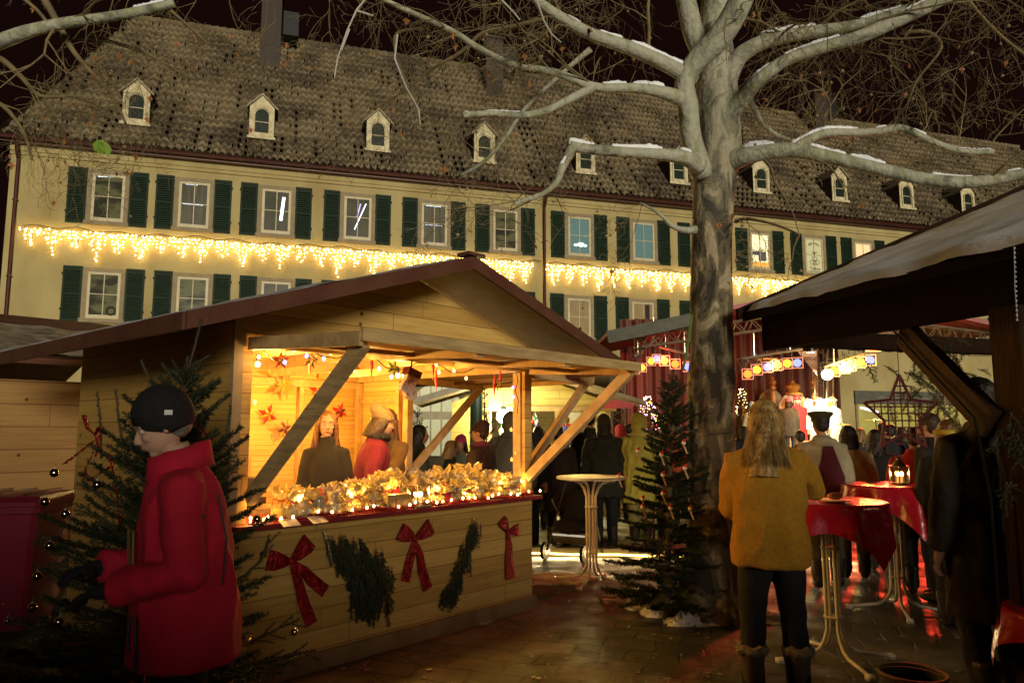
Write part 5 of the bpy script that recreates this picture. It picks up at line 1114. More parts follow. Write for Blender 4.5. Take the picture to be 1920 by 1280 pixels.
bunch([(893, 975), (878, 1010), (860, 1050), (850, 1090), (838, 1110)], 'slanting fir garland on the counter front right of the middle bow', 2, 130, nl=.022, spread=.06, L=(.08, .15), silver=[(890, 970), (900, 1000), (898, 1030)])
# loose branches by the man
for i, (pts, Y) in enumerate((([(468, 1205), (500, 1188), (560, 1160)], 3.5), ([(455, 1245), (520, 1232), (590, 1218)], 3.4), ([(462, 1075), (490, 1050), (505, 1010)], 3.6), ([(330, 770), (365, 650), (378, 598)], 3.75), ([(415, 850), (425, 810), (433, 760)], 3.7), ([(190, 860), (188, 790), (182, 735)], 3.7), ([(228, 820), (222, 780), (217, 730)], 3.8), ([(310, 750), (280, 710), (264, 675)], 3.7), ([(330, 750), (350, 690), (395, 665)], 3.72))):
    kn, kw = MB(), MB(); r_ = random.Random(i + 50); P = [at(x, y, Y) for x, y in pts]; e = [P[0].lerp(P[1], q / 3) for q in range(3)] + [P[1].lerp(P[2], q / 3) for q in range(4)]
    kw.tube(e, [.006, .006, .005, .005, .004, .003, .002], 5); needles(kn, e, .016, 300, r_, .002)
    if i < 3:
        for q in range(1, 6): d = (e[q + 1] - e[q]).normalized(); fir_branch(kn, kw, e[q], d + Vector((0, 0, .5 * (-1) ** q)), .09, .015, 500, r_, w=.002)
    rt = [o for o in bpy.data.objects if o.get('label', '').startswith('tall decorated fir')][0]
    kw.build('limb', fir_w, rt, world=True); kn.build('limb_needles', fir_g, rt, world=True)
# thuja / pine greenery hung behind the brace and round the post
soft_g = M('thuja_green', (.05, .09, .02), .6, col2=(.10, .12, .03), ns=8)
def greens(plist, seed, n, label, L=.3, mat=soft_g, nl=.03, sp=.1):
    r_ = random.Random(seed); kn, kw = MB(), MB(); t = thing('evergreen_garland', label, 'garland', plist[0], 0)
    for i in range(n):
        q = r_.random() * (len(plist) - 1); a = int(q); p = plist[a].lerp(plist[a + 1], q - a) + Vector((r_.gauss(0, sp), r_.gauss(0, sp), r_.gauss(0, sp))) - plist[0]
        fir_branch(kn, kw, p, (r_.uniform(-1, 1), r_.uniform(-1, .6), r_.uniform(-1, .3)), r_.uniform(.5, 1) * L, nl, 260, r_, droop=.6, w=.003)
    kw.build('stems', fir_w, t); kn.build('foliage', mat, t)
greens([at(1700, 690, 5.9), at(1725, 735, 5.9), at(1790, 770, 5.9)], 31, 26, 'green fir garland hanging behind the diagonal brace near the star', .28)
greens([at(1790, 640, 5.9), at(1795, 700, 5.9), at(1830, 740, 5.9)], 32, 20, 'yellow-lit greenery between the brace and the post', .26)
greens([at(1915, 760, 3.8), at(1900, 810, 3.8), at(1935, 860, 3.8), at(1890, 905, 3.8)], 33, 26, 'dark green garland wound round the big right post', .2, fir_g, .02, .03)
# wicker star
p = at(1690, 775, 5.6); t = thing('wicker_star', 'dark red lattice star hanging below the booth eave', 'star', p, .05); vine = M('red_vine', (.10, .008, .012), .6, bump=.3)
k = MB(); R0 = .30; sp_ = [Vector(q) for q in star_poly(.0, -.01, R0, 0, 0, .47)]
for i in range(10): k.tube([sp_[i], sp_[(i + 1) % 10]], .011, 6)
k.build('outline', vine, t); k = MB()
def inside(x, z):
    c = False; j = 9
    for i in range(10):
        a, d = sp_[i], sp_[j]
        if (a.z > z) != (d.z > z) and x < (d.x - a.x) * (z - a.z) / (d.z - a.z) + a.x: c = not c
        j = i
    return c
for ax in (0, 1):
    for q in range(-5, 6):
        c = q * .052; run = []
        for s in range(-60, 61):
            u = s * .005; x, z = (c, u) if ax == 0 else (u, c)
            if inside(x, z): run.append(Vector((x, .006 * (1 if ax else -1), z)))
            elif len(run) > 4: k.tube([run[0], run[-1]], .0055, 5); run = []
            else: run = []
k.build('lattice', vine, t); k = MB(); k.tube([sp_[0], sp_[0] + Vector((.0, 0, .3))], .003, 4); k.build('cord', blackm, t)
# ================= plane trees
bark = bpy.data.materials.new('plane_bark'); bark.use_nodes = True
def _bark(m, thr, light, mid, dark):
    n = m.node_tree.nodes; L = m.node_tree.links; b = n['Principled BSDF']; b.inputs['Roughness'].default_value = .8
    tc = n.new('ShaderNodeTexCoord'); mp = n.new('ShaderNodeMapping'); mp.inputs['Scale'].default_value = (1, 1, .45); L.new(tc.outputs['Object'], mp.inputs[0])
    a = n.new('ShaderNodeTexNoise'); a.inputs['Scale'].default_value = 5.5; a.inputs['Detail'].default_value = 4; a.inputs['Roughness'].default_value = .55; a.inputs['Distortion'].default_value = .9; L.new(mp.outputs[0], a.inputs['Vector'])
    r = n.new('ShaderNodeValToRGB'); r.color_ramp.interpolation = 'CONSTANT'; e = r.color_ramp.elements; e[0].position = 0; e[0].color = (*dark, 1); e[1].position = thr[2]; e[1].color = (*light, 1)
    x = e.new(thr[0]); x.color = (*mid, 1); x = e.new(thr[1]); x.color = (mid[0] * .7 + light[0] * .3, mid[1] * .75 + light[1] * .3, mid[2] * .6 + light[2] * .2, 1)
    L.new(a.outputs[0], r.inputs[0])
    rc = r.outputs[0]
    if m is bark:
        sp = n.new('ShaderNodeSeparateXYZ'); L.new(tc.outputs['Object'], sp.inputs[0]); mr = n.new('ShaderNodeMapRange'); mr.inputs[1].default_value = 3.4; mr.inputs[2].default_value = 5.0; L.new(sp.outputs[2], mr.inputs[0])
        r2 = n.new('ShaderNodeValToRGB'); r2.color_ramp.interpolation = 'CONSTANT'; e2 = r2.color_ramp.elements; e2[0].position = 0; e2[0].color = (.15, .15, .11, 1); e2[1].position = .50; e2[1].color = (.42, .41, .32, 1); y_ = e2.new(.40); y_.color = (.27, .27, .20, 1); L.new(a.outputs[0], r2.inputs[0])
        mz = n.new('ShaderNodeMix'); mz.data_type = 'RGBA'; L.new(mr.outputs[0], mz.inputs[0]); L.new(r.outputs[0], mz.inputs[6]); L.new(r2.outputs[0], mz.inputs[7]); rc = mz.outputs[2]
    c = n.new('ShaderNodeTexNoise'); c.inputs['Scale'].default_value = 22; c.inputs['Detail'].default_value = 6; L.new(tc.outputs['Object'], c.inputs['Vector'])
    mx = n.new('ShaderNodeMix'); mx.data_type = 'RGBA'; mx.blend_type = 'MULTIPLY'; mx.inputs[0].default_value = .55; L.new(rc, mx.inputs[6]); L.new(c.outputs[0], mx.inputs[7]); L.new(mx.outputs[2], b.inputs['Base Color'])
    ad = n.new('ShaderNodeMath'); ad.operation = 'MULTIPLY_ADD'; L.new(a.outputs[0], ad.inputs[0]); ad.inputs[1].default_value = 1.6; L.new(c.outputs[0], ad.inputs[2])
    bu = n.new('ShaderNodeBump'); bu.inputs['Strength'].default_value = .8; bu.inputs['Distance'].default_value = .018; L.new(ad.outputs[0], bu.inputs['Height']); L.new(bu.outputs[0], b.inputs['Normal'])
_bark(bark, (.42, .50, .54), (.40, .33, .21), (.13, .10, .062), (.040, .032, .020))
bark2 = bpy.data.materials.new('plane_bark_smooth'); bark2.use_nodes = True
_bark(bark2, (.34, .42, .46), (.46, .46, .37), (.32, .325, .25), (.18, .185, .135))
twig_m = M('twig_bark', (.11, .085, .045), .8, col2=(.19, .14, .06), ns=9)
def smooth_path(P, R, m=4):
    out, ro = [], []
    for i in range(len(P) - 1):
        p0 = P[max(i - 1, 0)]; p1 = P[i]; p2 = P[i + 1]; p3 = P[min(i + 2, len(P) - 1)]
        for q in range(m):
            t = q / m; out.append(.5 * ((2 * p1) + (p2 - p0) * t + (2 * p0 - 5 * p1 + 4 * p2 - p3) * t * t + (3 * p1 - p0 - 3 * p2 + p3) * t ** 3)); ro.append(R[i] + (R[i + 1] - R[i]) * t)
    return out + [P[-1]], ro + [R[-1]]
tw = random.Random(99)
def limb(pxs):      # (px, py, depth, width in pixels)
    P = [at(x, y, Y) for x, y, Y, w in pxs]; R = [pxm(w, Y) / 2 for x, y, Y, w in pxs]; return smooth_path(P, R)
def put_limb(root, pxs, nm='limb', m=None, seg=12, wob=.06):
    P, R = limb(pxs); R = [r * (1 + wob * noise.noise(p * 3)) for p, r in zip(P, R)]; k = MB(); k.tube(P, R, seg); k.build(nm, m or bark2, root, smooth=True, world=True); return P, R
def snow_on(root, P, R, a, b, th=1.0, seed=0, gap=.1):
    """lumpy snow lying on the upper side of a limb between fractions a and b"""
    n = len(P); i0, i1 = int(a * (n - 1)), max(int(a * (n - 1)) + 1, int(b * (n - 1))); k = MB(); r_ = random.Random(seed)
    for i in range(i0, i1):
        m = max(2, int((P[i + 1] - P[i]).length / .03))
        for q in range(m):
            t = q / m; p = P[i].lerp(P[i + 1], t); r = R[i] + (R[i + 1] - R[i]) * t; v = noise.noise(p * 5 + Vector((seed, 0, 0)))
            if v < -.36 + gap: continue
            hh = r * .62 * th * (1 + .8 * v) * r_.uniform(.8, 1.2) + .008
            k.ball(p + Vector((0, 0, r * .82)), 1, 2, (max(.02, r * .62) * r_.uniform(.9, 1.1), max(.02, r * .62), hh), jit=.03)
    if k.v: me = soft(k, .012, 3); mesh_obj('snow', me, snow, root).matrix_parent_inverse = chain(root).inverted()
def twigs(kb, base, d, L, r, depth, droop=.18, kids=3):
    d = d.normalized(); pts = [base]; n = 5 if depth else 4; ds = []
    for i in range(n):
        d = (d + Vector((tw.gauss(0, .20), tw.gauss(0, .16), tw.gauss(0, .20) - droop * .30))).normalized(); pts.append(pts[-1] + d * L / n * tw.uniform(.8, 1.2)); ds.append(d)
    kb.tube(pts, [max(r * (1 - .75 * i / n), .0016) for i in range(n + 1)], 5 if r > .006 else 3, caps=False)
    if depth > 0:
        for i in range(1, n + 1):
            for _ in range(1 if tw.random() < .72 else 0):
                s = 1 if tw.random() < .5 else -1; dd = ds[i - 1]; x = dd.cross(Vector((0, 1, 0)))
                if x.length < .1: x = Vector((1, 0, 0))
                nd = dd * .6 + x.normalized() * s * tw.uniform(.4, .9) + Vector((0, tw.gauss(0, .35), 0)); twigs(kb, pts[i], nd, L * tw.uniform(.38, .62), r * .55, depth - 1, droop)
    ENDS.append(pts[-1])
ENDS = []
def sprout(kb, P, R, n, L, depth=2, updown=(-.2, 1.0), a=.15, droop=.2, rr=.22):
    for i in range(int(n * .29)):
        q = (a + (1 - a) * tw.random()) * (len(P) - 1.01); j = int(q); p = P[j].lerp(P[j + 1], q - j); dd = (P[j + 1] - P[j]).normalized()
        nd = dd * tw.uniform(.1, .8) + Vector((tw.uniform(-.5, .5), tw.uniform(-.6, .6), tw.uniform(*updown))); twigs(kb, p, nd, L * tw.uniform(.6, 1.2), min(R[j] * rr, .012) + .002, depth, droop)
tb_ = gnd(1325, 1150); tb_.y = 6.85
pt = thing('plane_tree', 'big bare plane tree with flaking bark and snow on its limbs in the middle', 'tree', (tb_.x, tb_.y, 0))
Y0 = 6.85
k = MB(); TP_ = [(1322, 1165, 172), (1325, 1140, 140), (1330, 1105, 112), (1335, 1050, 100), (1338, 950, 92), (1336, 850, 86), (1334, 760, 84), (1334, 720, 92), (1335, 660, 82), (1333, 560, 78), (1334, 450, 76), (1340, 340, 80), (1346, 290, 90), (1345, 240, 88), (1343, 190, 86), (1344, 140, 74), (1345, 90, 60), (1344, 50, 50)]
P = [at(x, y, Y0) for x, y, w_ in TP_]; P[0].z = -.05; R = [pxm(w_, Y0) / 2 for x, y, w_ in TP_]; P, R = smooth_path(P, R, 6); seg = 40; rs = []
for p, r in zip(P, R):
    rs.append([p + Vector((math.cos(a), math.sin(a), 0)) * r * (1 + .05 * noise.noise(Vector((math.cos(a) * 1.5, math.sin(a) * 1.5, p.z * 1.4))) + .03 * noise.noise(Vector((math.cos(a) * 5, math.sin(a) * 5, p.z * 4))) + (.22 * max(0, .5 - p.z) * math.sin(5 * a) if p.z < .5 else 0)) for a in [2 * PI * q / seg for q in range(seg)]])
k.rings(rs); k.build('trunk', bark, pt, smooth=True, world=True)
K = MB()
LB = {}
def B(nm, pxs, m=None, snow_=(), tws=None, **kw):
    P, R = put_limb(pt, pxs, 'limb', m, **kw); LB[nm] = (P, R)
    for s in snow_: snow_on(pt, P, R, s[0], s[1], s[2] if len(s) > 2 else 1, seed=len(LB) * 7 + int(s[0] * 10))
    if tws: sprout(K, P, R, *tws[:2], **(tws[2] if len(tws) > 2 else {}))
B('stem', [(1318, 330, 6.75, 44), (1296, 260, 6.6, 40), (1290, 200, 6.5, 40), (1284, 155, 6.45, 40), (1308, 112, 6.4, 44), (1345, 75, 6.3, 50), (1375, 30, 6.2, 50), (1402, -30, 6.1, 48)], snow_=[(.48, .6, .8)])
B('up1', [(1322, 112, 6.6, 40), (1300, 60, 6.6, 42), (1288, 10, 6.7, 40), (1275, -40, 6.7, 36)])
B('up2', [(1345, 170, 6.95, 60), (1345, 90, 7, 60), (1340, 40, 7.1, 58), (1345, -40, 7.2, 54)])
B('b1', [(1300, 152, 6.5, 36), (1255, 124, 6.4, 30), (1180, 90, 6.3, 27), (1112, 66, 6.2, 24), (1060, 38, 6.1, 22), (1015, 8, 6.0, 22), (990, -30, 5.9, 22)], snow_=[(.1, .35), (.4, .52, .8), (.6, .7, .6)], tws=(16, 1.0, dict(depth=2)))
B('b2', [(1295, 195, 6.6, 34), (1262, 180, 6.4, 28), (1215, 168, 6.3, 22), (1165, 165, 6.2, 18), (1112, 163, 6.1, 18), (1040, 136, 6.1, 15), (960, 120, 6.0, 13), (900, 92, 6.0, 13), (850, 60, 5.9, 12), (790, 32, 5.9, 11), (720, 0, 5.8, 10), (690, -20, 5.8, 10)], snow_=[(.15, .4)], tws=(26, 1.0, dict(depth=3, a=.35)))
B('b2b', [(1112, 164, 6.1, 17), (1070, 185, 6.0, 16), (1025, 207, 5.9, 15), (980, 216, 5.8, 14), (920, 213, 5.8, 12), (868, 216, 5.7, 13)], snow_=[(.6, 1, .5)], tws=(10, .7, dict(depth=2, updown=(-.8, .6))))
B('b3', [(1312, 312, 6.65, 34), (1280, 295, 6.5, 28), (1230, 289, 6.4, 23), (1150, 284, 6.3, 20), (1100, 279, 6.2, 20), (1068, 274, 6.1, 22)], snow_=[(.15, 1)], tws=(8, .6, dict(depth=2, updown=(-.8, .6))))
B('b3b', [(1072, 278, 6.12, 20), (1062, 300, 6.1, 17), (1052, 318, 6.0, 16), (1044, 340, 6.0, 12), (1020, 362, 5.9, 10), (985, 375, 5.9, 9), (965, 383, 5.9, 9)], snow_=[(.2, .35, .8)], tws=(16, .7, dict(depth=3, updown=(-.6, .8))))
B('b4', [(1108, 92, 6.3, 12), (1060, 132, 6.4, 9), (985, 203, 6.5, 8), (945, 262, 6.6, 8), (905, 305, 6.6, 7), (860, 330, 6.7, 5)], tws=(10, .8, dict(depth=3, updown=(-.9, .3))))
B('b5', [(1020, 34, 6.1, 9), (960, 50, 6.2, 8), (905, 62, 6.3, 8), (868, 95, 6.4, 7), (810, 130, 6.5, 6), (760, 170, 6.6, 5), (700, 205, 6.7, 4)], m=twig_m, seg=7, tws=(14, .8, dict(depth=3, updown=(-.9, .5))))
B('b6', [(800, 52, 6.0, 7), (745, 62, 6.1, 6), (742, 100, 6.1, 6), (760, 150, 6.2, 5), (780, 200, 6.3, 4), (788, 235, 6.3, 3)], seg=7, m=twig_m, tws=(8, .6, dict(depth=2, updown=(-.8, .4))))
B('r1', [(1362, 150, 6.8, 44), (1385, 108, 6.7, 34), (1425, 82, 6.6, 30), (1475, 68, 6.6, 27), (1540, 58, 6.5, 25), (1610, 46, 6.4, 20), (1665, 28, 6.3, 16), (1720, 8, 6.3, 12)], snow_=[(.25, .95, 1.1)], tws=(12, .9, dict(depth=2)))
B('r2', [(1346, 245, 6.86, 52), (1372, 208, 6.72, 38), (1394, 184, 6.6, 30), (1425, 148, 6.4, 27), (1475, 113, 6.3, 25), (1545, 88, 6.2, 25), (1610, 70, 6.1, 26), (1680, 40, 6.0, 27), (1740, 12, 5.9, 28), (1810, -25, 5.8, 28)], snow_=[(.3, .62, .8), (.75, .9, .6)], tws=(18, 1.2, dict(depth=3, updown=(-.9, .9), a=.4)))
B('r3', [(1372, 300, 6.75, 50), (1400, 292, 6.6, 36), (1440, 285, 6.5, 31), (1490, 282, 6.4, 29), (1560, 296, 6.3, 27), (1640, 315, 6.2, 25), (1730, 335, 6.1, 24), (1810, 342, 6.0, 24), (1870, 335, 5.9, 22), (1960, 318, 5.8, 22)], snow_=[(.12, .6, 1.0), (.72, .95, .5)], tws=(20, .8, dict(depth=2, updown=(-.9, .5))))
B('r4', [(1488, 279, 6.42, 20), (1515, 262, 6.4, 18), (1550, 249, 6.4, 17), (1600, 249, 6.4, 16), (1650, 246, 6.4, 15), (1690, 240, 6.4, 14), (1740, 262, 6.4, 14), (1800, 283, 6.4, 12), (1862, 284, 6.4, 11)], snow_=[(.0, .75, 1.1), (.85, 1, .6)], tws=(20, 1.1, dict(depth=3, updown=(0, 1.2))))
B('r5', [(1400, 178, 7.1, 14), (1415, 205, 7.1, 12), (1432, 235, 7.1, 11), (1460, 255, 7.1, 9), (1500, 268, 7.1, 8)], m=bark2, seg=8, tws=(6, .8, dict(depth=2)))
B('r6', [(1690, 62, 6.2, 8), (1740, 60, 6.3, 7), (1765, 90, 6.4, 6), (1720, 150, 6.4, 5), (1700, 200, 6.5, 4)], m=twig_m, seg=6, tws=(12, .9, dict(depth=3, updown=(-.6, .6))))
B('r7', [(1800, -20, 6.3, 9), (1840, 30, 6.4, 7), (1880, 70, 6.4, 6), (1930, 110, 6.4, 6)], m=twig_m, seg=6, tws=(14, 1.0, dict(depth=3, updown=(-.9, .4))))
B('r8', [(1380, 415, 6.7, 9), (1400, 410, 6.4, 7), (1450, 420, 6.2, 5), (1500, 440, 6.0, 4)], m=twig_m, seg=6, tws=(9, .6, dict(depth=3, updown=(-.5, .5))))
B('l8', [(1322, 425, 6.85, 24), (1295, 432, 6.75, 15), (1262, 425, 6.6, 9), (1235, 400, 6.5, 6), (1200, 380, 6.4, 4)], m=bark2, seg=8, tws=(9, .6, dict(depth=3, updown=(-.7, .7))))
B('mid', [(1215, 100, 6.5, 7), (1217, 60, 6.6, 7), (1215, 10, 6.6, 7), (1222, -30, 6.7, 7)], m=twig_m, seg=6, tws=(10, .8, dict(depth=3)))
for (x, y, n) in ((660, -30, 5), (900, -40, 7), (1100, -40, 6), (1450, -40, 7), (1600, -40, 7), (1850, -40, 6)):   # twigs hanging from limbs just above the frame
    for i in range(n): twigs(K, at(x + tw.uniform(-90, 90), y, tw.uniform(5.6, 7.5)), Vector((tw.uniform(-.5, .5), 0, -1)), tw.uniform(.7, 1.3), .006, 3, droop=.4)
K.build('twigs', twig_m, pt, world=True)
# frosty white hanging twigs
k = MB()
for pts in ([(700, -20), (668, 20), (650, 60), (633, 110), (627, 145)], [(668, 20), (700, 30)], [(655, 55), (640, 95)], [(1006, 0), (1020, 40), (1035, 65), (1052, 80)], [(940, 0), (962, 22), (975, 38)], [(745, 65), (740, 110), (762, 165), (785, 205), (788, 235)]):
    P = [at(x, y, 5.2) for x, y in pts]; k.tube(P, [.008 * (1 - .6 * i / len(P)) for i in range(len(P))], 5)
k.build('frosted_twigs', M('frosted_bark', (.5, .5, .46), .8), pt, world=True)
# hanging dry leaves, seed balls
lf = MB(); bl = MB(); r_ = random.Random(5)
for e in ENDS:
    if r_.random() < .022:
        s = r_.uniform(.03, .055); R_ = Matrix.Rotation(r_.uniform(0, 6), 3, 'Z') @ Matrix.Rotation(r_.uniform(-.6, .6), 3, 'X')
        lf.add([e + R_ @ Vector(q) * s for q in ((0, 0, 0), (-.6, .1, -.5), (-.25, .2, -1.0), (0, 0, -1.5), (.3, .25, -.9), (.65, .1, -.6))], [(0, 1, 2), (0, 2, 3), (0, 3, 4), (0, 4, 5)])
    elif r_.random() < .022: bl.ball(e + Vector((0, 0, -.05)), .015, 1, jit=.08); bl.tube([e, e + Vector((0, 0, -.05))], .001, 3)
lf.build('dry_leaves', M('dry_leaf', (.30, .12, .035), .7, col2=(.2, .08, .02)), pt, world=True); bl.build('seed_balls', M('seed_ball', (.3, .22, .12), .9), pt, world=True)['kind'] = 'stuff'
# second plane at upper left (trunk left of the frame)
lp0 = at(-420, 640, 6.2); lp0.z = 0
p2 = thing('plane_tree', 'bare plane tree reaching in from the upper left corner', 'tree', lp0)
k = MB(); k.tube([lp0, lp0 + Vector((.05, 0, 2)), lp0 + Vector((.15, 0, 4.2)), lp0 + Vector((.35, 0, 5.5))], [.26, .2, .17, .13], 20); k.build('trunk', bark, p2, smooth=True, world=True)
K = MB(); ENDS.clear()
def B2(pxs, tws=None, m=None, seg=10, snow_=()):
    P, R = put_limb(p2, pxs, 'limb', m, seg=seg)
    for s in snow_: snow_on(p2, P, R, *s, seed=5)
    if tws: sprout(K, P, R, tws[0], tws[1], **tws[2])
B2([(-400, 190, 6.1, 46), (-150, 130, 6.0, 36), (-10, 82, 5.9, 30), (50, 60, 5.8, 26), (120, 44, 5.8, 22), (215, 30, 5.7, 19), (285, 16, 5.7, 18), (326, 6, 5.7, 17)], (12, .9, dict(depth=3, updown=(-1, .5), a=.4)), snow_=[(.82, .93, 1.0)])
B2([(60, -40, 5.9, 16), (95, 20, 5.9, 14), (118, 62, 6.0, 12), (140, 100, 6.0, 10), (175, 140, 6.1, 8), (210, 180, 6.1, 6), (240, 240, 6.2, 4)], (14, .8, dict(depth=3, updown=(-1, .3))), m=twig_m, seg=7)
B2([(130, 70, 6.0, 9), (185, 74, 6.0, 8), (240, 88, 6.1, 7), (290, 108, 6.2, 6), (335, 135, 6.2, 5), (370, 150, 6.3, 4)], (14, .8, dict(depth=3, updown=(-1, .3))), m=twig_m, seg=7)
B2([(-60, 90, 6.0, 16), (0, 110, 6.0, 13), (40, 145, 6.0, 10), (75, 180, 6.1, 8), (130, 180, 6.1, 6), (165, 190, 6.2, 5), (200, 205, 6.2, 4)], (18, .8, dict(depth=3, updown=(-1, .3))), m=twig_m, seg=7)
B2([(-80, 200, 6.2, 12), (-10, 190, 6.2, 10), (40, 240, 6.2, 7), (60, 300, 6.2, 5)], (14, .8, dict(depth=3, updown=(-1, .4))), m=twig_m, seg=7)
B2([(100, 60, 6.0, 8), (70, 20, 6.0, 7), (20, -20, 6.0, 7)], (8, .7, dict(depth=3, updown=(-1, 1))), m=twig_m, seg=7)
B2([(320, 20, 5.7, 7), (360, 55, 5.8, 5), (390, 80, 5.8, 4), (430, 85, 5.8, 3)], (7, .6, dict(depth=2, updown=(-1, .6))), m=twig_m, seg=6)
for i in range(8): twigs(K, at(tw.uniform(180, 620), -30, tw.uniform(5.6, 7)), Vector((tw.uniform(-.5, .5), 0, -1)), tw.uniform(.5, 1.0), .006, 3, droop=.4)
K.build('twigs', twig_m, p2, world=True)
lf = MB(); bl = MB()
for e in ENDS:
    if r_.random() < .022:
        s = r_.uniform(.03, .05); R_ = Matrix.Rotation(r_.uniform(0, 6), 3, 'Z'); lf.add([e + R_ @ Vector(q) * s for q in ((0, 0, 0), (-.6, .1, -.5), (-.25, .2, -1.0), (0, 0, -1.5), (.3, .25, -.9), (.65, .1, -.6))], [(0, 1, 2), (0, 2, 3), (0, 3, 4), (0, 4, 5)])
    elif r_.random() < .022: bl.ball(e + Vector((0, 0, -.05)), .014, 1)
lf.build('dry_leaves', M('dry_leaf', (.30, .12, .035), .7), p2, world=True); bl.build('seed_balls', M('seed_ball', (.3, .22, .12), .9), p2, world=True)['kind'] = 'stuff'
k = MB(); g0 = at(188, 268, 5.7)
for a in range(3): k.add([g0 + Vector(q) * .075 + Vector((a * .02, 0, -a * .015)) for q in ((0, 0, 0), (-.9, .1, -.1), (-.6, .2, -.9), (0, 0, -.6), (.3, .25, -1.1), (.7, .1, -.3), (.3, 0, .35), (-.4, 0, .3))], [(0, 1, 2), (0, 2, 3), (0, 3, 4), (0, 4, 5), (0, 5, 6), (0, 6, 7), (0, 7, 1)])
k.build('green_leaf', M('leaf_green', (.18, .30, .03), .6), p2, world=True)
# cord tied round the trunk towards the right, green cord
k = MB(); k.tube([at(1292, 808, 6.6), at(1335, 812, 6.55), at(1380, 809, 6.6), at(1270, 806, 6.8)], .004, 4); o = k.build('tie_wire', alu); tag(o, 'thin wire tied round the plane trunk at head height', 'wire')
k = MB(); k.tube([at(1297, 590, 6.7), at(1287, 660, 6.7), at(1280, 695, 6.7)], .012, 5); o = k.build('green_strap', M('strap_green', (.12, .2, .04), .6)); tag(o, 'green strap tying the small fir to the plane trunk', 'strap')
# ================= people
def cl(name, col, **kw):
    kw.setdefault('rough', .85); kw.setdefault('bump', .35); kw.setdefault('bs', 120); kw.setdefault('col2', tuple(c * .8 for c in col)); kw.setdefault('ns', 7); return M('cloth_' + name, col, **kw)
SKIN = M('skin', (.50, .28, .18), .75, spec=.25, col2=(.48, .25, .16), ns=9, bump=.1, bs=80)
SKINW = M('skin_pale', (.50, .30, .22), .8, spec=.2, col2=(.46, .28, .2), ns=9, bump=.1, bs=80)
eyew = M('eye_white', (.6, .58, .52), .2); eyed = M('eye_dark', (.02, .015, .01), .15); lipm = M('lips', (.35, .09, .07), .5)
HC = dict(blond=M('hair_blond', (.50, .32, .11), .45, col2=(.14, .075, .02), ns=30, stretch=(1, 1, .15), bump=.5, bs=60, contrast=(.3, .7)), brown=M('hair_brown', (.05, .025, .012), .5, col2=(.02, .01, .006), ns=30, stretch=(1, 1, .15), bump=.5, bs=60), dark=M('hair_dark', (.012, .008, .006), .5, bump=.5, bs=60), grey=M('hair_grey', (.2, .19, .17), .6), auburn=M('hair_auburn', (.20, .09, .03), .45, col2=(.09, .035, .012), ns=30, stretch=(1, 1, .15), bump=.5, bs=60))
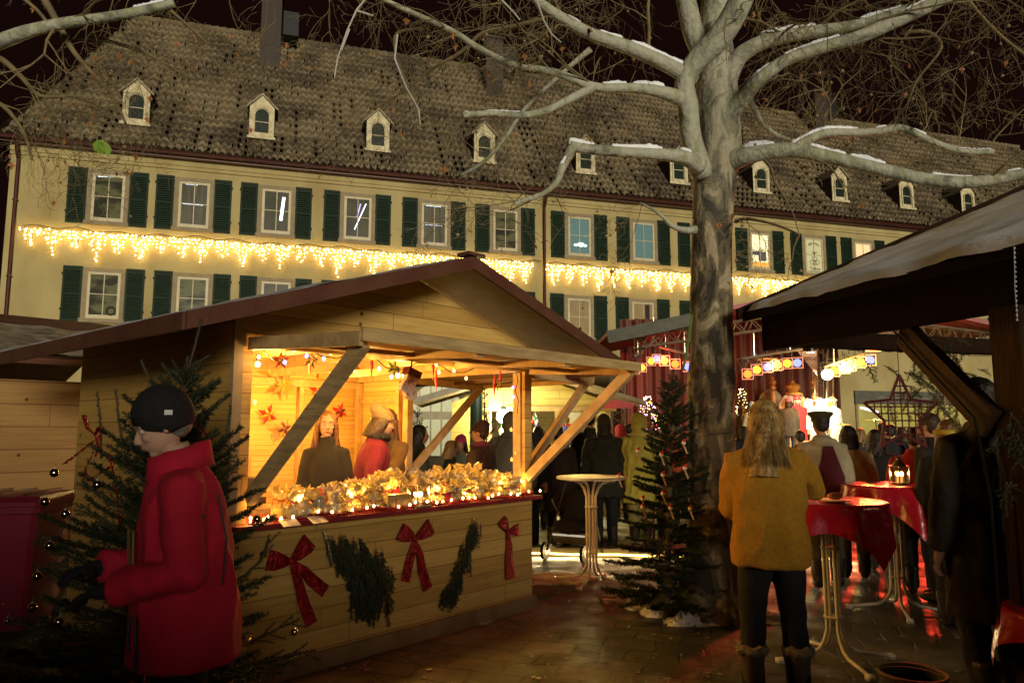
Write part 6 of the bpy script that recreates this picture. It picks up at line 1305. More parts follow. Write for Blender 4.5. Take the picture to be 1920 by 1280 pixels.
def person(loc, face, h, label, coat=('black', (.01, .01, .012)), hem=.80, puff=1.0, legs=('dark', (.010, .011, .016)), hat=None, hair=('short', 'brown'), hands=None, hints=None, lean=0, yaw=0, pitch=0, fine=False, scarf=None, hood_down=None, stance=.10, skin=None, gloves=None, boots=('boot', (.02, .015, .012)), folds=.006, cut=0, belly=0, disp_z=0, backpanel=None, z=0, shoulder=1.0, fur=None, group=None, lit=None, eyes=True, extra=None):
    k_ = h / 1.75; t = thing('person', label, 'person', (loc[0], loc[1], z), math.radians(face), group); skin = skin or SKIN
    hip = Vector((0, 0, .93)); RL = Matrix.Rotation(-math.radians(lean), 3, 'X')
    def up(p): p = Vector(p); return hip + RL @ (p - hip)
    S = [up((s * .178 * shoulder, 0, 1.385)) for s in (-1, 1)]
    Hn = hands or [(-.25, .06, .80), (.25, .06, .80)]; Hn = [Vector(q) if q is not None else Vector((s * .25, .06, .80)) for q, s in zip(Hn, (-1, 1))]
    hints = hints or [(-.5, -.7, -.5), (.5, -.7, -.5)]; El = []; Wr = []
    for q in range(2):
        a = S[q]; b_ = Hn[q]; d = b_ - a; L1, L2 = .29, .26; D = min(d.length, L1 + L2 - .005); dn = d.normalized(); b_ = a + dn * D; x = (L1 * L1 - L2 * L2 + D * D) / (2 * D); hh = math.sqrt(max(0, L1 * L1 - x * x)); hv = Vector(hints[q]); hv = (hv - dn * hv.dot(dn)).normalized(); El.append(a + dn * x + hv * hh); Wr.append(b_)
    feet = [Vector((s * stance, .02 * s, .0)) for s in (-1, 1)]; kn = [Vector((s * (stance * .5 + .05), .03, .49)) for s in (-1, 1)]; hj = [Vector((s * .085, 0, .92)) for s in (-1, 1)]
    nb = up((0, -.01, 1.46)); HR = RL @ Matrix.Rotation(math.radians(yaw), 3, 'Z') @ Matrix.Rotation(-math.radians(pitch), 3, 'X'); hc = up((0, .02, 1.53)) + HR @ Vector((0, .0, .105))
    sc_ = Matrix.Scale(k_, 4)
    def hd(p): return hc + HR @ Vector(p)
    def hand(b, q, g):
        s = (-1, 1)[q]; d = (Wr[q] - El[q]).normalized(); side = d.cross(Vector((0, 0, 1)))
        if side.length < .2: side = Vector((0, 1, 0)) * -s
        side.normalize(); nrm = side.cross(d).normalized(); pc = Wr[q] + d * .05; R = Matrix((side, d, nrm)).transposed()
        b.ball(pc, 1, 2, (.036 + g, .05 + g, .017 + g), R); b.tube([Wr[q] - d * .02, pc], [.03 + g, .026 + g], 8)
        for f in range(4):
            L = (.062, .072, .068, .052)[f] + g; p0 = pc + side * (f - 1.5) * .019 + d * .035; c1 = (d * .93 - nrm * .35).normalized(); c2 = (d * .45 - nrm * .85).normalized(); p1 = p0 + c1 * L * .5; b.tube([p0, p1, p1 + c2 * L * .5], [.0095 + g, .009 + g, .0075 + g], 7)
        p0 = pc - d * .015 + side * .028 * (-1 if side.dot(Vector((s, 0, 0))) > 0 else 1); td = (d * .7 + (p0 - pc).normalized() * .7 - nrm * .2).normalized(); b.tube([p0, p0 + td * .03, p0 + (td + d * .4).normalized() * .058], [.012 + g, .011 + g, .009 + g], 7)
    # --- body, one continuous surface
    b = MB()
    b.tube([(0, 0, .90), (0, 0, 1.0), up((0, .0, 1.15)), up((0, 0, 1.33)), up((0, 0, 1.42)), nb, hd((0, -.01, -.09))], [.10, .105, .09, .095, .075, .052, .052], 12, ell=1)
    for q in range(2):
        b.tube([S[q] * 1.0, El[q], Wr[q]], [.048, .038, .026], 10); b.tube([up((0, 0, 1.38)), S[q]], [.07, .055], 8)
        b.tube([hj[q], kn[q], feet[q] + Vector((0, 0, .08))], [.085, .055, .038], 10); b.ball(feet[q] + Vector((0, .06, .04)), 1, 2, (.04, .11, .035))
        hand(b, q, 0)
    b.ball(hd((0, -.012, .035)), 1, 3, (.076, .095, .088), HR); b.ball(hd((0, .022, -.035)), 1, 3, (.058, .070, .072), HR); b.ball(hd((0, .062, -.088)), 1, 2, (.024, .022, .02), HR)
    b.ball(hd((0, .070, .022)), 1, 2, (.052, .018, .014), HR); b.tube([hd((0, .082, .012)), hd((0, .100, -.014)), hd((0, .106, -.026)), hd((0, .088, -.034))], [.008, .010, .013, .010], 8)
    for s in (-1, 1):
        b.ball(hd((s * .038, .062, -.022)), 1, 2, (.022, .022, .02), HR); b.ball(hd((s * .076, -.005, -.008)), 1, 2, (.009, .018, .03), HR); b.ball(hd((s * .013, .098, -.030)), .008, 1)
    b.tube([hd((-.02, .080, -.060)), hd((0, .090, -.058)), hd((.02, .080, -.060))], [.008, .011, .008], 7); b.xf(sc_)
    me = soft(b, .0065 if fine else .013, 2); mesh_obj('body', me, skin, t)
    if eyes:
        for s in (-1, 1):
            e = MB(); e.ball(hd((s * .030, .0715, .006)), .0115, 2); e.xf(sc_); eo = e.build('eye', eyew, t, smooth=True); e = MB(); e.ball(hd((s * .030, .0790, .006)), .0058, 2); e.xf(sc_); e.build('iris', eyed, eo, smooth=True)
            e = MB(); e.tube([hd((s * .048, .074, .026)), hd((s * .03, .088, .031)), hd((s * .014, .088, .027))], [.002, .0035, .003], 5); e.xf(sc_); e.build('eyebrow', HC[hair[1]] if hair else HC['brown'], t)
        e = MB(); e.tube([hd((-.022, .086, -.060)), hd((-.008, .097, -.057)), hd((0, .098, -.059)), hd((.008, .097, -.057)), hd((.022, .086, -.060))], [.002, .0045, .004, .0045, .002], 6, ell=.8); e.xf(sc_); e.build('mouth', lipm, t)
    # --- trousers
    p = MB()
    p.tube([(0, 0, .80), (0, 0, .95), (0, 0, 1.02)], [.12, .145, .13], 14)
    for q in range(2): p.tube([hj[q], hj[q].lerp(kn[q], .5), kn[q], kn[q].lerp(feet[q], .5) + Vector((0, -.01, 0)), feet[q] + Vector((0, -.01, .07))], [.105, .095, .078, .074, .068], 12)
    p.xf(sc_); me = soft(p, .018, 3, .004 * k_, .10, seed=2); mesh_obj('trousers', me, cl(*legs), t)
    for q in range(2):
        e = MB(); e.tube([feet[q] + Vector((0, -.02, .30 if boots[0] != 'shoe' else .12)), feet[q] + Vector((0, -.02, .1)), feet[q] + Vector((0, -.015, .04))], [.075, .055, .05], 12); e.ball(feet[q] + Vector((0, .05, .045)), 1, 2, (.05, .13, .045)); e.xf(sc_); me = soft(e, .014, 2); mesh_obj('boot', me, cl('boots_' + boots[0], boots[1], rough=.5), t)
        if boots[0] == 'furboot':
            e = MB(); tt = feet[q] + Vector((0, -.02, .30)); e.tube([tt + Vector((.07 * math.cos(a), .07 * math.sin(a), .01 * math.sin(5 * a))) for a in [2 * PI * i / 14 for i in range(15)]], .026, 7); e.xf(sc_); e.build('boot_fur', cl('fur_tan', (.30, .24, .15), bump=1, bs=90), t)
    # --- coat
    c = MB(); n = 22; hz = hem
    prof = [(hz, .205 + belly * .3, .155 + belly), (min(hz + .12, .98), .200 + belly * .4, .150 + belly), (1.08, .185 + belly * .3, .140 + belly * .8), (1.20, .19 + .01 * shoulder, .140 + belly * .3), (1.31, .190 * shoulder, .138), (1.375, .170 * shoulder, .122), (1.425, .125 * shoulder, .104), (1.465, .088, .086), (1.53, .074, .074)]
    rs = []
    for (z_, rx, ry) in prof:
        ring = []
        for i in range(n):
            a = 2 * PI * i / n; ca, sa = math.cos(a), math.sin(a); q_ = (abs(ca) ** 2.4 + abs(sa) ** 2.4) ** (-1 / 2.4); v = Vector((rx * puff * ca * q_ if z_ < 1.47 else rx * ca, (ry * puff if z_ < 1.47 else ry) * sa * q_ + (0.0 if z_ < .98 else -.005), z_)); ring.append(up(v) if z_ > .94 else v)
        rs.append(ring)
    c.rings(rs)
    for q in range(2):
        wend = Wr[q]; c.tube([S[q] + Vector((0, 0, .02)) - (S[q] - up((0, 0, 1.38))) * .55, S[q], S[q].lerp(El[q], .5), El[q], El[q].lerp(wend, .5), wend], [.066 * puff, .076 * puff, .076 * puff, .070 * puff, .064 * puff, .052 * puff], 12); c.ball(El[q], .066 * puff, 2)
    if hood_down: c.ball(up((0, -.085, 1.46)), 1, 2, (.13, .075, .06), RL)
    c.xf(sc_); me = soft(c, .011 if fine else .016, 5, folds * k_, .16 if puff < 1.12 else .10, seed=len(label)); ct = mesh_obj('coat', me, cl(coat[0], coat[1], **(coat[2] if len(coat) > 2 else {})), t)
    if gloves:
        for q in range(2): e = MB(); hand(e, q, .003); e.xf(sc_); mesh_obj('glove', soft(e, .005, 2), cl(*gloves), t)
    if fur:
        e = MB(); rr = random.Random(3)
        for i in range(1500): a = rr.uniform(0, 2 * PI); cpos = up((.135 * math.cos(a), .10 * math.sin(a) - .03, 1.455 + .035 * math.sin(a + PI / 2))); d = Vector((rr.gauss(0, 1), rr.gauss(0, 1), rr.gauss(0, 1))).normalized() * rr.uniform(.03, .055); s_ = d.orthogonal().normalized() * .004; e.add([cpos + d * .3 - s_, cpos + d * .3 + s_, cpos + d], [(0, 1, 2)])
        e.tube([up((.13 * math.cos(a), .095 * math.sin(a) - .03, 1.455 + .03 * math.sin(a + PI / 2))) for a in [2 * PI * i / 20 for i in range(21)]], .034, 8); e.xf(sc_); e.build('fur_collar', cl(*fur), t)
    if scarf:
        e = MB(); e.tube([up((.088 * math.cos(a), .085 * math.sin(a) + .005, 1.50 + .012 * math.sin(2 * a))) for a in [2 * PI * i / 20 for i in range(21)]], .033, 8); e.xf(sc_); e.build('scarf', cl(*scarf), t, smooth=True)
    # --- hair
    if hair:
        st, hcn = hair; e = MB(); m = HC[hcn]
        e.ball(hd((0, -.022, .045)), 1, 3, (.086, .097, .088), HR); 
        if st == 'short': e.ball(hd((0, -.05, .0)), 1, 2, (.078, .062, .075), HR)
        if st in ('long', 'bob', 'curly'):
            dn = {'long': .38, 'bob': .15, 'curly': .22}[st]
            for i in range(26):
                a = math.radians(200 + (i / 25 - .5) * 230 + 70); x, y = math.cos(a) * .082, math.sin(a) * .088 - .015
                wv = .012 if st == 'curly' else .004
                pts = [hd((x * .8, y * .8, .07)), hd((x * 1.03, y * 1.03, .0))]
                for q in range(1, 5):
                    z_ = -dn * q / 4; wp = hd((x * (1.03 + .12 * q / 4), y * (1.0 + (.15 if y < 0 else 0) * q / 4) - .012 * q, z_)); wp += Vector((wv * math.sin(q * 2.4 + i), wv * math.cos(q * 2 + i), 0)); pts.append(wp)
                e.tube(pts, [.02, .022, .022, .020, .017, .009], 6)
        e.xf(sc_); me = soft(e, .007 if fine else .011, 3, .003, .02, seed=4); ho = mesh_obj('hair', me, m, t)
        if fine and st == 'long':
            e = MB(); rr = random.Random(9)
            for i in range(520):
                a = math.radians(270 + rr.uniform(-125, 125)); f = rr.uniform(1.02, 1.12); x, y = math.cos(a) * .084 * f, math.sin(a) * .09 * f - .016; top = rr.uniform(.02, .12); pts = []
                for q in range(8):
                    u = q / 7; z_ = top - (top + .31 * rr.uniform(.95, 1.05)) * u; sc2 = min(1, .35 + u * 3.0) if top > .08 else 1; wd = 1 + (.70 if y < .02 else .25) * u * u; pts.append(hd((x * sc2 * wd + .004 * math.sin(i + q), y * sc2 * (1 + (.22 if y < 0 else 0) * u) - .03 * u, z_)))
                e.tube(pts, [.0016] * 7 + [.0008], 3, caps=False)
            e.xf(sc_); e.build('hair_strands', m, ho)
    # --- hats
    if hat:
        hn, hcol = hat[0], hat[1]; e = MB(); m = cl('hat_' + hat[2], hcol, bump=.6, bs=70)
        if hn in ('beanie', 'pom', 'slouch'):
            rs = []; n = 24
            for (z_, r) in [(.012, .094), (.02, .100), (.05, .102), (.055, .096), (.085, .092), (.115, .070), (.135, .038), (.142, .012)]:
                if hn == 'slouch' and z_ > .05: z_ = z_ * 1.12; r *= 1.1
                rs.append([hd((r * .93 * math.cos(a) * (1 + .015 * math.sin(12 * a)), r * 1.07 * math.sin(a) * (1 + .015 * math.sin(12 * a)) - .016 - (z_ - .05) * (.35 if hn != 'slouch' else .6), z_ + .006 + (.022 * math.sin(a) if z_ < .05 else .01))) for a in [2 * PI * i / n for i in range(n)]])
            e.rings(rs)
            if hn == 'pom': e.ball(hd((0, -.03, .165)), .03, 2, jit=.1)
        elif hn == 'knit':   # covers ears
            rs = []; n = 26
            for (z_, r) in [(-.045, .088), (-.03, .098), (0, .104), (.04, .106), (.08, .098), (.115, .072), (.138, .036), (.144, .01)]: rs.append([hd((r * .90 * math.cos(a), r * 1.05 * math.sin(a) - .018, z_ + (.045 * max(0, math.sin(a)) if z_ < .01 else 0) + .008)) for a in [2 * PI * i / n for i in range(n)]])
            e.rings(rs)
        elif hn == 'hood':
            e.ball(hd((0, -.02, .03)), 1, 3, (.108, .118, .118), HR); e.ball(hd((0, -.04, -.06)), 1, 3, (.105, .10, .10), HR); e.ball(up((0, -.03, 1.48)), 1, 2, (.13, .11, .06))
        elif hn == 'peaked':
            e.lathe(hd((0, -.01, .07)), [(.088, -.035), (.094, .0), (.125, .035), (.13, .05), (.11, .065), (.05, .072)], 24, R=HR); e.prism([hd((x, .07 + .04 * (1 - (x / .08) ** 2), .035)) for x in (-.08, -.04, 0, .04, .08)] + [hd((.08, .05, .04)), hd((-.08, .05, .04))], (0, 0, .006))
        elif hn == 'band':
            e.tube([hd((.098 * math.cos(a), .108 * math.sin(a) - .012, .02)) for a in [2 * PI * i / 22 for i in range(23)]], .028, 8, ell=.9)
        elif hn == 'santa':
            e.tube([hd((.094 * math.cos(a), .10 * math.sin(a) - .012, .045)) for a in [2 * PI * i / 22 for i in range(23)]], .022, 8); e.tube([hd((0, -.012, .05)), hd((0, -.03, .13)), hd((.03, -.08, .16)), hd((.08, -.12, .1))], [.09, .06, .03, .015], 12)
        e.xf(sc_)
        if hn in ('hood', 'santa'): me = soft(e, .012, 5, .004, .07, seed=1); mesh_obj('hat' if hn != 'hood' else 'hood', me, m, t)
        else: e.build('hat', m, t, smooth=True)
    if extra: extra(t, hd, up, sc_, ct)
    t['k'] = k_; del t['k']
    return t
def PL(px, Y, py=805): p = at(px, py, Y); return (p.x, p.y)
# 1 man in the red jacket
def man_extra(t, hd, up, sc_, ct):
    e = MB(); e.box(hd((-.098, -.035, .035)), (.004, .028, .018)); e.xf(sc_); e.build('hat_tag', M('tag_white', (.6, .6, .6), .5), t)
    blk = M('zip_black', (.006, .006, .008), .6); e = MB()
    # black zips and piping on the near (left) side of the jacket
    def L(pts, w): e.tube([up(p) if p[2] > .94 else p for p in pts], w, 6, ell=.5)
    x = -.245
    L([(x + .03, -.115, 1.36), (x + .015, -.135, 1.20), (x + .02, -.115, 1.04)], .0035)
    L([(x + .005, -.06, 1.30), (x - .00, -.03, 1.17), (x + .01, .0, 1.10)], .005)
    L([(-.17, .17, .98), (-.185, .165, .87), (-.185, .16, .77)], .005); L([(-.14, .19, .97), (-.145, .19, .88), (-.15, .185, .83)], .004)
    e.xf(sc_); e.build('zip', blk, t)
    e = MB(); pts = [(-.13, .165, 1.26), (-.10, .18, 1.27), (-.10, .185, 1.13), (-.13, .172, 1.12), (-.13, .165, 1.26)]; e.tube([up(p) for p in pts], .005, 5); e.xf(sc_); e.build('pocket_piping', M('piping_olive', (.12, .10, .03), .5), t)
    e = MB(); e.tube([hd((-.072, .095, .012)), hd((-.045, .115, .012))], .003, 4); e.xf(sc_)
    e = MB(); e.tube([up((.072 * math.cos(a), .076 * math.sin(a) + .015, 1.505 + .02 * -math.sin(a))) for a in [2 * PI * i / 22 for i in range(23)]], .024, 8); e.xf(sc_); e.build('fleece_collar', blk, t, smooth=True)
    e = MB(); rs = []
    for (z_, r) in ((1.44, .125), (1.49, .118), (1.535, .112)): rs.append([up((r * 1.0 * math.cos(a), r * math.sin(a) - .0, z_ + .025 * -math.sin(a))) for a in [2 * PI * i / 22 for i in range(22)]])
    e.rings(rs, caps=False); e.xf(sc_); o = e.build('collar', cl('red_jacket', (.52, .004, .035)), t, smooth=True); o.modifiers.new('s', 'SOLIDIFY').thickness = .014
person(PL(366, 2.98), 116, 1.80, 'elderly man in a red jacket and black knit cap at the left, in profile', coat=('red_jacket', (.52, .004, .035)), hem=.76, puff=1.06, belly=.03, legs=('navy', (.006, .008, .018)), gloves=('black_glove', (.008, .008, .010)), hat=('knit', (.006, .006, .007), 'black'), hair=('short', 'grey'), hands=[(-.13, .25, 1.05), (.10, .30, 1.09)], hints=[(-.5, -.5, -.9), (.4, -.6, -.9)], lean=5, yaw=0, pitch=20, fine=True, skin=SKINW, extra=man_extra, folds=.011)
# 2 woman in the yellow coat
def w_extra(t, hd, up, sc_, ct):
    e = MB()
    for z_ in (.80,): e.tube([(.212 * math.cos(a), .160 * math.sin(a), z_) for a in [2 * PI * i / 30 for i in range(31)]], .006, 5)
    e.tube([(0, -.150, .82), (0, -.152, 1.0), up((0, -.142, 1.15)), up((0, -.138, 1.30))], .0025, 4); e.xf(sc_); e.build('seam', cl('mustard_seam', (.30, .15, .02)), ct)
person(PL(1436, 4.75), -14, 1.83, 'woman with long blond hair in a mustard yellow coat seen from behind', coat=('mustard', (.64, .32, .022), dict(bump=1, bs=160, ns=34, detail=6, col2=(.54, .255, .015))), hem=.78, puff=1.10, legs=('black', (.008, .008, .010)), hair=('long', 'blond'), hands=[(-.10, .28, 1.08), (.06, .36, 1.26)], hints=[(-.35, -.4, -1), (1.0, -.25, -.45)], lean=3, yaw=-12, pitch=12, fine=True, boots=('furboot', (.10, .07, .04)), eyes=False, stance=.13, extra=w_extra, hood_down=False, folds=.013)
# 3 dark man at the right
person(PL(1838, 4.5), 8, 1.95, 'tall man in a long dark brown coat seen from behind at the right post', coat=('dark_coat', (.022, .014, .008)), hem=.50, puff=1.12, hair=('short', 'dark'), eyes=False, hood_down=True, fine=False)
# crowd near the tables
def panel(t, hd, up, sc_, ct):
    e = MB(); e.prism([up((-.03, -.166, 1.42)), up((.05, -.166, 1.42)), up((.15, -.172, 1.12)), (.15, -.178, .90), (-.12, -.178, .90), up((-.12, -.172, 1.12))], (0, .02, 0)); e.xf(sc_); e.build('back_panel', cl('plum', (.10, .008, .03)), t)
person(PL(1540, 8.0), -4, 1.82, 'man in a peaked cap and pale jacket with a plum back panel behind the tables', coat=('pale_jacket', (.42, .38, .25)), hem=.84, puff=1.12, legs=('khaki', (.10, .075, .04)), hat=('peaked', (.05, .045, .02), 'olive'), hair=('short', 'dark'), eyes=False, hood_down=True, extra=panel)
person(PL(1590, 8.5), -20, 1.68, 'person with a dark bob and beige jacket with a black strap behind the tables', coat=('beige', (.36, .28, .13)), hem=.62, puff=1.15, legs=('brown', (.06, .04, .02)), hair=('bob', 'dark'), eyes=False)
person(PL(1640, 9.0), -20, 1.64, 'person with curly dark hair and a black jacket beside the lantern table', coat=('black1', (.012, .011, .012)), hair=('curly', 'dark'), eyes=False)
person(PL(1712, 7.7), -25, 1.66, 'person in a red jacket with a cream stripe half hidden by the lattice star', coat=('bright_red', (.50, .02, .015)), hem=.8, puff=1.1, hair=('short', 'brown'), hood_down=True, eyes=False)
person(PL(1743, 7.4), 40, 1.80, 'dark-haired man in a dark jacket right of the lattice star', coat=('black2', (.014, .012, .014)), hair=('short', 'brown'), eyes=False)
person(PL(1778, 6.4), -40, 1.72, 'person with a wide yellow headband and black coat at the right', coat=('black3', (.010, .010, .010)), hat=('band', (.55, .42, .05), 'yellow'), hair=('bob', 'auburn'), eyes=False)
# middle group
person(PL(1046, 10.6), 8, 1.68, 'person in a dark parka with a tan fur collar behind the white table', coat=('parka', (.020, .012, .012)), hem=.55, puff=1.2, hair=('short', 'brown'), fur=('fur_tan', (.30, .24, .15)), boots=('furboot', (.02, .015, .012)), eyes=False, folds=.010)
person(PL(1106, 11.5), -6, 1.92, 'tall man in a dark green jacket behind the white table', coat=('dark_green', (.02, .025, .012)), hair=('short', 'dark'), hem=.7, puff=1.1, eyes=False)
person(PL(1132, 10.6), 4, 1.84, 'person in a black padded jacket and brimmed knit cap behind the white table', coat=('black4', (.012, .014, .010)), hem=.68, puff=1.25, hat=('knit', (.04, .035, .02), 'dark_olive'), hair=('bob', 'dark'), hood_down=True, eyes=False, folds=.012)
person(PL(1198, 10.6), -5, 1.86, 'person in a yellow-green hooded quilted coat and matching trousers', coat=('lime_coat', (.46, .43, .08)), hem=.60, puff=1.15, legs=('lime', (.30, .27, .09)), hat=('hood', (.50, .47, .09), 'lime'), hair=None, eyes=False, folds=.013, stance=.08)
person(PL(1226, 11.0), 10, 1.60, 'child-sized figure in a yellow-green hood beside the quilted coat', coat=('lime_coat2', (.28, .25, .07)), hat=('hood', (.28, .25, .07), 'lime2'), hair=None, eyes=False)
person(PL(1250, 12.4), -30, 1.86, 'person in an orange jacket and cream knit cap behind the small fir', coat=('orange', (.55, .09, .02)), hat=('knit', (.55, .48, .25), 'cream'), hair=('bob', 'blond'), puff=1.1, eyes=False)
person(PL(1163, 13.5), 0, 1.72, 'person in a red hooded coat far behind the yellow-green coat', coat=('deep_red', (.22, .01, .012)), hat=('hood', (.3, .01, .012), 'red'), hair=None, eyes=False)
person(PL(1083, 12.8), 150, 1.66, 'person with a red cap and pale face turned to the camera behind the table', coat=('cream_c', (.45, .38, .22)), hat=('santa', (.5, .02, .02), 'santa_red'), hair=('short', 'blond'))
# in the stall
person(SL(1.36, .92, 0)[:2], 186, 1.70, 'girl with long auburn hair and black top behind the counter, looking out', coat=('black5', (.010, .008, .008)), hair=('long', 'auburn'), yaw=12, fine=True, puff=.9, z=.1, shoulder=.8, hands=[(-.12, .22, .95), (.10, .24, .97)], folds=.004)
person(SL(1.88, 1.02, 0)[:2], -72, 1.74, 'seller in a magenta and black jacket with a striped knit cap, turned away', lean=10, coat=('magenta', (.16, .004, .03)), hat=('slouch', (.26, .20, .12), 'striped_knit'), hair=('bob', 'brown'), scarf=('black_scarf', (.01, .01, .012)), z=.1, puff=1.1, eyes=False, hands=[(-.2, .1, .85), (.2, .2, .95)], yaw=0)
person(PL(727, 7.35), 178, 1.74, 'blond seller with a fringe lit from below, handing something over the counter', coat=('gold_top', (.16, .09, .03)), hair=('long', 'auburn'), z=.1, puff=.9, shoulder=.86, fine=True, hands=[(-.06, .46, 1.10), (.2, .12, .90)], yaw=14, pitch=8, folds=.004)
# around the side opening
person(PL(902, 8.7), 68, 1.72, 'smiling woman in a dark knit cap and fur-trimmed coat at the side counter', coat=('brown_fur', (.03, .012, .012)), hat=('beanie', (.035, .012, .012), 'burgundy'), hair=('short', 'brown'), scarf=('plum_scarf', (.14, .02, .05)), puff=1.15, yaw=6)
person(PL(958, 9.8), -5, 1.86, 'large person in a grey-brown hooded coat against the white lamp', coat=('grey_brown', (.13, .11, .07)), hem=.6, puff=1.3, hat=('hood', (.13, .11, .07), 'greybrown'), hair=None, eyes=False)
person(PL(985, 10.4), -5, 1.92, 'dark-haired man beside the hooded coat against the lamp', coat=('black6', (.014, .013, .012)), hair=('short', 'dark'), eyes=False)
person(PL(846, 9.6), -80, 1.50, 'fair-haired child in a dark green coat at the side counter', coat=('loden', (.05, .055, .03)), hair=('bob', 'blond'))
person(PL(864, 10.3), 170, 1.55, 'child in a pink hat and pale jacket behind the fair-haired child', coat=('pale_green', (.25, .27, .18)), hat=('beanie', (.50, .05, .14), 'pink'), hair=('bob', 'brown'))
person(PL(786, 9.3), -70, 1.70, 'person with dark hair in profile at the left edge of the side opening', coat=('dark_green2', (.03, .035, .02)), hair=('bob', 'dark'), hood_down=True)
# on the stage
def wings(t, hd, up, sc_, ct):
    for s in (-1, 1):
        e = MB(); pts = [(s * .03, -.19, 1.1), (s * .06, -.19, 1.45), (s * .16, -.2, 1.70), (s * .28, -.22, 1.74), (s * .37, -.23, 1.60), (s * .38, -.22, 1.35), (s * .33, -.21, 1.05), (s * .22, -.2, .80), (s * .10, -.19, .78)]
        e.prism(pts, (0, .05, 0)); me = soft(e, .02, 3, .01, .08); me.transform(sc_); mesh_obj('wing', me, cl('wing_white', (.85, .82, .75)), t)
for i, (px, Y, f, l) in enumerate(((1534, 20.3, 150, 'left angel in white with big wings on the stage beside the throne'), (1563, 20.0, 205, 'right angel in white with big wings at the stage edge'))):
    person(PL(px, Y), f, 1.72, l, coat=('angel', (.85, .82, .74)), hem=.25, puff=1.15, hair=('long', 'blond'), z=.8, hat=('band', (.8, .75, .6), 'halo'), extra=wings)
person(PL(1497, 20.5), 175, 1.75, 'figure in a red robe with a long white beard in front of the throne', coat=('robe_red', (.50, .01, .012)), hem=.3, puff=1.2, z=.8, hat=('santa', (.5, .02, .02), 'santa_red'), hair=('long', 'grey'))
person(PL(1481, 19.6), -35, 1.50, 'child in a grey patterned jacket and pink bobble hat on the stage', coat=('grey_jacket', (.14, .13, .11)), hem=.6, puff=1.25, hat=('pom', (.62, .20, .32), 'pink2'), hair=('bob', 'brown'), z=.95, eyes=False, legs=('grey', (.12, .11, .10)))
person(PL(1392, 19.0), 170, 1.52, 'person with a pale knit cap seated-height at the left of the stage', coat=('cream1', (.5, .36, .2)), hat=('beanie', (.5, .3, .3), 'rose'), hair=('bob', 'blond'), z=.72)
person(PL(1411, 18.6), 190, 1.60, 'person in a white hat and cream coat left of the throne', coat=('cream2', (.6, .5, .3)), hat=('knit', (.8, .75, .6), 'white'), hair=('bob', 'grey'), z=.72)
# spectators in front of the stage
fr = random.Random(17); cols = [('blk_a', (.012, .010, .012)), ('blk_b', (.02, .014, .012)), ('dred', (.12, .01, .014)), ('dblu', (.012, .016, .035)), ('dgrey', (.05, .045, .04)), ('dgrn', (.02, .03, .014))]
spec = [(1500, 12.2, 1.62, 'short', 'brown', 2, 'dark red jacket, just left of the peaked cap'), (1612, 13.5, 1.66, 'curly', 'blond', 4, 'grey coat beside a drum kit'), (1668, 12.0, 1.72, 'short', 'dark', 0, 'black coat, left of the lattice star'), (1690, 13.6, 1.68, 'bob', 'brown', 3, 'navy coat seen through the lattice star'), (1422, 13.5, 1.60, 'bob', 'brown', 5, 'dark green coat hidden behind the blond woman'), (1655, 15.0, 1.78, 'short', 'brown', 1, 'brown coat far in front of the shop sign'), (1760, 11.5, 1.78, 'short', 'grey', 1, 'brown coat beyond the yellow headband'), (1010, 12.5, 1.7, 'bob', 'brown', 4, 'grey coat beyond the stall’s right post'), (1078, 14.2, 1.74, 'short', 'dark', 0, 'black coat at the lit background stall'), (1180, 15.0, 1.75, 'short', 'dark', 3, 'navy coat before the sparkling fir'), (1270, 14.2, 1.74, 'short', 'brown', 1, 'brown coat left of the trunk'), (1395, 14.8, 1.7, 'bob', 'dark', 0, 'black coat right of the trunk'), (1790, 12.8, 1.74, 'bob', 'auburn', 2, 'dark red coat under the brace')]
for px, Y, h, hs, hcn, c, l in spec:
    person(PL(px, Y), fr.uniform(-25, 25), h, 'spectator seen from behind in a ' + l, coat=cols[c], hem=fr.choice((.6, .75, .8)), puff=fr.uniform(1.05, 1.25), hair=(hs, hcn), hat=None, eyes=False, hood_down=fr.random() < .4)
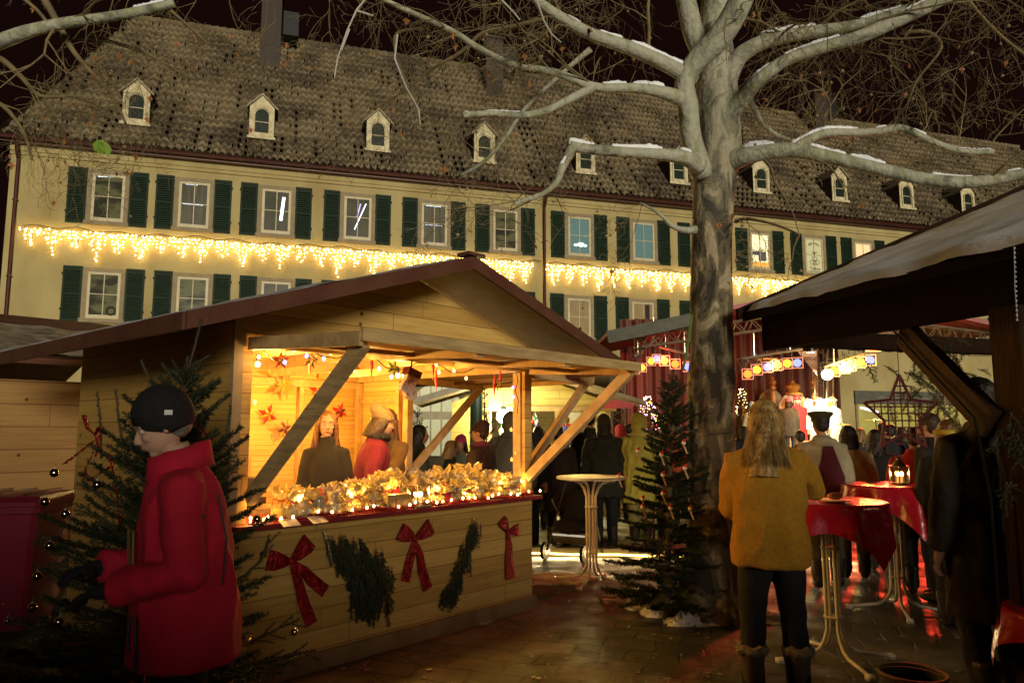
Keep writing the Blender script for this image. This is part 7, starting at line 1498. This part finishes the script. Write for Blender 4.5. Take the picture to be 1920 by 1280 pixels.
# pushchair
sp = PL(1070, 9.9); t = thing('pushchair', 'dark pushchair with a pale reflective band behind the white table', 'pushchair', (sp[0] + .05, sp[1], 0), -.5)
fr_m = M('frame_grey', (.25, .24, .22), .35, metal=.6)
k = MB()
for s in (-.24, .24): k.tube([(s, -.35, .12), (s, -.05, .55), (s, .3, 1.02)], .012, 6); k.tube([(s, .32, .12), (s, .1, .45), (s, -.2, .75)], .012, 6)
k.tube([(-.24, .3, 1.02), (.24, .3, 1.02)], .016, 8); k.build('frame', fr_m, t)
k = MB(); k.tube([(0, -.25, .42), (0, 0, .38), (0, .14, .6), (0, .2, .85)], [.2, .24, .22, .16], 12, ell=.5); me = soft(k, .02, 4, .005, .1); mesh_obj('seat', me, cl('push_black', (.012, .012, .014)), t)
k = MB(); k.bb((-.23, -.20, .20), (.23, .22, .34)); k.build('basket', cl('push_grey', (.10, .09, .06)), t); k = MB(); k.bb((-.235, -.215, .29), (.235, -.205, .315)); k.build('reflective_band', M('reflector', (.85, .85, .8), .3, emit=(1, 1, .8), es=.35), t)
for (x, y) in ((-.27, -.35), (.27, -.35), (-.27, .32), (.27, .32)): k = MB(); k.tube([(x - .02, y, .11), (x + .02, y, .11)], .11, 16); o = k.build('wheel', blackm, t); k = MB(); k.tube([(x - .022, y, .11), (x + .022, y, .11)], .055, 12); k.build('rim', fr_m, o)
# drum kit on the stage right
dp = at(1609, 800, 16.5); t = thing('drum_kit', 'small drum kit with a round bass drum in front of the shop window', 'drum kit', (dp.x, dp.y, .9)); 
k = MB(); k.lathe((0, 0, .35), [(.28, -.2), (.29, -.19), (.29, .19), (.28, .2)], 24, R=Matrix.Rotation(PI / 2, 3, 'X')); k.build('bass_drum', M('drum_shell', (.4, .03, .02), .25), t); k = MB(); k.lathe((0, -.205, .35), [(.26, 0), (.26, .004)], 24, R=Matrix.Rotation(PI / 2, 3, 'X')); k.build('drum_head', M('drum_skin', (.6, .55, .4), .5), t)
for i, (x, z) in enumerate(((-.35, .85), (.4, .95))):
    k = MB(); k.tube([(x, 0, 0), (x, 0, z)], .012, 6); k.lathe((x, 0, z), [(.22, 0), (.05, .02), (.01, .04)], 20); k.build('cymbal', M('cymbal_brass', (.6, .42, .12), .25, metal=.9), t)
k = MB(); k.bb((-.8, -.5, -.9), (.8, .6, 0)); k.build('riser', blackm, t)
# microphone cables, lights chain on the post
t = thing('icicle_icelights', 'thin strand of unlit clear icicle lights hanging on the booth beam at the right edge', 'fairy lights', at(1900, 520, 3.7)); t.name = 'hanging_light_strand'
k = MB(); p0 = at(1902, 465, 3.66); k.tube([p0, at(1903, 540, 3.66), at(1908, 600, 3.66)], .002, 4)
for i in range(16): k.ball(p0.lerp(at(1907, 600, 3.66), i / 15), .006, 1)
k.build('strand', M('clear_bulb', (.5, .6, .6), .1), t, world=True)
